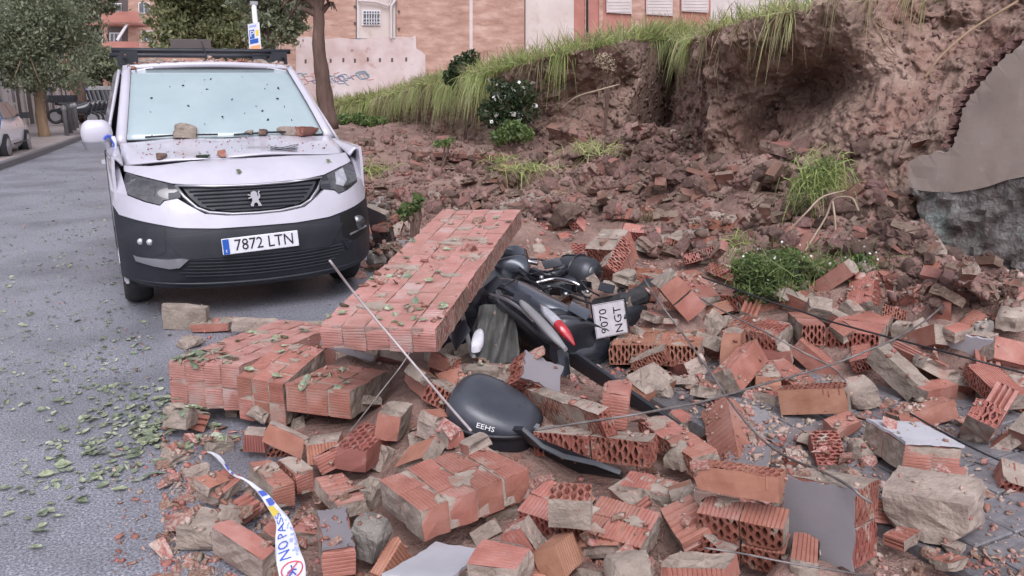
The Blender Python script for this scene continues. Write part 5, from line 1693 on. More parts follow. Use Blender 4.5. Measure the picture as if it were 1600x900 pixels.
    f = [(i * mm + j, i * mm + (j + 1) % mm, ((i + 1) % nn) * mm + (j + 1) % mm, ((i + 1) % nn) * mm + j) for i in range(nn) for j in range(mm)]
    tyre = mb.add(v, f).build('rear_tyre', 'rubber', None, False)
    keep(tyre)
    keep(MB().tube([cc - t3 * .04, cc + t3 * .03], [.15, .14], 24).build('rear_rim', 'black_plastic', None, True))
    for k in range(5):
        w = 2 * math.pi * k / 5
        d = t1 * math.cos(w) + t2 * math.sin(w)
        keep(MB().tube([cc + t3 * .04, cc + t3 * .03 + d * .14], .018, 6).build('spoke', 'gloss_black', None))
    keep(loft('rear_fender', [sec(925, 520, .24, .03, .06), sec(950, 512, .25, .10, .07), sec(985, 500, .24, .11, .08), sec(1010, 490, .20, .07, .06), sec(1022, 486, .17, .02, .02)], 'black_plastic', None, power=.85))
    # splinters of broken fairing
    for k, (pp, zz) in enumerate([([(700, 520), (726, 498), (735, 515), (712, 548)], [.38, .44, .40, .34]), ([(806, 455), (830, 462), (826, 476), (800, 468)], [.55, .53, .50, .53]), ([(893, 470), (925, 486), (916, 500), (888, 484)], [.44, .41, .39, .42]),
                                  ([(846, 408), (872, 402), (880, 414), (852, 420)], [.50, .50, .47, .47]), ([(938, 440), (962, 446), (958, 458), (934, 452)], [.42, .40, .38, .40]), ([(798, 560), (836, 545), (842, 556), (806, 578)], [.30, .34, .32, .27]),
                                  ([(870, 548), (884, 540), (892, 584), (878, 590)], [.30, .31, .2, .2]), ([(756, 448), (776, 430), (786, 440), (764, 462)], [.52, .55, .53, .50])]):
        keep(flat_piece('broken_fairing', pp, zz, .006, ('gloss_black', 'black_plastic', 'gloss_graphite')[k % 3], None, .002, .008))
    for pp in ([(812, 418, .5), (828, 428, .52), (850, 424, .50), (874, 432, .46)], [(838, 456, .44), (868, 448, .48), (896, 458, .44), (922, 466, .40)], [(786, 446, .54), (800, 440, .55), (812, 432, .52)], [(905, 436, .5), (918, 452, .45), (936, 462, .40)]):
        keep(MB().tube(curve_pts([Z(*p) for p in pp]), .0055, 5).build('cable', 'ink_black', None, True))
    for px_, py_, z_ in ((858, 452, .40), (884, 462, .38), (846, 436, .44), (918, 458, .38)):
        keep(MB().tube([Z(px_, py_, z_), Z(px_, py_, z_) + up * .02], [.016, .012], 8).build('bolt', 'silver', None, True))
    # number plate and its bracket
    pl, pr, br_, bl_ = Z(927, 477, .45), Z(972, 466, .45), Z(977, 523, .27), Z(938, 528, .27)
    M = frame_matrix((pl + pr + br_ + bl_) / 4, (pr + br_ - pl - bl_), (pl + pr - br_ - bl_))
    w = np.linalg.norm(pr - pl) * .98
    h = np.linalg.norm(pl - bl_) * .98
    pm = MB().box((0, 0, 0), (w, h, .003)).mesh('number_plate')
    bevelled(pm, .0012, 1)
    p = keep(link('number_plate', pm, None, 'plate_dull'))
    p.matrix_world = M
    back = MB().box((0.006, 0.004, -.006), (w + .02, h + .006, .006)).build('plate_backing', 'ink_black', p)
    sc = h / .165
    rim = MB()
    for (x, y, a, b) in ((0, h / 2 - .004, w - .006, .002), (0, -h / 2 + .004, w - .006, .002), (w / 2 - .004, 0, .002, h - .006), (-w / 2 + .004, 0, .002, h - .006)):
        rim.box((x, y, .0018), (a, b, .0012))
    rim.build('plate_border', 'ink_black', p)
    R90 = Matrix.Rotation(math.pi / 2, 4, 'Z')
    for txt, x, s in (('9070', -w * .2, .40), ('NGT', w * .24, .40)):
        t = link('plate_lettering', text_mesh(txt, h * .40), p, 'ink_black')
        t.matrix_local = Matrix.Translation((x, -.004 if txt == '9070' else -.01, .0022)) @ R90 @ Matrix.Diagonal((.92, 1, 1, 1))
    keep(MB().tube([(pr + br_) / 2, (pr + br_) / 2 + A(.05, .03, -.03), Z(985, 500, .24)], .014, 6).build('plate_bracket', 'black_plastic', None, True))
    # legshield edge, inner tray and white item
    keep(MB().tube(curve_pts([Z(722, 488, .38), Z(729, 520, .34), Z(738, 552, .28), Z(746, 572, .22)]), .013, 6).build('legshield_edge', 'grey_paint', None, True))
    keep(loft('legshield', [sec(704, 545, .16, .05, .03), sec(714, 520, .24, .10, .06), sec(724, 495, .32, .10, .07), sec(738, 470, .36, .07, .05)], 'black_plastic', None, power=.8))
    keep(loft('white_cover', [sec(744, 545, .31, .026, .02), sec(746, 536, .33, .034, .026), sec(748, 524, .35, .028, .024), sec(749, 517, .36, .012, .012)], 'plate_white', None, n=14, power=.6))
    for o in parts:
        o.parent = root
        o.matrix_parent_inverse = inv.inverted()
    # grey cloth jacket caught in the scooter
    mb = MB()
    q = [Z(748, 478, .44), Z(800, 474, .46), Z(738, 604, .14), Z(812, 590, .16)]

    def cl(i, j):
        p = (q[0] * (1 - i) + q[1] * i) * (1 - j) + (q[2] * (1 - i) + q[3] * i) * j
        fold = .075 * float(fbm(np.array([3.2 * i + 1.2 * j, 1.6 * j, .5]), 3, .55)) + .02 * math.sin(9 * i + 5 * j)
        n = A(-.3, -.85, .4)
        return p + n * fold + A(0, 0, .05 * math.sin(math.pi * j))
    cl_ = MB().grid(cl, 26, 26).build('grey_jacket', 'cloth_grey', None, True)
    md = cl_.modifiers.new('t', 'SOLIDIFY')
    md.thickness = .006
    tag(cl_, 'crumpled olive grey cloth hanging out of the crushed scooter', 'cloth')
    make_top_case()
    make_panel()


def make_top_case():
    Z = at_z
    root = thing('top_case', 'black scooter top case lying on its lid among the bricks', 'top case', Z(750, 690, .12))
    inv = root.matrix_basis.inverted()
    A = lambda *t: np.array(t, float)
    # frame: long axis from left to right end, depth away from the eye
    l, r = Z(690, 650, .31), Z(826, 684, .26)
    ex = r - l
    W = np.linalg.norm(ex)
    ex /= W
    ey = A(-ex[1], ex[0], 0); ey /= np.linalg.norm(ey)
    ey = ey * .97 + A(0, 0, .16); ey -= ex * (ey @ ex); ey /= np.linalg.norm(ey)
    ez = np.cross(ex, ey)
    c = (l + r) / 2 + ey * .12 - ez * .02
    n = 40

    def outline(t, sc=1.0):
        w = 2 * math.pi * t
        x, y = math.cos(w), math.sin(w)
        x = math.copysign(abs(x) ** .62, x)
        y = math.copysign(abs(y) ** .7, y)
        # pointed towards the right end
        k = 1 - .30 * max(0, x)
        return x * W / 2 * sc, y * .16 * k * sc
    lv = [(-.11, .93), (-.085, .985), (-.03, 1.0), (.0, 1.0)]
    v, f = [], []
    for h, s in lv:
        for k in range(n):
            x, y = outline(k / n, s)
            v.append(c + ex * x + ey * y + ez * h)
    for i in range(len(lv) - 1):
        for k in range(n):
            f.append((i * n + k, i * n + (k + 1) % n, (i + 1) * n + (k + 1) % n, (i + 1) * n + k))
    f.append(tuple(range(n)))
    f.append(tuple(range((len(lv) - 1) * n, len(lv) * n)))
    me = MB().add(v, f).mesh('case_base')
    auto_smooth(me, 50)
    objs = [link('case_base', me, None, 'black_plastic')]
    lv = [(.012, 1.02), (.03, 1.03), (.055, 1.0), (.08, .93), (.10, .80), (.112, .6), (.118, .3), (.119, .05)]
    v, f = [], []
    for h, s in lv:
        for k in range(n):
            x, y = outline(k / n, s)
            hh = h * (.82 - .45 * x / (W / 2))
            v.append(c + ex * x + ey * y + ez * hh)
    for i in range(len(lv) - 1):
        for k in range(n):
            f.append((i * n + k, i * n + (k + 1) % n, (i + 1) * n + (k + 1) % n, (i + 1) * n + k))
    f.append(tuple(range(n)))
    f.append(tuple(range((len(lv) - 1) * n, len(lv) * n)))
    me = MB().add(v, f).mesh('case_lid')
    auto_smooth(me, 50)
    lid = link('case_lid', me, None, 'case_graphite')
    objs.append(lid)
    rim = [c + ex * outline(k / n, 1.03)[0] + ey * outline(k / n, 1.03)[1] + ez * .006 for k in range(n + 1)]
    objs.append(MB().tube(rim, .011, 6, cap=False).build('case_seam', 'ink_black', None, True))
    # raised white letters on the front of the lid
    tx = text_mesh('EEHS', .030, extrude=.001)
    t = link('case_lettering', tx, None, 'frame_white')
    p = c + ex * (.03) - ey * .162 + ez * .035
    x0, y0 = outline(.755, 1.03)
    xa, ya = outline(.73, 1.03)
    fx = ex * (x0 - xa) + ey * (y0 - ya)
    if fx @ ex < 0: fx = -fx
    yv = ez * .8 + ey * .5
    t.matrix_world = frame_matrix(c + ex * (x0 - .005) + ey * (y0 - .002) + ez * .046, fx - ez * .08 * np.linalg.norm(fx), yv) @ Matrix.Diagonal((1.12, .9, 1, 1))
    objs.append(t)
    # latch
    objs.append(MB().box(c + ex * (W / 2 - .015) - ey * .03 + ez * .012, (.06, .03, .016), M=Matrix((ex, ey, ez)).transposed()).build('latch', 'silver', None))
    a = c + ex * (W / 2 - .05) - ey * .06 + ez * .01
    objs.append(MB().tube(curve_pts([a, a - ex * .03 - ez * .04 - ey * .02, a - ex * .02 - ez * .10 - ey * .03, a + ex * .02 - ez * .15 - ey * .03]), .004, 5).build('pull_strap', 'silver', None, True))
    for o in objs:
        o.parent = root
        o.matrix_parent_inverse = inv


def make_panel():
    o = flat_piece('black_panel', [(788, 672), (812, 690), (850, 712), (905, 738), (972, 750), (968, 742), (930, 726), (880, 715), (846, 700), (815, 672)],
                   [.27, .2, .17, .15, .15, .19, .21, .22, .24, .30], .02, 'black_plastic', None, .004)
    tag(o, 'torn black plastic panel right of the top case', 'panel')
    o = flat_piece('plastic_board', [(888, 552), (902, 553), (1064, 668), (1052, 676), (890, 572)], [.29, .29, .2, .16, .2], .02, 'black_plastic', None, .003)
    tag(o, 'long dark board lying from the scooter towards the puddle', 'board')

# ================================================================ LOOSE THINGS
BVH = None


def build_bvh():
    """everything solid so far, for resting small things on it"""
    global BVH
    bpy.context.view_layer.update()
    vs, fs = [], []
    for o in COL.objects:
        if o.type != 'MESH' or o.name.startswith(('terrain', 'sky')): continue
        r = o
        while r.parent: r = r.parent
        if r.name.startswith(('delivery_van', 'retaining', 'earth_bank', 'crushed_scooter', 'top_case')): continue
        b = len(vs)
        M = np.array(o.matrix_world)
        n = len(o.data.vertices)
        co = np.empty(n * 3, np.float32)
        o.data.vertices.foreach_get('co', co)
        co = co.reshape(-1, 3) @ M[:3, :3].T + M[:3, 3]
        vs += [tuple(c) for c in co.tolist()]
        fs += [tuple(i + b for i in p.vertices) for p in o.data.polygons]
    BVH = BVHTree.FromPolygons(vs, fs)
    return BVH


def drop(u, v, zmax=3.0):
    h = BVH.ray_cast(Vector((u, v, zmax)), Vector((0, 0, -1)))
    return h[0], h[1]


def shard_mesh(name, seed, flat=.45, mat=None):
    rs = random.Random(seed)
    bm = bmesh.new()
    for _ in range(11):
        p = Vector((rs.uniform(-1, 1), rs.uniform(-1, 1), rs.uniform(-1, 1) * flat))
        if rs.random() < .5: p.x = math.copysign(.9, p.x)
        if rs.random() < .5: p.z = math.copysign(flat, p.z)
        bm.verts.new(p * .5)
    bmesh.ops.convex_hull(bm, input=bm.verts)
    bmesh.ops.delete(bm, geom=[v for v in bm.verts if not v.link_faces], context='VERTS')
    bmesh.ops.dissolve_limit(bm, angle_limit=.12, verts=bm.verts, edges=bm.edges)
    bmesh.ops.triangulate(bm, faces=bm.faces)
    me = bpy.data.meshes.new(name)
    bm.to_mesh(me)
    bm.free()
    if mat: me.materials.append(MATS[mat])
    return me


def tri_arrays(me):
    v = np.empty(len(me.vertices) * 3, np.float32)
    me.vertices.foreach_get('co', v)
    f = np.array([p.vertices[:] for p in me.polygons])
    return v.reshape(-1, 3), f


def rand_rot(rs, n, tilt=.5):
    yaw = rs.uniform(0, 2 * np.pi, n)
    tx, ty = rs.normal(0, tilt, n), rs.normal(0, tilt, n)
    cz, sz, cx, sx, cy, sy = np.cos(yaw), np.sin(yaw), np.cos(tx), np.sin(tx), np.cos(ty), np.sin(ty)
    R = np.empty((n, 3, 3))
    R[:, 0] = np.stack([cz * cy, cz * sy * sx - sz * cx, cz * sy * cx + sz * sx], 1)
    R[:, 1] = np.stack([sz * cy, sz * sy * sx + cz * cx, sz * sy * cx - cz * sx], 1)
    R[:, 2] = np.stack([-sy, cy * sx, cy * cx], 1)
    return R


def mass(name, protos, pos, size, rs, mat, label, tilt=.5, kind='stuff', stretch=None):
    R = rand_rot(rs, len(pos), tilt)
    ch = rs.integers(0, len(protos), len(pos))
    Vs, Fs, o = [], [], 0
    for k, (v, f) in enumerate(protos):
        m = ch == k
        if not m.any(): continue
        sc = np.ones((m.sum(), 3)) if stretch is None else rs.uniform(*stretch, (m.sum(), 3))
        X = np.einsum('nij,nkj->nki', R[m], v[None] * sc[:, None] * size[m][:, None, None]) + pos[m][:, None]
        n, kk = X.shape[:2]
        Vs.append(X.reshape(-1, 3))
        Fs.append((f[None] + (np.arange(n) * kk)[:, None, None]).reshape(-1, 3) + o)
        o += n * kk
    ob = link(name, mesh_np(name, np.concatenate(Vs), np.concatenate(Fs)), None, mat)
    return tag(ob, label, None, None, kind)


def in_view(n, x0, x1, y0, y1, zg=.15, rs=RNG):
    """n ground points spread evenly over a part of the site as seen"""
    px, py = rs.uniform(x0, x1, n), rs.uniform(y0, y1, n)
    return np.array([at_z(a, b, zg)[:2] for a, b in zip(px, py)])


def visible(n, x0, x1, y0, y1, rs, clear=.10, cap=40):
    """points on bare ground (not on bricks) spread evenly over a part of the site as seen"""
    o = []
    for a, b in zip(rs.uniform(x0, x1, n), rs.uniform(y0, y1, n)):
        h = BVH.ray_cast(Vector(EYE), Vector(ray(a, b)).normalized())
        if h[0] is None or (h[0] - Vector(EYE)).length > cap: continue
        z0 = max(float(hz0(np.array([h[0].x]), np.array([h[0].y]))[0]), 0 if h[0].x < 2.2 else .12)
        if h[0].z > z0 + clear or h[0].x < 2 and h[0].y > 5.8: continue
        o.append(tuple(h[0]))
    return np.array(o)


def half_bricks():
    """part-buried broken bricks filling the heap between the big pieces"""
    rs = np.random.default_rng(77)
    build_bvh()
    ms = [brick_mesh((.15, .11, .075), 'ribu', 'mort', 'rough', 'brick_red'), brick_mesh((.13, .10, .08), 'mort', 'ribu', 'broken', 'brick_red'), brick_mesh((.17, .12, .06), 'smooth', 'rough', 'mort', 'brick_orange'),
          brick_mesh((.12, .10, .09), 'rough', 'mort', 'mort', 'brick_brown'), brick_mesh((.16, .09, .08), 'rough', 'ribu', 'bigu', 'brick_red'), brick_mesh((.14, .12, .05), 'ribv', 'mort', 'rough', 'brick_red')]
    lm = [lump_mesh('mortar_chunk', (.12, .10, .08), 'mortar', .16, 80 + k, boxy=.75) for k in range(4)]
    pts = np.concatenate([visible(90, 330, 1300, 600, 899, rs, .09), visible(55, 260, 720, 540, 760, rs, .09), visible(40, 560, 900, 330, 600, rs, .12), visible(110, 900, 1600, 400, 620, rs, .12), visible(35, 1200, 1600, 620, 860, rs, .06)])
    used = []
    for p in pts:
        if p[0] < .12 and p[1] < 4.6 and rs.random() < .9: continue
        if p[0] > 2.1 and p[1] < 1.7: continue
        if 2.35 < p[0] < 3.1 and 1.9 < p[1] < 3.0 and rs.random() < .85: continue
        if any((p[0] - q[0]) ** 2 + (p[1] - q[1]) ** 2 < .010 for q in used): continue
        used.append(p)
        if rs.random() < .3:
            o = link('mortar_chunk', lm[rs.integers(0, 4)])
            tag(o, 'tan mortar chunk half buried among the bricks', 'mortar chunk', 'mortar chunks in the heap')
        else:
            o = link('half_brick', ms[rs.integers(0, 6)])
            tag(o, 'broken half brick part buried in the heap', 'half brick', 'half bricks in the heap')
        s = rs.uniform(.55, 1.05)
        R = rand_rot(rs, 1, .38)[0]
        o.matrix_world = Matrix.Translation(Vector((p[0], p[1], p[2] + .018 * s))) @ Matrix(R.tolist()).to_4x4() @ Matrix.Diagonal((s, s, s, 1))


def dusty(*a):
    m = brick_mesh(*a, 'brick_dusty').copy()
    m.materials[1] = MATS['mortar_dusty']
    m.materials[2] = MATS['brick_dusty']
    return m


def heap_pieces():
    """larger broken pieces of hollow brick wall lying over the right-hand heap and the slope"""
    rs = np.random.default_rng(31)
    build_bvh()
    ms = [brick_mesh((.28, .13, .09), 'ribu', 'broken', 'mort', 'brick_red'), brick_mesh((.27, .12, .10), 'mort', 'holes', 'broken', 'brick_red'), brick_mesh((.22, .15, .09), 'rough', 'smooth', 'ribu', 'brick_orange'),
          brick_mesh((.30, .15, .09), 'ribu', 'holes', 'mort', 'brick_red'), brick_mesh((.30, .10, .12), 'bigu', 'smooth', 'mort', 'brick_red'), brick_mesh((.25, .14, .06), 'mort', 'mort', 'rough', 'brick_red'),
          brick_mesh((.42, .13, .10), 'ribv', 'broken', 'broken', 'brick_red'), brick_mesh((.20, .13, .10), 'broken', 'ribu', 'mort', 'brick_brown')]
    ds = [dusty((.45, .22, .08), 'smooth', 'mort', 'rough'), dusty((.60, .14, .10), 'mort', 'mort', 'rough'), dusty((.34, .28, .07), 'smooth', 'rough', 'rough'), dusty((.30, .15, .12), 'mort', 'rough', 'ribu'), dusty((.28, .13, .09), 'smooth', 'smooth', 'broken')]
    used = []
    for pts, lst, nm, lab, cat, grp, s0, s1, tl, gap in (
            (np.concatenate([visible(260, 980, 1600, 430, 620, rs, .3), visible(110, 1100, 1600, 600, 720, rs, .1), visible(60, 860, 1130, 340, 470, rs, .3), visible(30, 560, 700, 300, 380, rs, .3)]), ms, 'broken_brick', 'broken hollow brick piece in the right hand heap', 'brick', 'broken hollow bricks in the heap', .65, 1.1, .33, .135),
            (np.concatenate([visible(90, 560, 1100, 205, 350, rs, .3), visible(75, 1050, 1480, 215, 440, rs, .3), visible(25, 1260, 1420, 170, 240, rs, .4)]), ds, 'masonry_slab', 'dusty broken masonry slab on the slumped slope', 'masonry', 'masonry slabs on the slope', .65, 1.15, .28, .30)):
        for p in pts:
            if 2.3 < p[0] < 3.0 and 1.9 < p[1] < 3.1 and rs.random() < .8: continue
            if any(math.hypot(p[0] - b[0][0], p[1] - b[0][1]) < .05 + .40 * max(b[2][0], b[2][1]) for kk, b in BLOCKS.items() if kk != 'slab86'): continue
            if 1.2 < p[0] < 2.75 and 3.35 < p[1] < 5.0: continue
            if p[0] > 2.05 and p[1] < 1.75: continue
            d = math.hypot(p[0], p[1])
            if any((p[0] - q[0]) ** 2 + (p[1] - q[1]) ** 2 < (gap * (1 + .06 * d)) ** 2 for q in used): continue
            used.append(p)
            k = rs.integers(0, len(lst))
            o = link(nm, lst[k])
            s = rs.uniform(s0, s1)
            R = rand_rot(rs, 1, tl)[0]
            o.matrix_world = Matrix.Translation(Vector((p[0], p[1], p[2] + .03 * s))) @ Matrix(R.tolist()).to_4x4() @ Matrix.Diagonal((s, s, s, 1))
            tag(o, lab, cat, grp)


def bank_debris():
    """stones and crumbs stuck in the cut face; roots hanging from it"""
    rs = np.random.default_rng(13)
    n, m = BANKV.shape[:2]
    arr = [tri_arrays(shard_mesh('c', 140 + k, .7)) for k in range(6)]
    N = 5200
    i = rs.integers(30, n - 1, N)
    j = rs.integers(9, m - 12, N)
    P = BANKV[i, j]
    d = np.linalg.norm(P - EYE, axis=1)
    s = (.008 + .05 * rs.random(N) ** 4) * np.clip(d / 7, .8, 1.8)
    mass('bank_stones', arr, P, s, rs, 'clod_mass', 'small stones and crumbs stuck in the cut face of the bank', .8, 'stuff', (.6, 1.3))
    for k in range(16):
        a = int(rs.uniform(.34, .86) * n)
        b = 8 + rs.integers(0, 14)
        p = BANKV[a, b]
        q = []
        for t in range(7):
            jj = min(m - 14, b + int(t * rs.uniform(2, 7)))
            c = BANKV[min(n - 1, max(0, a + int(rs.normal(0, 3) * t * .5))), jj]
            q.append(c - INN[a] * (.05 + .03 * math.sin(t + k)))
        o = MB().tube(curve_pts(q, 4), [.006 * (1 - .1 * x / 7) * (1 - .6 * x / 25) + .0012 for x in range(25)], 4).build('root', 'bark_light' if k % 2 else 'twig', None, True)
        tag(o, 'thin bare root hanging down the cut face of the bank', 'root', 'roots hanging from the bank')


def slope_pieces():
    """single stones, boards and stakes that stand out on the slumped slope"""
    build_bvh()

    def hit(px, py):
        h = BVH.ray_cast(Vector(EYE), Vector(ray(px, py)).normalized())[0]
        return np.array(h) if h is not None else at_h(px, py, 6.5)
    for px, py, w, hh, mat, lab in ((1372, 178, 22, 14, 'mortar', 'pale flat stone on top of the small stone group by the wall'), (1394, 172, 12, 17, 'mortar', 'upright pale stone at right of the small stone group'),
                                    (1322, 200, 24, 13, 'brick_dusty', 'red stone at left of the small stone group'), (1346, 182, 24, 13, 'mortar', 'tan stone in the middle of the small stone group'),
                                    (1358, 238, 28, 34, 'concrete_lump', 'grey slab stone standing below the small stone group'), (1376, 208, 13, 12, 'brick_dusty', 'small pink stone below the pale flat stone'),
                                    (1000, 212, 44, 26, 'clod', 'large brown stone under the overhang mid slope'), (950, 268, 42, 24, 'brick_dusty', 'pinkish broken stone left of the red tiles on the slope'),
                                    (1040, 292, 26, 32, 'brick_red', 'dark red wedge of brick standing on the slope'), (605, 222, 20, 16, 'clod', 'brown stone beside another near the van windscreen'),
                                    (570, 226, 24, 14, 'clod', 'brown stone nearest the van in the far earth'), (715, 248, 30, 16, 'brick_dusty', 'dusty block in a row of the far earth')):
        p = hit(px, py)
        s = np.linalg.norm(p - EYE) / FPX
        o = link('stone', lump_mesh('stone', (w * s, w * s * .8, hh * s), mat, .10, int(px) % 41, boxy=.85))
        o.location = p + np.array([0, 0, hh * s * .2])
        o.rotation_euler = (.15 * math.sin(px), .15 * math.cos(py), px * .7)
        tag(o, lab, 'stone', 'stones standing out on the slope')

    def board(name, a, b, r, mat, lab, cat):
        A, B = hit(*a), hit(*b)
        A, B = A + np.array([0, 0, r]), B + np.array([0, 0, r])
        d = Vector(B - A)
        q = d.to_track_quat('X', 'Z').to_matrix()
        o = MB().box((A + B) / 2, (d.length, r * 2.4, r * 1.3), M=q).build(name, mat)
        bevelled(o.data, r * .15, 1)
        tag(o, lab, cat)
    board('board', (1050, 209), (1084, 233), .035, 'plank_pale', 'short pale plank on the rubble cone under the bank', 'plank')
    board('board', (1172, 288), (1224, 299), .04, 'mortar_dusty', 'pale log like piece lying left of the grassy clump', 'log')
    board('roof_tile', (958, 273), (1016, 249), .045, 'brick_dusty', 'long dusty red tile lying slanted on the slope', 'tile')
    board('roof_tile', (925, 305), (985, 300), .04, 'brick_dusty', 'long dusty tile lying level above the broken wall piece', 'tile')
    board('brick_beam', (1078, 300), (1150, 272), .05, 'brick_dusty', 'long red beam slanting on the earth in mid slope', 'beam')
    board('brick_beam', (650, 246), (780, 252), .06, 'brick_dusty', 'low straight brick footing showing in the far earth', 'beam')
    p = hit(1336, 232)
    o = MB().tube([p, p + np.array([0, 0, .23])], [.016, .014], 6).build('stake', 'plank_pale')
    tag(o, 'thin wooden stake standing in the small stone group', 'stake')


def project(p):
    d = np.asarray(p, float) - EYE
    z = d @ F_
    return np.array([800 + FPX * (d @ XR) / z, 450 - FPX * (d @ UR) / z])


LANDMARKS = [('the dark perforated brick', 'perf1'), ('the biggest foreground wall block', 'big25'), ('the grey upright slab', 'grey50'), ('the long perforated brick', 'perf37'), ('the white rendered block', 'white53'),
             ('the big mortar block', 'mort51'), ('the long smooth brown brick', 'big55'), ('the mortar capped ribbed wall piece', 'rib70'), ('the propped white panel', 'white59'), ('the steeply leaning brick', 'long57'),
             ('the timber beam', 'beam89'), ('the small perforated brick', 'perf40'), ('the large wall block on the road', 'wallA'), ('the leaning slab', 'slab86'), ('the red ribbed bottom brick', 'red45'),
             ('the upright ribbed brick', 'stand35'), ('the long pale capping', 'pale66'), ('the grey rendered upright brick', 'white22'), ('the big earth block', 'rock92'), ('the mortar block behind the slab', 'mort85'),
             ('the brick below the number plate', 'perf73'), ('the sliding masonry strip', 'col91'), ('the jagged pink slab', 'slab65'), ('the tan block at the tape', 'mort19')]
ORD = ['nearest', 'second', 'third', 'fourth', 'fifth', 'sixth', 'seventh', 'eighth', 'ninth', 'tenth', 'eleventh', 'twelfth', 'thirteenth', 'fourteenth', 'fifteenth', 'sixteenth', 'seventeenth', 'eighteenth', 'nineteenth', 'twentieth', 'twenty first', 'twenty second', 'twenty third', 'twenty fourth', 'twenty fifth', 'twenty sixth']


def name_by_neighbours():
    """say of each loose piece which landmark it lies beside and how far along it comes"""
    marks = [(t, project(BLOCKS[k][0])) for t, k in LANDMARKS] + [('the flowering bush', np.array([790, 165])), ('the weed patch', np.array([1310, 440])), ('the slid grass clump', np.array([1280, 262])), ('the van headlight', np.array([540, 280]))]
    what = {'half_brick': 'broken half brick', 'mortar_chunk': 'tan mortar chunk', 'earth_clod': 'brown earth clod', 'dirty_brick': 'earth stained brick', 'masonry_slab': 'dusty masonry slab'}
    sets = {}
    for o in COL.objects:
        st = o.name.split('.')[0]
        if o.parent or (st not in what and not (st == 'broken_brick' and o.get('group') == 'broken hollow bricks in the heap')): continue
        p = project(o.matrix_world.translation)
        t, m = min(marks, key=lambda q: np.hypot(*(q[1] - p)))
        d = p - m
        rel = ('right of' if d[0] > 0 else 'left of') if abs(d[0]) > abs(d[1]) else ('below' if d[1] > 0 else 'above')
        sets.setdefault((what.get(st, 'broken hollow brick'), rel, t), []).append((float(np.hypot(*d)), o))
    for (w, rel, t), L in sets.items():
        L.sort(key=lambda x: x[0])
        for k, (_, o) in enumerate(L):
            if len(L) == 1: o['label'] = f'{w} just {rel} {t}'
            elif k < len(ORD): o['label'] = f'{w}, {ORD[k]} of those {rel} {t}'
            else: o['label'] = f'{w} farthest out among those {rel} {t}'


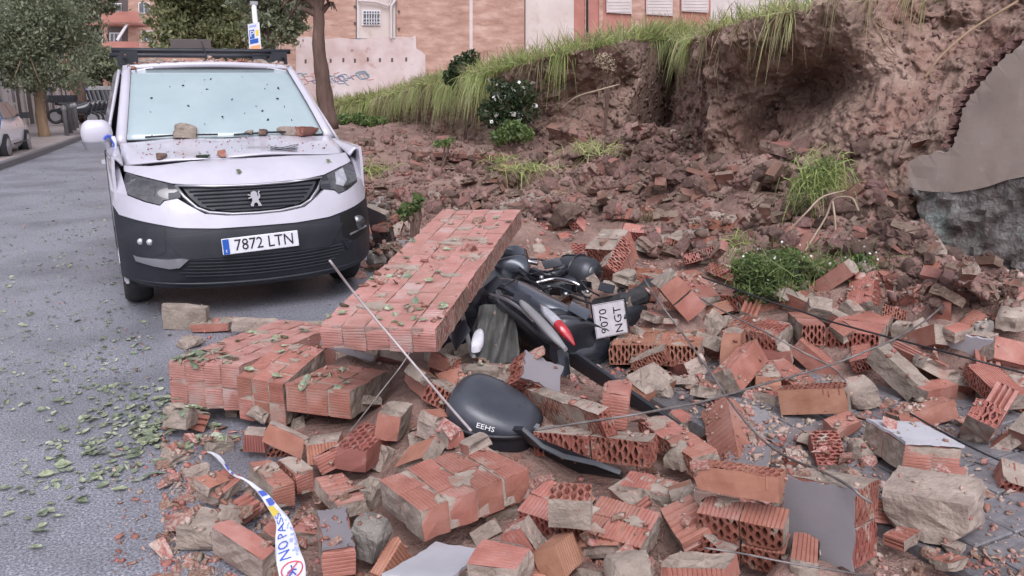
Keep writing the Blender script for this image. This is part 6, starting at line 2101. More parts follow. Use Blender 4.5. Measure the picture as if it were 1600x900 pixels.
def make_fragments():
    rs = np.random.default_rng(5)
    build_bvh()
    shards = [shard_mesh('brick_fragment', k, .3 + .05 * k, 'fragment_single') for k in range(8)]
    arr = [tri_arrays(m) for m in shards]
    # where crumbs lie: near heap, puddle area, right side, road edge, mid-ground
    zones = [(5200, 250, 760, 600, 899, .1, .011, .042, .35), (1500, 290, 700, 480, 660, .1, .010, .028, .35), (5600, 560, 1230, 540, 900, .16, .010, .042, .4), (3300, 940, 1600, 470, 720, .16, .010, .036, .45),
             (2200, 1150, 1600, 640, 899, .14, .008, .028, .45), (1400, 560, 1100, 330, 480, .3, .02, .05, .6), (350, 170, 330, 560, 899, .0, .008, .022, .3), (120, 20, 330, 330, 560, 0, .01, .022, .2), (900, 1080, 1320, 590, 740, .12, .008, .026, .4), (2600, 940, 1600, 400, 600, .22, .012, .04, .5)]
    P, Sz = [], []
    for n, x0, x1, y0, y1, zg, s0, s1, keep in zones:
        q = in_view(n, x0, x1, y0, y1, zg, rs)
        cl = fbm(np.stack([q[:, 0] * 2.3, q[:, 1] * 2.3, q[:, 0] * 0], -1), 3)
        for (u, v), c in zip(q, cl):
            if rs.random() > .55 + c * .9: continue
            co, no = drop(u, v)
            if co is None: continue
            base = 0 if u < 2.2 else .12
            if co.z > max(base, float(hz0(np.array([u]), np.array([v]))[0])) + .08 and rs.random() > .16: continue
            s = s0 * (s1 / s0) ** (rs.random() ** 2.6)
            s *= .95 if rs.random() < .8 else 1.9
            P.append((co.x, co.y, co.z + s * .14))
            Sz.append(s)
    P, Sz = np.array(P), np.array(Sz)
    d = np.linalg.norm(P - EYE, axis=1)
    order = np.argsort(-(Sz / d))
    top, rest = order[:290], order[290:]
    R = rand_rot(rs, len(top), .45)
    for k, i in enumerate(top):
        o = link('brick_fragment', shards[rs.integers(0, 8)])
        s = Sz[i] * rs.uniform(.8, 1.3, 3)
        o.matrix_world = Matrix.Translation(Vector(P[i])) @ Matrix(R[k].tolist()).to_4x4() @ Matrix.Diagonal((s[0] * 1.2, s[1], s[2], 1))
        tag(o, 'small broken brick fragment scattered in the rubble', 'brick fragment', 'brick fragments in the rubble')
    mass('brick_crumbs', arr, P[rest], Sz[rest], rs, 'fragment', 'brick and mortar crumbs strewn over the rubble', .5, 'stuff', (.7, 1.4))
    # earth clods and broken masonry of the slump
    cl = [lump_mesh('earth_clod', (1, 1, .75), 'clod', .22, 60 + k, boxy=.55) for k in range(6)]
    ca = []
    for m in cl:
        bm = bmesh.new(); bm.from_mesh(m)
        bmesh.ops.triangulate(bm, faces=bm.faces)
        t = bpy.data.meshes.new('t'); bm.to_mesh(t); bm.free()
        ca.append(tri_arrays(t)); bpy.data.meshes.remove(t)
    small = [tri_arrays(shard_mesh('c', 90 + k, .7)) for k in range(6)]
    P, Sz = [], []
    for n, x0, x1, y0, y1, zg, s0, s1 in [(2600, 540, 1100, 190, 345, .45, .035, .19), (1700, 1000, 1460, 170, 400, .6, .03, .15), (500, 560, 760, 300, 400, .2, .03, .14), (500, 1380, 1600, 320, 480, .5, .03, .12)]:
        for q in visible(n, x0, x1, y0, y1, rs, .3, 34):
            co = Vector(q)
            if co.z < .06: continue
            s = s0 * (s1 / s0) ** (rs.random() ** 3.4)
            P.append((co.x, co.y, co.z + s * .10)); Sz.append(s)
    P, Sz = np.array(P), np.array(Sz)
    d = np.linalg.norm(P - EYE, axis=1)
    order = np.argsort(-(Sz / d))
    kinds = [('earth_clod', cl, 'brown clod of earth on the slumped slope', 'earth clod', 'earth clods on the slope', 0)]
    top = order[:250]
    R = rand_rot(rs, len(top), .5)
    rubb = [dusty((.27, .13, .09), 'mort', 'rough', 'smooth'), dusty((.22, .12, .09), 'rough', 'ribu', 'mort'), dusty((.34, .16, .10), 'smooth', 'mort', 'rough'), dusty((.30, .2, .05), 'smooth', 'smooth', 'rough')]
    for k, i in enumerate(top):
        br = rs.random() < .5
        if br:
            o = link('dirty_brick', rubb[rs.integers(0, 4)])
            s = np.array([1, 1, 1]) * Sz[i] / .23 * rs.uniform(.8, 1.2)
            tag(o, 'earth stained brick lying on the slumped slope', 'brick', 'earth stained bricks on the slope')
        else:
            o = link('earth_clod', cl[rs.integers(0, 6)])
            s = Sz[i] * rs.uniform(.7, 1.3, 3)
            tag(o, 'brown clod of earth on the slumped slope', 'earth clod', 'earth clods on the slope')
        o.matrix_world = Matrix.Translation(Vector(P[i])) @ Matrix(R[k].tolist()).to_4x4() @ Matrix.Diagonal((*s, 1))
    mass('loose_earth', small, P[order[250:]], Sz[order[250:]], rs, 'clod_mass', 'loose earth and small stones on the slumped slope', .6, 'stuff', (.6, 1.3))


def tubeobj(name, pts, rad, mat, label, cat, n=7):
    P = curve_pts([at_z(*p) for p in pts], 8)
    o = MB().tube(P, rad, n).build(name, mat, None, True)
    return tag(o, label, cat)


def make_cables():
    T = tubeobj
    T('pale_rod', [(515, 407, .95), (560, 466, .78), (640, 561, .56), (700, 632, .48), (736, 673, .46)], .0048, 'pale_tube', 'pale thin rod crossing the leaning slab down to the biggest block', 'rod')
    T('thin_rod', [(646, 540, .56), (628, 570, .5), (600, 606, .42), (570, 645, .34), (545, 677, .27)], .003, 'steel_rod', 'thin rod slanting from the leaning slab to the dark perforated brick', 'rod')
    T('long_cable', [(1006, 436, .62), (1030, 472, .56), (1062, 515, .47), (1105, 575, .40), (1150, 640, .34), (1190, 686, .31), (1230, 714, .32), (1270, 731, .36), (1300, 744, .42), (1330, 762, .44), (1345, 775, .43), (1362, 786, .42)],
      .0042, 'steel_rod', 'long cable from leaning wall piece down to grey upright slab', 'cable')
    T('dark_cable', [(1097, 433, .50), (1150, 452, .49), (1200, 470, .46), (1250, 486, .43), (1290, 500, .43), (1340, 514, .43), (1400, 530, .42), (1480, 551, .43), (1540, 567, .42), (1640, 594, .34)], .0046, 'ink_black',
      'dark cable running to the right edge over pink wall slabs', 'cable')
    T('rusty_cable', [(1080, 458, .42), (1130, 486, .42), (1200, 521, .40), (1250, 548, .34), (1300, 574, .27), (1322, 596, .23)], .0044, 'steel_rod', 'rusty cable slanting over broken wall piece with holes', 'cable')
    T('bent_rod', [(836, 672, .33), (900, 662, .37), (985, 649, .42), (1045, 638, .40), (1100, 627, .38), (1180, 604, .37), (1290, 573, .36), (1350, 550, .40), (1395, 531, .43), (1440, 505, .45), (1472, 479, .48)], .0048, 'steel_rod',
      'long rod from top case across the puddle up to crossed cables', 'rod')
    T('bottom_wire', [(1100, 856, .33), (1160, 865, .33), (1235, 880, .33), (1340, 897, .30), (1420, 915, .2)], .003, 'steel_rod', 'thin wire along the bottom edge in front of grey slab', 'wire')
    T('side_wire', [(1422, 646, .24), (1460, 668, .22), (1520, 700, .19), (1570, 722, .17), (1640, 742, .15)], .004, 'ink_black', 'dark wire among red crumbs right of the white wall piece', 'wire')
    # strap end and key-like litter
    # bare twigs and roots on the slope
    for pts, lab in [([(1258, 392, .5), (1290, 340, .68), (1302, 312, .8), (1330, 309, .82), (1342, 330, .74)], 'bare pale twig arching out of the earth above weeds'),
                     ([(1306, 380, .55), (1305, 345, .68), (1301, 314, .8)], 'straight bare twig standing in the earth above weeds'),
                     ([(1232, 362, .62), (1262, 330, .76), (1285, 308, .84), (1320, 298, .86)], 'bent twig left of the earth clump with grass')]:
        o = tubeobj('twig', pts, .007, 'twig', lab, 'twig', 6)


def make_tape():
    root = thing('barrier_tape', 'white plastic barrier tape with blue lettering NO PASS twisted over bricks', 'barrier tape', at_z(440, 860, .1))
    inv = Matrix.Translation(root.location).inverted()
    L = [(322, 706, .02), (334, 712, .05), (344, 722, .09), (352, 732, .13), (366, 744, .18), (384, 752, .20), (393, 760, .19), (407, 776, .19), (421, 798, .20), (431, 818, .20), (430, 846, .19), (431, 872, .18), (436, 900, .16), (440, 930, .14)]
    Rr = [(326, 705, .02), (341, 710, .05), (352, 722, .09), (357, 731, .13), (369, 742, .18), (387, 750, .20), (402, 760, .20), (419, 772, .20), (436, 792, .21), (449, 806, .21), (460, 830, .20), (469, 860, .19), (477, 884, .17), (478, 930, .14)]
    A, B = curve_pts([at_z(*p) for p in L], 6), curve_pts([at_z(*p) for p in Rr], 6)
    n = len(A)
    nn = [np.cross(B[i] - A[i], A[min(i + 1, n - 1)] - A[max(i - 1, 0)]) for i in range(n)]
    nn = [x / (np.linalg.norm(x) + 1e-9) for x in nn]
    nn = [x if x @ (EYE - A[i]) > 0 else -x for i, x in enumerate(nn)]

    def S(s, t, h=0.0):       # s along 0..1, t across
        x = s * (n - 1)
        i = min(int(x), n - 2)
        f = x - i
        a = A[i] * (1 - f) + A[i + 1] * f
        b = B[i] * (1 - f) + B[i + 1] * f
        w = .006 * math.sin(s * 40) * math.sin(t * math.pi)
        return a * (1 - t) + b * t + (nn[i] * (1 - f) + nn[i + 1] * f) * (h + w)
    objs = [MB().grid(lambda i, j: S(i, j), n * 2, 6).build('tape_strip', 'tape_white', None, True)]
    md = objs[0].modifiers.new('t', 'SOLIDIFY')
    md.thickness = .001

    def ink(name, s0, s1, t0, t1, mat):
        return MB().grid(lambda i, j: S(s0 + (s1 - s0) * i, t0 + (t1 - t0) * j, .0025), 8, 4).build(name, mat, None, True)
    objs.append(ink('yellow_print', .595, .66, .02, .62, 'tape_yellow'))
    objs.append(ink('yellow_print', .957, .99, .45, 1.0, 'tape_yellow'))
    objs.append(ink('blue_print', .515, .545, .15, .9, 'tape_blue'))
    objs.append(ink('blue_print', .56, .59, .3, .95, 'tape_blue'))
    objs.append(ink('blue_print', .20, .25, .3, .95, 'tape_blue'))
    objs.append(ink('blue_print', .27, .29, .1, .9, 'tape_blue'))

    def letters(txt, s0, s1, t0, t1, name, mat):
        me = text_mesh(txt, 1.0, extrude=0)
        P = np.array([v.co[:] for v in me.vertices])
        lo, hi = P.min(0), P.max(0)
        for v in me.vertices:
            a = (v.co.x - lo[0]) / (hi[0] - lo[0])
            b = (v.co.y - lo[1]) / (hi[1] - lo[1])
            v.co = S(s0 + (s1 - s0) * a, t0 + (t1 - t0) * b, .0035)
        return link(name, me, None, mat)
    # reads upwards along the tape: text x runs from the near end to the far end
    objs.append(letters('NO PASS', .868, .665, .60, .12, 'tape_lettering', 'tape_blue'))
    # faded small print
    rs = random.Random(3)
    for _ in range(30):
        s = rs.uniform(.68, .86); t = rs.uniform(.66, .95)
        objs.append(ink('small_print', s, s + .008, t, min(.98, t + .1), 'tape_faint'))
    # round no-entry figure
    cx, ct, rx, rt = .918, .5, .034, .40
    ring = [S(cx + rx * math.cos(w), ct + rt * math.sin(w), .004) for w in np.linspace(0, 2 * math.pi, 28)]
    objs.append(MB().tube(ring, .0022, 5).build('prohibition_ring', 'tape_red', None))
    objs.append(MB().tube([S(cx + rx * .7, ct - rt * .7, .004), S(cx - rx * .7, ct + rt * .7, .004)], .002, 5).build('prohibition_bar', 'tape_red', None))
    man = MB()
    for a, b in (((-.3, 0), (.25, 0)), ((.2, 0), (.7, -.35)), ((.2, 0), (.7, .3)), ((-.1, 0), (.2, -.45)), ((-.1, 0), (.15, .4)), ((-.6, 0), (-.4, 0))):
        man.tube([S(cx + rx * a[0], ct + rt * a[1], .004), S(cx + rx * b[0], ct + rt * b[1], .004)], .0022, 5)
    objs.append(man.build('walking_figure', 'tape_blue', None))
    for o in objs:
        o.parent = root
        o.matrix_parent_inverse = inv


def leaf_mesh(name, seed, mat):
    rs = random.Random(seed)
    mb = MB()
    L = 1.0
    w = rs.uniform(.22, .34)
    cur = rs.uniform(-.25, .35)
    n = 5
    for s in (-1, 1):
        v, f = [], []
        for k in range(n + 1):
            t = k / n
            ww = w * math.sin(math.pi * min(1, t ** .8)) * (1 if k < n else 0)
            z = cur * (t - .5) ** 2 * 1.2
            v += [(t - .5, 0, z), (t - .5, s * ww, z + ww * rs.uniform(.1, .5))]
        f = [(2 * k, 2 * k + 1, 2 * k + 3, 2 * k + 2)[::s] for k in range(n)]
        mb.add(v, f)
    me = mb.mesh(name, True, False)
    if mat: me.materials.append(MATS[mat])
    return me


def make_leaves():
    rs = np.random.default_rng(9)
    lv = [leaf_mesh('fallen_leaf', k, 'fallen_leaf') for k in range(6)]
    P = []
    zones = [(200, 60, 200, 260, 420, 0, .03, .06), (420, 0, 340, 560, 899, 0, .022, .055), (330, 140, 340, 480, 760, 0, .022, .055), (120, 0, 260, 300, 520, 0, .04, .06), (150, 220, 420, 620, 760, 0, .04, .08), (60, 320, 640, 480, 600, .3, .04, .07), (75, 500, 800, 340, 520, .6, .035, .06), (60, 60, 220, 620, 860, 0, .05, .08)]
    for n, x0, x1, y0, y1, zg, s0, s1 in zones:
        q = in_view(n, x0, x1, y0, y1, zg, rs)
        c = fbm(np.stack([q[:, 0] * 2.6, q[:, 1] * 1.6, q[:, 0] * 0 + 4], -1), 3)
        for (u, v), k in zip(q, c):
            if zg == 0 and rs.random() > .55 + k * 1.3: continue
            co, no = drop(u, v)
            if co is None: continue
            P.append((co, no, rs.uniform(s0, s1)))
    # a drift of leaves against the wall block
    for _ in range(130):
        p = at_z(rs.normal(285, 42), rs.normal(665, 30), 0)
        co, no = drop(p[0], p[1])
        if co is not None: P.append((co, no, rs.uniform(.035, .08)))
    d = [s / (Vector(EYE) - co).length for co, no, s in P]
    order = np.argsort(-np.array(d))
    for k, i in enumerate(order[:295]):
        co, no, s = P[i]
        o = link('fallen_leaf', lv[rs.integers(0, 6)])
        q = no.to_track_quat('Z', 'Y').to_matrix() @ Matrix.Rotation(rs.uniform(0, 6.28), 3, 'Z') @ Matrix.Rotation(rs.normal(0, .22), 3, 'X')
        o.matrix_world = Matrix.Translation(co + no * .008) @ q.to_4x4() @ Matrix.Diagonal((s, s * rs.uniform(.8, 1.2), s, 1))
        tag(o, 'fallen green leaf on the wet road and rubble', 'leaf', 'fallen leaves')
    arr = []
    for m in lv:
        t = m.copy()
        bm = bmesh.new(); bm.from_mesh(t); bmesh.ops.triangulate(bm, faces=bm.faces); bm.to_mesh(t); bm.free()
        arr.append(tri_arrays(t)); bpy.data.meshes.remove(t)
    rest = order[295:]
    if len(rest):
        mass('leaf_litter', arr, np.array([tuple(P[i][0] + P[i][1] * .006) for i in rest]), np.array([P[i][2] for i in rest]), rs, 'fallen_leaf_mass', 'litter of small green leaves on the wet asphalt', .25)
    # wind-blown specks further up the road
    q = in_view(800, 0, 240, 240, 620, 0, rs)
    mass('road_specks', arr, np.concatenate([q, np.full((len(q), 1), .006)], 1), rs.uniform(.012, .035, len(q)), rs, 'fallen_leaf_mass', 'tiny leaf scraps on the wet asphalt', .2)


def van_litter():
    """stones and scraps lying on the van"""
    bpy.context.view_layer.update()
    dg = bpy.context.evaluated_depsgraph_get()
    vo = Vector(VAN_O)

    def top(x, y):
        h = S.ray_cast(dg, vo + Vector((x, y, 1.72 if y < 1.5 else 2.6)), Vector((0, 0, -1)))
        return h[1], h[2]
    items = [(-.335, 1.03, (.15, .12, .12), 'mortar', 'stone', 'beige square stone at the foot of the windscreen', 'stone'),
             (.25, 1.02, (.11, .06, .045), 'clod', 'brick_shard', 'small reddish shard left of the windscreen rubble', 'brick shard'),
             (.44, 1.03, (.15, .08, .07), 'mortar', 'stone', 'tan stone in the middle of the windscreen rubble row', 'stone'),
             (.60, 1.04, (.22, .09, .075), 'brick_brown', 'brick_shard', 'longest reddish shard at right foot of windscreen', 'brick shard'),
             (.14, 1.02, (.08, .05, .03), 'mortar', 'stone', 'tiny tan stone near the middle of the windscreen foot', 'stone'),
             (-.55, .50, (.07, .05, .045), 'clod', 'brick_shard', 'round red shard at left on the bonnet edge', 'brick shard'),
             (-.15, .44, (.10, .05, .045), 'brick_orange', 'brick_shard', 'orange shard at the middle of the bonnet edge', 'brick shard'),
             (-.27, .45, (.09, .04, .02), 'weed_dark', 'leaf_clump', 'flattened leaf clump on the bonnet edge', 'leaf clump')]
    for k, (x, y, d, mat, nm, lab, cat) in enumerate(items):
        p, n = top(x, y)
        o = link(nm, lump_mesh(nm, d, mat, .12, 30 + k, boxy=.8))
        o.location = p + Vector((0, 0, d[2] * .42))
        o.rotation_euler = (.1 * math.sin(k), .1 * math.cos(k), k * 1.3)
        tag(o, lab, cat)
    p, n = top(.30, .52)
    mb = MB()
    for k in range(4):
        mb.grid(lambda i, j, k=k: (p.x - .10 + .2 * i + .01 * k, p.y - .05 + .03 * k + .02 * j + .012 * math.sin(6 * i + k), p.z + .012 + .008 * math.sin(5 * i + k) + .004 * k), 8, 2)
    o = mb.build('broken_trim', 'gloss_black', None)
    md = o.modifiers.new('t', 'SOLIDIFY')
    md.thickness = .004
    tag(o, 'crumpled dark trim scrap on the bonnet', 'trim scrap')
    rs = np.random.default_rng(3)
    wl = [tri_arrays(shard_mesh('c', 50 + k, .2)) for k in range(4)]
    WP = []
    for _ in range(30):
        a, b = rs.uniform(.04, .96), rs.random() ** .7
        z = 1.20 + .535 * b
        xw = .765 - .115 * b
        x = (2 * a - 1) * xw
        y = 1.00 + .80 * b - .035 * math.sin(b * math.pi) + .10 * (x / xw) ** 2 * (1 - .35 * b)
        WP.append(tuple(vo + Vector((x, y - .012, z + .008))))
    mass('windscreen_scraps', wl, np.array(WP), rs.uniform(.008, .035, len(WP)) * rs.uniform(.4, 1, len(WP)), rs, 'rubber', 'dark leaf scraps and dirt specks stuck on the van windscreen', .9)
    arr = [tri_arrays(shard_mesh('c', 40 + k, .5)) for k in range(5)]
    P, Sz = [], []
    for _ in range(700):
        x, y = rs.uniform(-.66, .66), 1.84 + abs(rs.normal(0, .22))
        if x < 0 and rs.random() < .45: continue
        p, n = top(x, y)
        if p.z < 1.6 or p.z > 1.86: continue
        s = .015 + .05 * rs.random() ** 3
        P.append(tuple(p + Vector((0, 0, s * .2)))); Sz.append(s)
    for _ in range(150):
        x, y = rs.uniform(-.7, .7), rs.uniform(.45, 1.05)
        p, n = top(x, y)
        P.append(tuple(p + Vector((0, 0, .003)))); Sz.append(.006 + .014 * rs.random() ** 2)
    mass('roof_rubble', arr, np.array(P), np.array(Sz), rs, 'fragment', 'brick crumbs scattered on the van roof and bonnet', .5)
    lv = leaf_mesh('fallen_leaf', 3, 'fallen_leaf')
    for x, y, z in ((-.07, .2, 1.0), (.60, .3, 1.03)):
        o = link('fallen_leaf', lv)
        zz = 1.00 if x < 0 else 1.03
        o.location = vo + Vector((x, van_front(x, zz) - .028, zz))
        o.rotation_euler = (math.radians(65), .6, .3)
        o.scale = (.07, .07, .07)
        tag(o, 'green leaf stuck on the van bonnet front, ' + ('middle' if x < 0 else 'right side'), 'leaf')
    # board standing on the roof rack
    o = MB().box((vo.x - .115, vo.y + 2.19, 1.955), (.34, .03, .10)).build('roof_board', 'board_brown')
    bevelled(o.data, .004, 1)
    tag(o, 'dark brown board standing on the van roof rack', 'board')
    for x, y in ((-.50, 2.08), (-.42, 2.1), (.46, 2.1)):
        o = link('stone', lump_mesh('stone', (.12, .09, .07), 'mortar', .12, int(abs(x) * 100), boxy=.75))
        p, n = top(x, y)
        o.location = p + Vector((0, 0, .028))
        tag(o, {-.50: 'grey tan stone at the left foot of roof bar', -.42: 'pinkish stone on the roof right of another by the bar foot', .46: 'tan stone on roof at the right under roof bar'}[x], 'stone')

# ================================================================ GREENERY
def blades(name, P, D, Ln, Wd, droop, mat, seed=0, seg=3):
    rs = np.random.default_rng(seed)
    n = len(P)
    D = D / (np.linalg.norm(D, axis=1)[:, None] + 1e-9)
    side = np.cross(D, rs.normal(0, 1, (n, 3)))
    side /= np.linalg.norm(side, axis=1)[:, None] + 1e-9
    V = []
    for k in range(seg + 1):
        t = k / seg
        c = P + D * (Ln * t)[:, None]
        c[:, 2] -= droop * Ln * t * t
        w = Wd * (1 - t) ** .7 * .5 + Wd * .04
        V.append(c - side * w[:, None])
        V.append(c + side * w[:, None])
    V = np.stack(V, 1)
    b = np.arange(n)[:, None] * (2 * seg + 2)
    F = np.concatenate([np.stack([b[:, 0] + 2 * k, b[:, 0] + 2 * k + 1, b[:, 0] + 2 * k + 3, b[:, 0] + 2 * k + 2], 1) for k in range(seg)])
    return link(name, mesh_np(name, V.reshape(-1, 3), F), None, mat)


def leaf_cloud(name, C, R, n, size, mat, parent, seed, shell=.55, droop=.4, aspect=2.2, clump=0):
    """n leaf-sized faces spread through ellipsoids C,R"""
    rs = np.random.default_rng(seed)
    C, R = np.array(C, float), np.array(R, float)
    vol = R.prod(1)
    if clump:
        nc = max(6, n // clump)
        ix = rs.choice(len(C), nc, p=vol / vol.sum())
        d = rs.normal(0, 1, (nc, 3))
        d /= np.linalg.norm(d, axis=1)[:, None]
        cc = C[ix] + d * R[ix] * (shell + (1 - shell) * rs.random(nc)[:, None]) * rs.uniform(.75, 1.1, nc)[:, None]
        cr = R[ix].min(1) * rs.uniform(.10, .28, nc)
        j = rs.integers(0, nc, n)
        P = cc[j] + rs.normal(0, 1, (n, 3)) * cr[j][:, None] * np.array([1, 1, .7])
    else:
        ix = rs.choice(len(C), n, p=vol / vol.sum())
        d = rs.normal(0, 1, (n, 3))
        d /= np.linalg.norm(d, axis=1)[:, None]
        P = C[ix] + d * R[ix] * (rs.random(n)[:, None] ** (1 / 3) * (1 - shell) + shell * rs.random(n)[:, None] ** .3)
    a = rs.normal(0, 1, (n, 3))
    a[:, 2] -= droop
    a /= np.linalg.norm(a, axis=1)[:, None]
    b = np.cross(a, rs.normal(0, 1, (n, 3)))
    b /= np.linalg.norm(b, axis=1)[:, None]
    L = size * rs.uniform(.6, 1.35, n)[:, None]
    W = L / aspect
    V = np.stack([P - a * L * .5, P + b * W * .5, P + a * L * .5, P - b * W * .5], 1).reshape(-1, 3)
    F = np.arange(n * 4).reshape(-1, 4)
    return link(name, mesh_np(name, V, F), parent, mat)


def make_grass():
    rs = np.random.default_rng(21)
    n = len(TOP_EDGE)
    sidx = np.linspace(0, 23, n)
    # turf along the cut edge and back over the plateau
    m = 30000
    s = np.where(rs.random(m) < .62, rs.uniform(0, 10.2, m), rs.uniform(9.8, 19.5, m))
    back = np.abs(rs.normal(0, 1, m)) ** 1.6 * 1.6 - .14
    E = np.stack([np.interp(s, sidx, TOP_EDGE[:, k]) for k in range(3)], -1)
    I = np.stack([np.interp(s, sidx, INN[:, k]) for k in range(3)], -1)
    P = E + I * back[:, None]
    P[:, 2] += .05 * np.clip(back, 0, None) ** .8 - .02 - .12 * np.clip(-back, 0, 1)
    keep = np.ones(m, bool)
    den = fbm(np.stack([s * 2.0, back * .7, s * 0], -1), 3)
    keep &= (rs.random(m) < .75 + den * .9) & ~((s > 11.5) & (rs.random(m) < .6))
    P, s, back, I = P[keep], s[keep], back[keep], I[keep]
    k = len(P)
    D = rs.normal(0, .33, (k, 3)) + np.array([0, 0, 1.0]) - I * (.45 * np.exp(-np.clip(back, 0, None) / .35))[:, None]
    L = rs.uniform(.25, .8, k) * np.where(s < 10, .85, .55) * np.where(s < 3, 1.1, 1.0)
    dist = np.linalg.norm(P - EYE, axis=1)
    W = .006 + .0009 * dist
    dr = rs.uniform(.1, .6, k) + .3 * np.exp(-np.clip(back, 0, None) / .3)
    g = rs.random(k) < .72
    tag(blades('grass', P[g], D[g], L[g], W[g], dr[g], 'grass', 1), 'pale green grass growing along the top of the earth bank', None, None, 'stuff')
    tag(blades('dry_grass', P[~g], D[~g], L[~g] * 1.2, W[~g] * .8, dr[~g], 'grass_dry', 2), 'dry straw coloured grass along the top of the earth bank', None, None, 'stuff')
    # grass hanging down the face
    hang = [(.5, 6.2, 2300, .42, 'grass'), (.5, 6.2, 900, .5, 'grass_dry'), (6.2, 8.0, 110, .30, 'grass_dry'), (7.55, 7.85, 70, .45, 'grass'), (9.6, 11.2, 300, .36, 'grass'), (9.8, 11.4, 60, .3, 'grass_dry'), (13.6, 14.6, 30, .3, 'grass_dry'),
            (15.3, 16.1, 30, .3, 'grass'), (16.4, 19.0, 60, .26, 'grass_dry'), (12, 19, 120, .22, 'grass_dry')]
    for a, b, num, ln, mt in hang:
        # gathered into locks
        nl = max(3, num // 26)
        ls = rs.uniform(a, b, nl)
        ss = np.clip(ls[rs.integers(0, nl, num)] + rs.normal(0, .045, num), 0, 22.9)
        E = np.stack([np.interp(ss, sidx, TOP_EDGE[:, q]) for q in range(3)], -1)
        I = np.stack([np.interp(ss, sidx, INN[:, q]) for q in range(3)], -1)
        P = E + I * rs.uniform(-.16, .1, num)[:, None]
        D = -I * .8 + np.array([0, 0, .35]) + rs.normal(0, .3, (num, 3))
        L = ln * rs.uniform(.5, 1.25, num) * np.where(ss < 6, 1.15, 1)
        dist = np.linalg.norm(P - EYE, axis=1)
        o = blades('hanging_grass', P, D, L, .005 + .0008 * dist, rs.uniform(1.2, 2.1, num), mt, int(a * 10))
        tag(o, 'long ' + ('green' if mt == 'grass' else 'dry') + ' grass hanging over the lip of the bank', None, None, 'stuff')


def tuft(px, py, dist, num, ln, rad, mat, label, name='grass_tuft', cat='grass tuft', flat=.5, up=.6, dro=.9, seed=0):
    rs = np.random.default_rng(int(px * 7 + py) + seed)
    c = at_h(px, py, dist)
    h = BVH.ray_cast(Vector(EYE), Vector(ray(px, py)).normalized())
    if h[0] is not None and dist < 0: c = np.array(h[0])
    P = c + rs.normal(0, 1, (num, 3)) * np.array([rad, rad, .02])
    D = rs.normal(0, flat, (num, 3)) + np.array([0, 0, up])
    o = blades(name, P, D, ln * rs.uniform(.5, 1.2, num), np.full(num, .004 + .0007 * np.linalg.norm(c)), rs.uniform(.4, 1.0, num) * dro, mat, seed)
    return tag(o, label, cat)


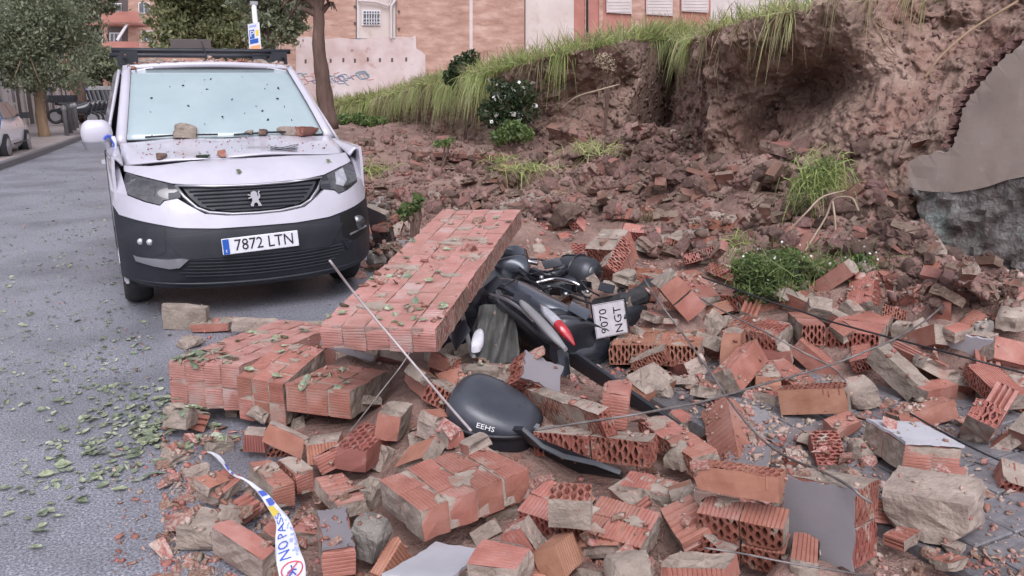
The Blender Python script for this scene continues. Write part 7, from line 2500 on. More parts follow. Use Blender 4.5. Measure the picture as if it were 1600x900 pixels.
def make_weeds():
    tuft(925, 238, -1, 260, .42, .16, 'grass', 'green grass tuft by the timber beam at foot of the bank')
    tuft(985, 160, -1, 260, .5, .2, 'grass', 'arching grass tuft under the overhang in the bank')
    tuft(820, 262, -1, 220, .30, .22, 'grass', 'low grass tuft on the earth in the middle of the slump', up=.3)
    tuft(790, 250, -1, 120, .30, .15, 'grass', 'second low grass tuft left of another in the slump', up=.3)
    tuft(1020, 345, -1, 60, .22, .04, 'grass_dry', 'thin dry grass tuft above the ribbed wall piece')
    tuft(1155, 380, -1, 90, .2, .06, 'grass', 'spiky green grass tuft right of the ribbed wall piece')
    tuft(572, 262, -1, 160, .35, .2, 'grass', 'grass tuft right beside the van bonnet', up=.4)
    tuft(905, 300, -1, 120, .25, .15, 'grass_dry', 'dry grass tuft among clods in mid slump', up=.3)
    # matted grass clump that slid down with its soil
    c = at_h(1280, 272, 6.4)
    t = thing('fallen_turf', 'clump of grass that slid down below the bank at right', 'turf', c - np.array([0, 0, .25]))
    o = leaf_cloud('leaf_mat', [(0, 0, .20), (-.07, .05, .10), (.07, -.02, .28)], [(.17, .14, .13), (.15, .12, .12), (.11, .10, .10)], 1500, .035, 'weed_green', t, 5, aspect=4)
    rs = np.random.default_rng(4)
    P = rs.normal(0, 1, (700, 3)) * np.array([.10, .08, .09]) + np.array([0, 0, .22])
    o = blades('grass_blades', P, rs.normal(0, .8, (700, 3)) + np.array([-.1, -.3, .3]), rs.uniform(.08, .20, 700), np.full(700, .007), rs.uniform(.5, 1.5, 700), 'grass', 8)
    o.parent = t
    # weeds in front of the bank
    h = BVH.ray_cast(Vector(EYE), Vector(ray(1310, 455)).normalized())[0]
    base = np.array(h) if h is not None else at_z(1310, 455, .4)
    t = thing('weed_patch', 'leafy green weed patch with tiny white flowers at the foot of the slope', 'weeds', base)
    ex = np.array([math.cos(YAW), -math.sin(YAW), 0])
    Cs = [ex * x + np.array([0, 0, z]) + np.array([.2 * math.sin(5 * x), .12 + .1 * math.cos(9 * x), 0]) for x, z in [(-.36, .17), (-.24, .13), (-.10, .15), (.04, .09), (.15, .11), (.26, .06), (.34, .03), (-.1, .02), (.12, .0), (-.3, .06)]]
    Rr = [(.13, .13, .09), (.10, .12, .07), (.14, .12, .10), (.11, .12, .07), (.12, .12, .09), (.09, .1, .06), (.08, .09, .05)] + [(.17, .14, .07)] * 3
    leaf_cloud('weed_leaves', Cs, Rr, 4600, .027, 'weed_green', t, 31, .5, -.2, 1.9)
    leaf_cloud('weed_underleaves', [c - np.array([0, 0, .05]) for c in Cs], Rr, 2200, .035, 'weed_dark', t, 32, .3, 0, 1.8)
    P = np.concatenate([c + rs.normal(0, 1, (150, 3)) * np.array([.09, .09, .05]) for c in Cs])
    o = blades('weed_stems', P, rs.normal(0, .6, (len(P), 3)) + np.array([0, 0, .8]), rs.uniform(.05, .15, len(P)), np.full(len(P), .006), rs.uniform(.1, .6, len(P)), 'weed_green', 9)
    o.parent = t
    leaf_cloud('flowers', [c + np.array([0, 0, .04]) for c in Cs], Rr, 130, .016, 'petal', t, 33, .8, 0, 1.1)['kind'] = 'stuff'
    # bushes
    def bush(px, py, dist, cs, rr, num, size, mat, label, flower=0, name='bush'):
        c = at_h(px, py, dist)
        z0 = float(hz0(np.array([c[0]]), np.array([c[1]]))[0])
        t = thing(name, label, 'bush', (c[0], c[1], min(z0, c[2] - .3)))
        off = np.array([0, 0, c[2] - t.location.z])
        C2 = [ex * a + np.array([0, 0, b]) + off for a, b in cs]
        leaf_cloud('foliage', C2, rr, num, size, mat, t, int(px), .4, .2, 1.9)
        mb = MB()
        for q in C2: mb.tube([(0, 0, 0), tuple(np.array(q) * .6 + np.array([.05, 0, .1])), tuple(q)], [.02, .014, .006], 5)
        mb.build('stem', 'bark', t)
        if flower:
            f = leaf_cloud('flowers', C2, [np.array(r) * 1.1 for r in rr], flower, size * 1.1, 'petal', t, int(px) + 1, .9, .2, 1.2)
            f['kind'] = 'stuff'
        return t
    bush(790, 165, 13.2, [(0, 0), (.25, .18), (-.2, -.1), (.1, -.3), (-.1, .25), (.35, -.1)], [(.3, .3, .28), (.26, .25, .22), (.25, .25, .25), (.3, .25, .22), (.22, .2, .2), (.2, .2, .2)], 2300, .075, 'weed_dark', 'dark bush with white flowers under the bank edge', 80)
    bush(800, 205, 12.4, [(0, 0), (.18, -.05), (-.18, -.08)], [(.22, .2, .18), (.16, .16, .14), (.18, .16, .14)], 900, .075, 'weed_green', 'bright green bush at the foot of the dark flowering bush')
    bush(724, 108, 17.8, [(0, 0), (.15, .2), (-.2, -.15), (.05, -.4)], [(.32, .3, .3), (.22, .2, .2), (.25, .2, .22), (.25, .2, .25)], 1500, .10, 'weed_dark', 'grey green bush on the grassy lip of the bank')
    bush(560, 188, 26, [(0, 0), (.5, -.05), (-.4, .02)], [(.4, .3, .22), (.4, .3, .18), (.35, .3, .2)], 1300, .12, 'weed_green', 'low green bush at the far foot of the grassy bank')
    bush(690, 225, 12.5, [(0, 0), (.12, .04)], [(.14, .1, .07), (.1, .1, .06)], 160, .06, 'weed_green', 'small leafy sprig on the slumped earth', 0, 'weed_sprig')
    bush(640, 325, 7.3, [(0, 0), (.08, .06), (-.06, -.06)], [(.09, .08, .06), (.07, .06, .06), (.07, .06, .06)], 140, .07, 'weed_green', 'broken leafy sprig at the top end of the leaning slab', 0, 'weed_sprig')
    bush(1478, 478, 4.9, [(0, 0), (.04, .02)], [(.05, .05, .04), (.04, .04, .03)], 90, .03, 'weed_green', 'tiny weed sprig by the tip of the raised rod', 0, 'weed_sprig')
    # dry reddish sprig hanging in the hollow
    bush(945, 95, 13.2, [(0, 0), (.06, -.1)], [(.17, .14, .13), (.12, .1, .1)], 380, .045, 'twig', 'dry brown shrub hanging in the hollow of the bank', 0, 'dry_shrub')
    o = MB().tube(curve_pts([at_h(878, 170, 12.9), at_h(900, 152, 12.7), at_h(935, 141, 12.6), at_h(968, 132, 12.7)]), .012, 5).build('root', 'twig', None, True)
    tag(o, 'long pale root hanging across the hollow in the bank', 'root')
    o = MB().tube(curve_pts([at_h(1590, 2, 7.2), at_h(1520, 45, 6.9), at_h(1470, 88, 6.7), at_h(1445, 122, 6.6)]), .010, 5).build('root', 'bark_light', None, True)
    tag(o, 'thin root trailing down the slope above the broken wall', 'root')


def tree(name, label, base, lean, h, r0, crowns, nleaf, size, leaf, bark, seed, clump=26, group=None, droop=.6, twig=True):
    rs = random.Random(seed)
    t = thing(name, label, 'tree', tuple(base))
    mb = MB()
    top = np.array([lean[0], lean[1], h])
    pts = [np.array([0, 0, -.1])] + [top * k + np.array([rs.uniform(-.06, .06), rs.uniform(-.06, .06), 0]) * h * .25 for k in (.2, .4, .6, .8)] + [top]
    cp = curve_pts(pts, 4)
    mb.tube(cp, [r0 * (1.15 - .65 * i / len(cp)) * (1 + .06 * math.sin(i * 1.7)) for i in range(len(cp))], 12)
    for c, r in crowns:
        c = np.array(c, float)
        k = min(len(cp) - 1, int(len(cp) * rs.uniform(.65, 1)))
        mid = (cp[k] + c) / 2 + np.array([rs.uniform(-.2, .2), rs.uniform(-.2, .2), .2])
        mb.tube(curve_pts([cp[k], mid, c], 4), [r0 * .45 * (1 - .8 * i / 8) for i in range(9)], 7)
        for _ in range(3):
            e = c + np.array([rs.uniform(-1, 1), rs.uniform(-1, 1), rs.uniform(-.7, .9)]) * np.array(r) * .8
            mb.tube([mid, (mid + e) / 2 + np.array([0, 0, .1]), e], [r0 * .2, r0 * .14, r0 * .04], 5)
    mb.build('trunk', bark, t, True)
    leaf_cloud('crown', [c for c, r in crowns], [r for c, r in crowns], nleaf, size, leaf, t, seed, .45, droop, 2.0, clump)
    return t


def make_trees():
    def rel(base, px, py, d):   # crown centre seen at px,py at horizontal distance d, relative to base
        return at_h(px, py, d) - np.array(base)
    # street tree on the far pavement, left
    b = at_z(70, 213, .12)
    d = math.hypot(b[0], b[1])
    k = d / FPX
    cr = [(rel(b, x, y, d + dz), (rx * k, rx * k, ry * k)) for x, y, rx, ry, dz in [(40, 95, 48, 38, 0), (95, 85, 42, 40, .4), (70, 45, 50, 40, .5), (20, 50, 45, 45, -.6), (110, 118, 30, 26, -.3), (55, 130, 34, 20, .2), (15, 110, 40, 30, -.8), (60, 5, 60, 40, 0), (105, 50, 32, 34, .3), (-30, 70, 40, 50, -.4)]]
    tree('street_tree', 'round leafy street tree with slim tan trunk behind the white car', b, (.0, 0), 3.0, .17, cr, 20000, .13, 'tree_leaf', 'bark_light', 3)
    b = at_z(160, 176, .12)
    b = at_h(163, 165, 62); b[2] = .1
    k = 62 / FPX
    cr = [(rel(b, x, y, 62), (rx * k, rx * k, ry * k)) for x, y, rx, ry in [(160, 95, 26, 22), (178, 112, 18, 18), (140, 112, 20, 20), (150, 80, 16, 10)]]
    tree('street_tree', 'small dark street tree left of the van windscreen', b, (0, 0), 3.6, .16, cr, 6000, .26, 'tree_leaf', 'bark', 4)
    b = at_h(128, 160, 48); b[2] = .12
    k = 48 / FPX
    cr = [(rel(b, x, y, 48 + z), (rx * k, rx * k, ry * k)) for x, y, rx, ry, z in [(120, 15, 42, 30, 0), (160, 5, 30, 18, 1), (90, 0, 40, 30, 0), (135, 50, 26, 24, .5), (150, -30, 50, 30, 0), (60, -20, 60, 30, 0), (118, 80, 18, 22, 0)]]
    tree('street_tree', 'tall grey green tree rising behind the round street tree', b, (0, 0), 6, .2, cr, 12000, .22, 'tree_leaf', 'bark', 5)
    # trees behind the van on the right side of the street
    b = at_h(432, 150, 30); b[2] = .1
    k = 30 / FPX
    cr = [(rel(b, x, y, 30 + z), (rx * k, rx * k, ry * k)) for x, y, rx, ry, z in [(440, 30, 40, 26, 0), (405, 5, 44, 26, .5), (455, 50, 22, 22, -.3), (400, 50, 30, 24, .3), (440, -20, 60, 30, 0), (470, 10, 24, 20, 0), (420, 75, 26, 20, 0)]]
    tree('pavement_tree', 'leafy tree with dark trunk behind the parking sign', b, (0, 0), 5, .20, cr, 9500, .17, 'tree_leaf', 'bark', 6)
    b = at_h(330, 150, 38); b[2] = .1
    k = 38 / FPX
    cr = [(rel(b, x, y, 38 + z), (rx * k, rx * k, ry * k)) for x, y, rx, ry, z in [(350, 50, 46, 30, 0), (310, 30, 40, 34, .5), (380, 30, 36, 30, -.4), (270, 15, 40, 40, 0), (330, 5, 60, 26, .5), (290, 65, 36, 20, .3), (250, 45, 22, 36, .3), (360, 80, 40, 18, .2), (262, 72, 26, 14, 0), (310, -30, 80, 34, 0)]]
    tree('pavement_tree', 'wide light green tree above the van roof', b, (0, 0), 4.5, .22, cr, 21000, .19, 'tree_leaf_light', 'bark', 7)
    # bare trunk right of the van
    f = at_h(515, 186, 20.5)
    f[2] -= .15
    topp = at_h(489, -20, 20.5)
    b = f
    k = 20.5 / FPX
    cr = [(rel(b, x, y, 20.5 + z), (rx * k, rx * k, ry * k)) for x, y, rx, ry, z in [(468, 10, 14, 14, 0), (452, 30, 10, 18, .3), (512, 4, 14, 12, 0), (490, -50, 60, 40, 0), (440, 8, 16, 16, .2), (522, 12, 8, 10, 0)]]
    tree('pavement_tree', 'tall bare brown trunk standing right beside the van', b, tuple((topp - b)[:2]), float((topp - b)[2]), .185, cr, 2200, .13, 'tree_leaf', 'bark', 8, 18)

# ================================================================ BACKGROUND
def make_back_building():
    V = 40.0
    uz = lambda px, py: (at_v(px, py, V)[0], at_v(px, py, V)[2])
    root = thing('brick_building', 'old brick building with whitewashed lower wall and shuttered windows behind the bank', 'building', (*[at_v(700, 150, V)[0]], V, 0))
    O = np.array(root.location)

    def panel(name, pts, mat, proud, thick=.3, parent=None):
        P = [uz(*p) for p in pts]
        o = MB().poly_prism(P, lambda x, z, d: (x - O[0], -d, z), -thick, proud).build(name, mat, parent or root)
        return o
    panel('brick_wall', [(440, -260), (474, -260), (474, 200), (440, 200)], 'facade_brick', .02)
    panel('brick_wall', [(474, -260), (556, -260), (556, 60), (474, 62)], 'facade_brick', 0)
    panel('brick_wall', [(619, -260), (819, -260), (819, 210), (619, 210)], 'facade_brick', 0)
    panel('whitewashed_wall', [(462, 60), (480, 57), (500, 62), (530, 59), (560, 62), (600, 57), (640, 58), (649, 56), (650, 76), (657, 80), (664, 86), (664, 210), (462, 210)], 'facade_pink', .06)
    panel('rendered_bay', [(557, -260), (616, -260), (616, 60), (557, 60)], 'facade_cream', .03)
    for x in (557, 613):
        panel('bay_edge', [(x, -260), (x + 4, -260), (x + 4, 60), (x, 60)], 'facade_pale', .10, .05)
    panel('wall_pilaster', [(733, -260), (738, -260), (738, 200), (733, 200)], 'facade_pink', .05)
    panel('pale_bay', [(821, -260), (896, -260), (896, 150), (821, 150)], 'facade_cream', .05)
    panel('red_wall', [(897, -260), (1110, -260), (1110, 120), (897, 120)], 'facade_red', 0)
    panel('pale_annexe', [(1110, -260), (1500, -260), (1500, 60), (1110, 60)], 'facade_pale', .02)
    for a, b in ((913, 919), (935, 941), (985, 1006), (1050, 1060)):
        panel('wall_pilaster', [(a, -260), (b, -260), (b, 120), (a, 120)], 'facade_brick', .08, .05)
    panel('down_pipe', [(914.5, -260), (917, -260), (917, 60), (914.5, 60)], 'ink_black', .16, -.09)
    for (a, b, c, d, sh) in ((946, -60, 985, 22, 1), (1008, -60, 1049, 25, 1), (1063, -60, 1105, 20, 1)):
        w = panel('shutter', [(a, b), (b and c, b), (c, d), (a, d - 2)], 'shutter', .12, -.09)
        for k in range(7):
            y = d - 3 - k * 5
            panel('shutter_slat', [(a + 1, y), (c - 1, y), (c - 1, y - 3.6), (a + 1, y - 3.6)], 'facade_pale', .15, -.12, root).parent = w
    # small barred window in the rendered bay
    f = panel('window', [(565, 16), (593.5, 16), (593.5, 40), (565, 40)], 'frame_white', .10, -.03)
    panel('pane', [(567, 18), (591.5, 18), (591.5, 38), (567, 38)], 'window_dark', .13, -.10, root).parent = f
    for x in (571, 575, 579, 583, 587):
        panel('window_bar', [(x - .5, 17), (x + .5, 17), (x + .5, 39), (x - .5, 39)], 'frame_white', .18, -.15, root).parent = f
    for y in (22, 30, 35):
        panel('window_bar', [(566, y - .4), (593, y - .4), (593, y + .4), (566, y + .4)], 'frame_white', .185, -.15, root).parent = f
    # gutter pipe bending over the bay
    P = [uz(*p) for p in [(558, 2), (585, 4), (604, 10), (608, 6), (608, -40)]]
    MB().tube([(x - O[0], -.2, z) for x, z in P], .05, 6).build('down_pipe', 'pipe_pale', root)
    P = [uz(*p) for p in [(609, 60), (609, 10), (616, 0), (616, -40)]]
    MB().tube([(x - O[0], -.22, z) for x, z in P], .06, 6).build('down_pipe', 'facade_pale', root)
    # putlog holes in the whitewashed wall
    for x, y in ((477, 96), (516, 95), (536, 94), (554, 95), (574, 93), (593, 94), (612, 94), (634, 93)):
        panel('wall_recess', [(x - 1.6, y - 3.2), (x + 1.6, y - 3.2), (x + 1.6, y + 3.2), (x - 1.6, y + 3.2)], 'door_dark', .065, .02)
    for x, y in ((554, 10), (554, 36), (623, 18), (623, 45)):
        panel('iron_tie', [(x - 1.5, y - 1.5), (x + 1.5, y - 1.5), (x + 1.5, y + 1.5), (x - 1.5, y + 1.5)], 'door_dark', .08, -.03)
    # spray-painted loops along the foot
    rs = random.Random(8)
    for k in range(26):
        x, y = rs.uniform(466, 580), rs.uniform(117, 128)
        r = rs.uniform(3, 8)
        P = [uz(x + r * 1.3 * math.cos(a) + 2 * math.sin(3 * a), y + r * .8 * math.sin(a)) for a in np.linspace(rs.uniform(0, 3), rs.uniform(4, 8), 14)]
        MB().tube([(px - O[0], -.061, pz) for px, pz in P], .022, 4).build('graffiti_stroke', ('graffiti_blue', 'graffiti_blue', 'graffiti_teal', 'graffiti_red')[k % 4], root)


def make_flats():
    V = 84.0
    uz = lambda px, py: (at_v(px, py, V)[0], at_v(px, py, V)[2])
    root = thing('apartment_block', 'red brick apartment block with balconies at the far end of the street', 'building', (at_v(190, 150, V)[0], V, 0))
    O = np.array(root.location)

    def panel(name, a, b, c, d, mat, proud, thick=.4, parent=None):
        P = [uz(a, b), uz(c, b), uz(c, d), uz(a, d)]
        o = MB().poly_prism(P, lambda x, z, e: (x - O[0], -e, z), -thick, proud).build(name, mat, root)
        if parent: o.parent = parent
        return o
    panel('facade', 100, -300, 520, 175, 'facade_brick', 0, 6)
    for y in (20, 66, 108):
        panel('balcony_parapet', 160, y, 216, y + 17, 'facade_red', 1.3, -.9)
        panel('balcony_recess', 168, y - 24, 200, y, 'door_dark', .02, .1)
        w = panel('window', 171, y - 15, 190, y, 'frame_white', .10, -.03)
        for x in (172.5, 179, 185):
            panel('pane', x, y - 13.5, x + 4.6, y - 1, 'window_dark', .14, -.09, w)
    for x, y in ((216, 4), (220, 48), (143, 48), (143, 4), (250, 4), (250, 48), (290, 4), (290, 48)):
        w = panel('window', x, y, x + 18, y + 17, 'frame_white', .10, -.03)
        panel('pane', x + 1.4, y + 1.4, x + 8.3, y + 15.5, 'window_dark', .14, -.09, w)
        panel('pane', x + 9.6, y + 1.4, x + 16.5, y + 15.5, 'window_dark', .14, -.09, w)
    for y in (37, 82):
        panel('string_course', 130, y, 330, y + 3, 'facade_red', .12, -.02)
    P = [uz(183, 64), uz(199, 38)]
    MB().tube([(x - O[0], -1.0, z) for x, z in P], .12, 6).build('awning_pole', 'frame_white', root)
    # shop below
    sh = thing('shop', 'shop with bright blue sign band at the far street end', 'shop', (at_v(155, 160, V - 2)[0], V - 2, 0))
    O2 = np.array(sh.location)
    q = lambda px, py: (at_v(px, py, V - 2)[0] - O2[0], at_v(px, py, V - 2)[2])
    for nm, a, b, c, d, m, e in (('sign_band', 132, 136, 174, 146, 'awning_blue', .3), ('shop_window', 134, 147, 172, 176, 'window_dark', .05), ('sign_lettering', 152, 142, 172, 145, 'frame_white', .36)):
        MB().poly_prism([q(a, b), q(c, b), q(c, d), q(a, d)], lambda x, z, k: (x, -k, z), 0 if nm != 'sign_lettering' else .31, e).build(nm, m, sh)


def make_left_row():
    A, B = at_z(-60, 232, .12)[:2], at_z(126, 172, .12)[:2]
    A = np.array([-3.6, 30.0]); B = np.array([-2.0, 92.0])
    d = (B - A) / np.linalg.norm(B - A)
    nrm = np.array([d[1], -d[0]])
    root = thing('shop_row', 'row of pale low shop fronts along the far pavement', 'building', (A[0], A[1], .12))
    Ln = np.linalg.norm(B - A)

    def wall(name, s0, s1, z0, z1, mat, proud, thick=.3, parent=None):
        P = [(s0, z0), (s1, z0), (s1, z1), (s0, z1)]
        o = MB().poly_prism(P, lambda s, z, e: (d[0] * s + nrm[0] * e, d[1] * s + nrm[1] * e, z), -thick, proud).build(name, mat, root)
        if parent: o.parent = parent
        return o
    wall('front_wall', -8, Ln, 0, 3.9, 'facade_cream', 0, 3)
    rs = random.Random(6)
    s = -7
    k = 0
    while s < Ln - 4:
        w = rs.uniform(1.3, 2.4)
        f = wall('door_frame', s, s + w, 0, 2.9, 'facade_pale', .08, -.02)
        wall('shop_door', s + .15, s + w - .15, .02, 2.7, 'door_dark' if k % 3 else 'shutter', .11, -.07, f)
        wall('pilaster', s + w + .6, s + w + 1.0, 0, 3.7, 'facade_pale', .14, -.02)
        if k % 2:
            wi = wall('window', s + w + 1.3, s + w + 2.6, 1.0, 2.5, 'frame_white', .07, -.02)
            wall('pane', s + w + 1.4, s + w + 2.5, 1.1, 2.4, 'window_dark', .10, -.06, wi)
        s += w + 3.0
        k += 1


def bollards():
    me = MB()
    prof = [(.055, 0), (.055, .78), (.075, .80), (.075, .84), (.06, .90), (.03, .95)]
    me.tube([(0, 0, z) for r, z in prof], [r for r, z in prof], 12)
    m = me.mesh('bollard', True)
    m.materials.append(MATS['grey_paint'])
    lab = ['nearest grey bollard beside the slim tan trunk', 'second grey bollard from the slim tan trunk', 'third grey bollard from the slim tan trunk', 'farthest grey bollard before the parked motorbikes']
    for k, (x, y) in enumerate(((105, 212), (111, 208), (117, 204), (121, 200))):
        o = link('bollard', m)
        p = at_z(x, y, .12)
        o.location = p
        o.scale = (1.3, 1.3, 1.1)
        tag(o, lab[k], 'bollard', 'bollards on the far kerb')


def make_motorbikes():
    """parked two-wheelers: one built, then copied with its parts"""
    root = thing('motorbike', 'x', 'motorbike')
    W = MB()
    for y in (-.66, .66):
        R = []
        w = MB()
        ring = [(0, y + .25 * math.cos(a), .31 + .25 * math.sin(a)) for a in np.linspace(0, 2 * math.pi, 19)]
        w.tube(ring, .055, 8, cap=False)
        o = w.build('wheel', 'rubber', root, True)
        MB().tube([(-.02, y, .31), (.02, y, .31)], .18, 14).build('rim', 'silver', o)
    e = lambda p, a, b: (np.array(p, float), np.array(a, float), np.array(b, float))
    loft('body', [e((0, .60, .5), (.1, 0, 0), (0, .05, .08)), e((0, .3, .55), (.17, 0, 0), (0, .02, .18)), e((0, -.1, .62), (.18, 0, 0), (0, 0, .18)), e((0, -.5, .72), (.15, 0, 0), (0, .05, .22)), e((0, -.64, .95), (.10, 0, 0), (0, .08, .12))], 'gloss_black', root, 12, 4)
    loft('seat', [e((0, .66, .80), (.10, 0, 0), (0, 0, .05)), e((0, .3, .80), (.15, 0, 0), (0, 0, .07)), e((0, -.1, .76), (.11, 0, 0), (0, 0, .05))], 'rubber', root, 12, 4)
    MB().tube([(-.34, -.52, 1.05), (-.1, -.62, 1.02), (.1, -.62, 1.02), (.34, -.52, 1.05)], .02, 6).build('handlebar', 'ink_black', root)
    MB().tube([(0, -.66, .31), (0, -.55, .95)], .035, 6).build('fork', 'silver', root)
    MB().grid(lambda i, j: (-.2 + .4 * i, -.70 + .12 * j + .1 * (2 * i - 1) ** 2, 1.0 + .42 * j), 6, 4).build('windshield', 'side_glass', root)
    MB().box((0, .72, .98), (.36, .32, .28)).build('top_box', 'black_plastic', root)
    spots = [((116, 196), .9), ((124, 194), 1.0), ((131, 193), 1.1), ((139, 192), 1.0), ((146, 190), .9), ((152, 186), 1.1)]
    labs = ['first parked motorbike just behind the grey bollards', 'second parked motorbike behind the grey bollards', 'third parked motorbike from the grey bollards', 'dark motorbike in the middle of the parked line',
            'motorbike last but one of the parked line', 'farthest motorbike of the parked line near blue sign']
    for k, ((x, y), a) in enumerate(spots):
        if k == 0: r = root
        else:
            r = root.copy()
            COL.objects.link(r)
            for c in root.children:
                n = c.copy()
                COL.objects.link(n)
                n.parent = r
                for g in c.children:
                    gg = g.copy()
                    COL.objects.link(gg)
                    gg.parent = n
        p = at_z(x, y, .12)
        r.location = p
        r.rotation_euler = (math.radians(5), 0, a + .5)
        r.scale = (1.15, 1.15, 1.15)
        tag(r, labs[k], 'motorbike', 'motorbikes parked on the far kerb')


def make_car():
    p0, p1 = at_z(20, 249, 0), at_z(43, 240, 0)
    f = np.array([p1[0] - .05, p1[1]])
    hd = np.array([.10, 1.0]); hd /= np.linalg.norm(hd)
    ang = math.atan2(hd[1], hd[0]) - math.pi / 2
    root = thing('white_car', 'white hatchback parked at the left edge by the far pavement', 'car')
    # local: x right, y forward; front wheel contact on its right side at (.76, .95)
    root.rotation_euler = (0, 0, ang)
    c, s = math.cos(ang), math.sin(ang)
    lx, ly = .78, 1.25
    root.location = (f[0] - (c * lx - s * ly), f[1] - (s * lx + c * ly), 0)
    st = [(-2.0, .5, .80, .86, .70), (-1.85, .30, .90, 1.10, .82), (-1.4, .24, .93, 1.40, .86), (-.6, .22, .95, 1.47, .88), (.1, .22, .95, 1.45, .88), (.7, .22, .96, 1.18, .87), (1.1, .22, .94, 1.0, .86), (1.6, .26, .84, .88, .83), (2.0, .40, .70, .72, .70)]
    v, fc = [], []
    n = 14
    for y, zl, zb, zr, hw in st:
        top = max(zr, zb + .02)
        prof = [(-.85 * hw, zl), (-hw, zl + .12), (-hw * 1.0, zb - .15), (-hw * .97, zb), (-hw * (.97 - .26 * min(1, (top - zb) / .5)), zb + (top - zb) * .8), (-hw * .55, top - .01), (0, top + .01)]
        prof = prof + [(-a, b) for a, b in prof[-2::-1]]
        for a, b in prof: v.append((a, y, b))
    m = len(st)
    k = 13
    for i in range(m - 1):
        for j in range(k - 1): fc.append((i * k + j, i * k + j + 1, (i + 1) * k + j + 1, (i + 1) * k + j))
    fc += [tuple(range(k)), tuple(range((m - 1) * k, m * k))]
    me = MB().add(v, fc).mesh('body')
    auto_smooth(me, 45)
    b = link('body', me, root, 'car_white')
    md = b.modifiers.new('s', 'SUBSURF'); md.levels = md.render_levels = 1
    for s_ in (-1, 1):
        for pts in ([(-1.25, 1.0), (-.35, 1.0), (-.35, 1.37), (-.95, 1.36)], [(-.27, 1.0), (.70, 1.0), (.18, 1.36), (-.27, 1.38)]):
            MB().poly_prism(pts, lambda y, z, d: (s_ * (.885 - .22 * (z - .95) / .48 + .02 + d), y, z), -.02, .02).build('side_window', 'window_dark', root)
        MB().box((s_ * 1.0, .62, 1.02), (.2, .12, .15)).build('wing_mirror', 'ink_black', root)
        MB().box((s_ * .96, -.45, .80), (.03, .2, .04)).build('door_handle', 'van_white', root)
        for y in (-1.3, 1.25):
            w = MB().tube([(s_ * .68, y, .32), (s_ * .90, y, .32)], .32, 20).build('wheel', 'rubber', root, True)
            MB().tube([(s_ * .86, y, .32), (s_ * .915, y, .32)], .21, 16).build('rim', 'silver', w, True)
        MB().tube([(s_ * .955, y, .38) for y in np.linspace(-.9, .85, 5)], .02, 5).build('sill_line', 'ink_black', root)
        MB().box((s_ * .62, 1.88, .66), (.36, .2, .14)).build('headlight', 'lamp_clear', root)
        MB().box((s_ * .68, -1.95, .85), (.28, .12, .2)).build('tail_lamp', 'lamp_red', root)
    MB().grid(lambda i, j: ((2 * i - 1) * (.72 - .1 * j), .80 - .62 * j, 1.09 + .33 * j), 6, 4).build('windscreen', 'window_dark', root, True)
    MB().grid(lambda i, j: ((2 * i - 1) * (.70 - .1 * j), -1.86 + .40 * j, 1.10 + .30 * j), 6, 4).build('rear_window', 'window_dark', root, True)


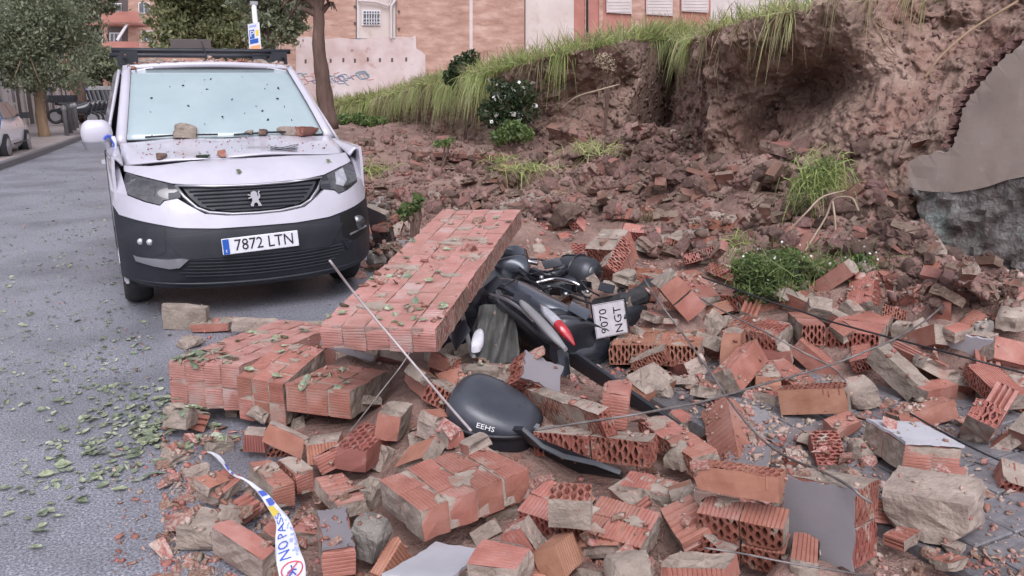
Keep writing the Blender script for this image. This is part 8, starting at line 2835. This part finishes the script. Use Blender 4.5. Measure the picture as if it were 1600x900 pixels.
def make_person():
    """passer-by, half out of the frame: one continuous skinned body, clothing as children"""
    f = at_z(4, 254, 0)
    root = thing('person', 'passer-by in navy jacket and blue jeans beside the white car', 'person', (f[0] - .16, f[1], 0))
    J = {'pel': (0, 0, .95), 'ch': (0, .02, 1.25), 'nk': (0, .02, 1.48), 'hd': (0, 0, 1.60), 'tp': (0, -.01, 1.72), 'hl': (-.10, 0, .90), 'kl': (-.12, -.05, .50), 'al': (-.12, .02, .09), 'tl': (-.13, -.16, .04), 'hr': (.10, 0, .90), 'kr': (.12, .06, .50), 'ar': (.13, .14, .10), 'tr': (.14, -.04, .04),
         'sl': (-.19, .02, 1.42), 'el': (-.27, .06, 1.14), 'wl': (-.24, -.14, .98), 'sr': (.19, .02, 1.42), 'er': (.28, .04, 1.14), 'wr': (.24, -.16, 1.02)}
    Rr = {'pel': .155, 'ch': .165, 'nk': .06, 'hd': .095, 'tp': .07, 'hl': .095, 'kl': .065, 'al': .045, 'tl': .04, 'hr': .095, 'kr': .065, 'ar': .045, 'tr': .04, 'sl': .075, 'el': .05, 'wl': .033, 'sr': .075, 'er': .05, 'wr': .033}
    E = [('pel', 'ch'), ('ch', 'nk'), ('nk', 'hd'), ('hd', 'tp'), ('pel', 'hl'), ('hl', 'kl'), ('kl', 'al'), ('al', 'tl'), ('pel', 'hr'), ('hr', 'kr'), ('kr', 'ar'), ('ar', 'tr'), ('ch', 'sl'), ('sl', 'el'), ('el', 'wl'), ('ch', 'sr'), ('sr', 'er'), ('er', 'wr')]
    for w, s in (('wl', -1), ('wr', 1)):
        x, y, z = J[w]
        for k in range(5):
            dx = (-.03 + .015 * k) if k < 4 else -.035 * s
            ln = (.075, .085, .08, .065, .05)[k]
            J[w + f'k{k}'] = (x + dx, y - .07 if k < 4 else y - .035, z - .02)
            J[w + f't{k}'] = (x + dx, y - .07 - ln * .7, z - .02 - ln * .5) if k < 4 else (x + dx * 1.6, y - .08, z - .03)
            Rr[w + f'k{k}'], Rr[w + f't{k}'] = .010, .008
            E += [(w, w + f'k{k}'), (w + f'k{k}', w + f't{k}')]

    def skinned(name, keys, scale, mat, root_key):
        ks = list(keys)
        me = bpy.data.meshes.new(name)
        me.from_pydata([J[k] for k in ks], [(ks.index(a), ks.index(b)) for a, b in E if a in ks and b in ks], [])
        o = bpy.data.objects.new(name, me)
        COL.objects.link(o)
        sk = o.modifiers.new('skin', 'SKIN')
        me.skin_vertices[0].data  # created with the modifier
        for k, d in zip(ks, me.skin_vertices[0].data):
            d.radius = (Rr[k] * scale, Rr[k] * scale)
            d.use_root = (k == root_key)
        sub = o.modifiers.new('sub', 'SUBSURF')
        sub.levels = sub.render_levels = 1
        dg = bpy.context.evaluated_depsgraph_get()
        m2 = bpy.data.meshes.new_from_object(o.evaluated_get(dg))
        bpy.data.objects.remove(o)
        m2.polygons.foreach_set('use_smooth', [True] * len(m2.polygons))
        m2.materials.clear()
        return link(name, m2, root, mat)
    skinned('figure', J.keys(), 1.0, 'skin', 'pel')
    skinned('jacket', ['pel', 'ch', 'sl', 'el', 'wl', 'sr', 'er', 'wr', 'nk'], 1.18, 'navy', 'ch')
    skinned('jeans', ['pel', 'hl', 'kl', 'al', 'hr', 'kr', 'ar'], 1.16, 'denim', 'pel')
    for k in ('l', 'r'):
        a, t = np.array(J['a' + k]), np.array(J['t' + k])
        MB().tube([a + np.array([0, .06, -.03]), (a + t) / 2 + np.array([0, 0, -.01]), t], [.055, .055, .04], 10).build('shoe', 'frame_white', root, True)
    h = np.array(J['hd'])
    loft('hair', [(h + np.array([0, .03, -.02]), np.array([.10, 0, 0]), np.array([0, .085, 0])), (h + np.array([0, .025, .06]), np.array([.107, 0, 0]), np.array([0, .10, 0])), (h + np.array([0, .01, .13]), np.array([.085, 0, 0]), np.array([0, .09, 0])), (h + np.array([0, 0, .175]), np.array([.03, 0, 0]), np.array([0, .03, 0]))], 'hair', root, 14, 4)
    fm = MB()
    for s in (-1, 1): fm.box(h + np.array([s * .035, -.088, .02]), (.025, .015, .012))
    fm.build('eyes', 'ink_black', root)
    MB().tube([h + np.array([0, -.09, .025]), h + np.array([0, -.115, -.015])], [.010, .017], 6).build('nose', 'skin', root)
    MB().box(h + np.array([0, -.088, -.05]), (.045, .012, .009)).build('mouth', 'facade_red', root)
    for s in (-1, 1): MB().tube([h + np.array([s * .09, .01, .025]), h + np.array([s * .10, .015, -.03])], [.018, .014], 6).build('ear', 'skin', root)
    root.rotation_euler = (0, 0, math.radians(-120))


def make_sign():
    V = 15.5
    c = at_v(397, 150, V)
    root = thing('parking_sign', 'pay and display parking sign with blue letter P on tall pole behind the van', 'sign', (c[0], V, .1))
    O = np.array(root.location)
    q = lambda px, py: at_v(px, py, V) - O
    b, t = q(402, 160), q(396.5, 8)
    MB().tube([(t[0] + .03, 0, 0), (t[0] + .02, 0, t[2] * .5), (t[0], 0, t[2])], .045, 8).build('pole', 'frame_white', root, True)
    MB().box((t[0], 0, t[2] + .03), (.12, .08, .06)).build('pole_cap', 'silver', root)
    P = [q(386, 38.5), q(404, 35), q(407, 78), q(389, 82)]
    bd = MB().poly_prism([(p[0], p[2]) for p in P], lambda x, z, d: (x, -.06 - d, z), 0, .02).build('sign_board', 'plate_white', root)

    def S_(a, b):
        u = P[0] * (1 - a) + P[1] * a
        l = P[3] * (1 - a) + P[2] * a
        r = u * (1 - b) + l * b
        return (r[0], r[2])
    for nm, r, m, d in (('blue_square', (.08, .22, .50, .54), 'plate_blue', .024), ('blue_band', (.08, .56, .80, .72), 'plate_blue', .024), ('orange_band', (.08, .80, .92, .97), 'sign_orange', .024), ('round_mark', (.62, .26, .86, .46), 'tape_yellow', .024), ('small_print', (.1, .06, .7, .13), 'tape_faint', .024)):
        MB().poly_prism([S_(r[0], r[1]), S_(r[2], r[1]), S_(r[2], r[3]), S_(r[0], r[3])], lambda x, z, e: (x, -.06 - e, z), .02, d).build(nm, m, bd)
    a = S_(.29, .38)
    t_ = link('sign_lettering', text_mesh('P', .15), bd, 'plate_white')
    t_.matrix_local = Matrix.Translation((a[0], -.088, a[1])) @ Matrix.Rotation(math.pi / 2, 4, 'X')


def parked_row():
    """dark parked vehicle end seen at the far end of the street"""
    p = at_z(163, 186, 0)
    root = thing('parked_van', 'dark parked van far up the street below the blue sign', 'van', (p[0], p[1] + 1, 0))
    st = [(-.9, .3), (-.95, .6), (-.95, 1.0), (-.80, 1.85), (-.5, 1.98)]
    pf = st + [(-a, b) for a, b in st[::-1]]
    me = MB().poly_prism(pf, lambda x, z, d: (x, d, z), 0, 4.2).mesh('body')
    bevelled(me, .08, 2)
    link('body', me, root, 'grey_paint')
    MB().poly_prism([(-.74, 1.15), (.74, 1.15), (.64, 1.75), (-.64, 1.75)], lambda x, z, d: (x, -d, z), 0, .02).build('windscreen', 'side_glass', root)
    for s in (-1, 1):
        for y in (.8, 3.4): MB().tube([(s * .72, y, .32), (s * .93, y, .32)], .32, 16).build('wheel', 'rubber', root, True)
        MB().box((s * .7, -.01, .8), (.3, .04, .16)).build('headlight', 'lamp_clear', root)

# ================================================================ BUILD
make_setting()
make_ground()
TOP_EDGE, INN, BANKV = make_bank()
make_wall_remnant()
make_back_building()
make_flats()
make_left_row()
make_trees()
make_rubble()
make_van()
make_scooter()
half_bricks()
heap_pieces()
bank_debris()
slope_pieces()
make_fragments()
make_weeds()
make_grass()
make_cables()
make_tape()
make_leaves()
van_litter()
bollards()
make_motorbikes()
make_car()
make_person()
make_sign()
parked_row()
name_by_neighbours()
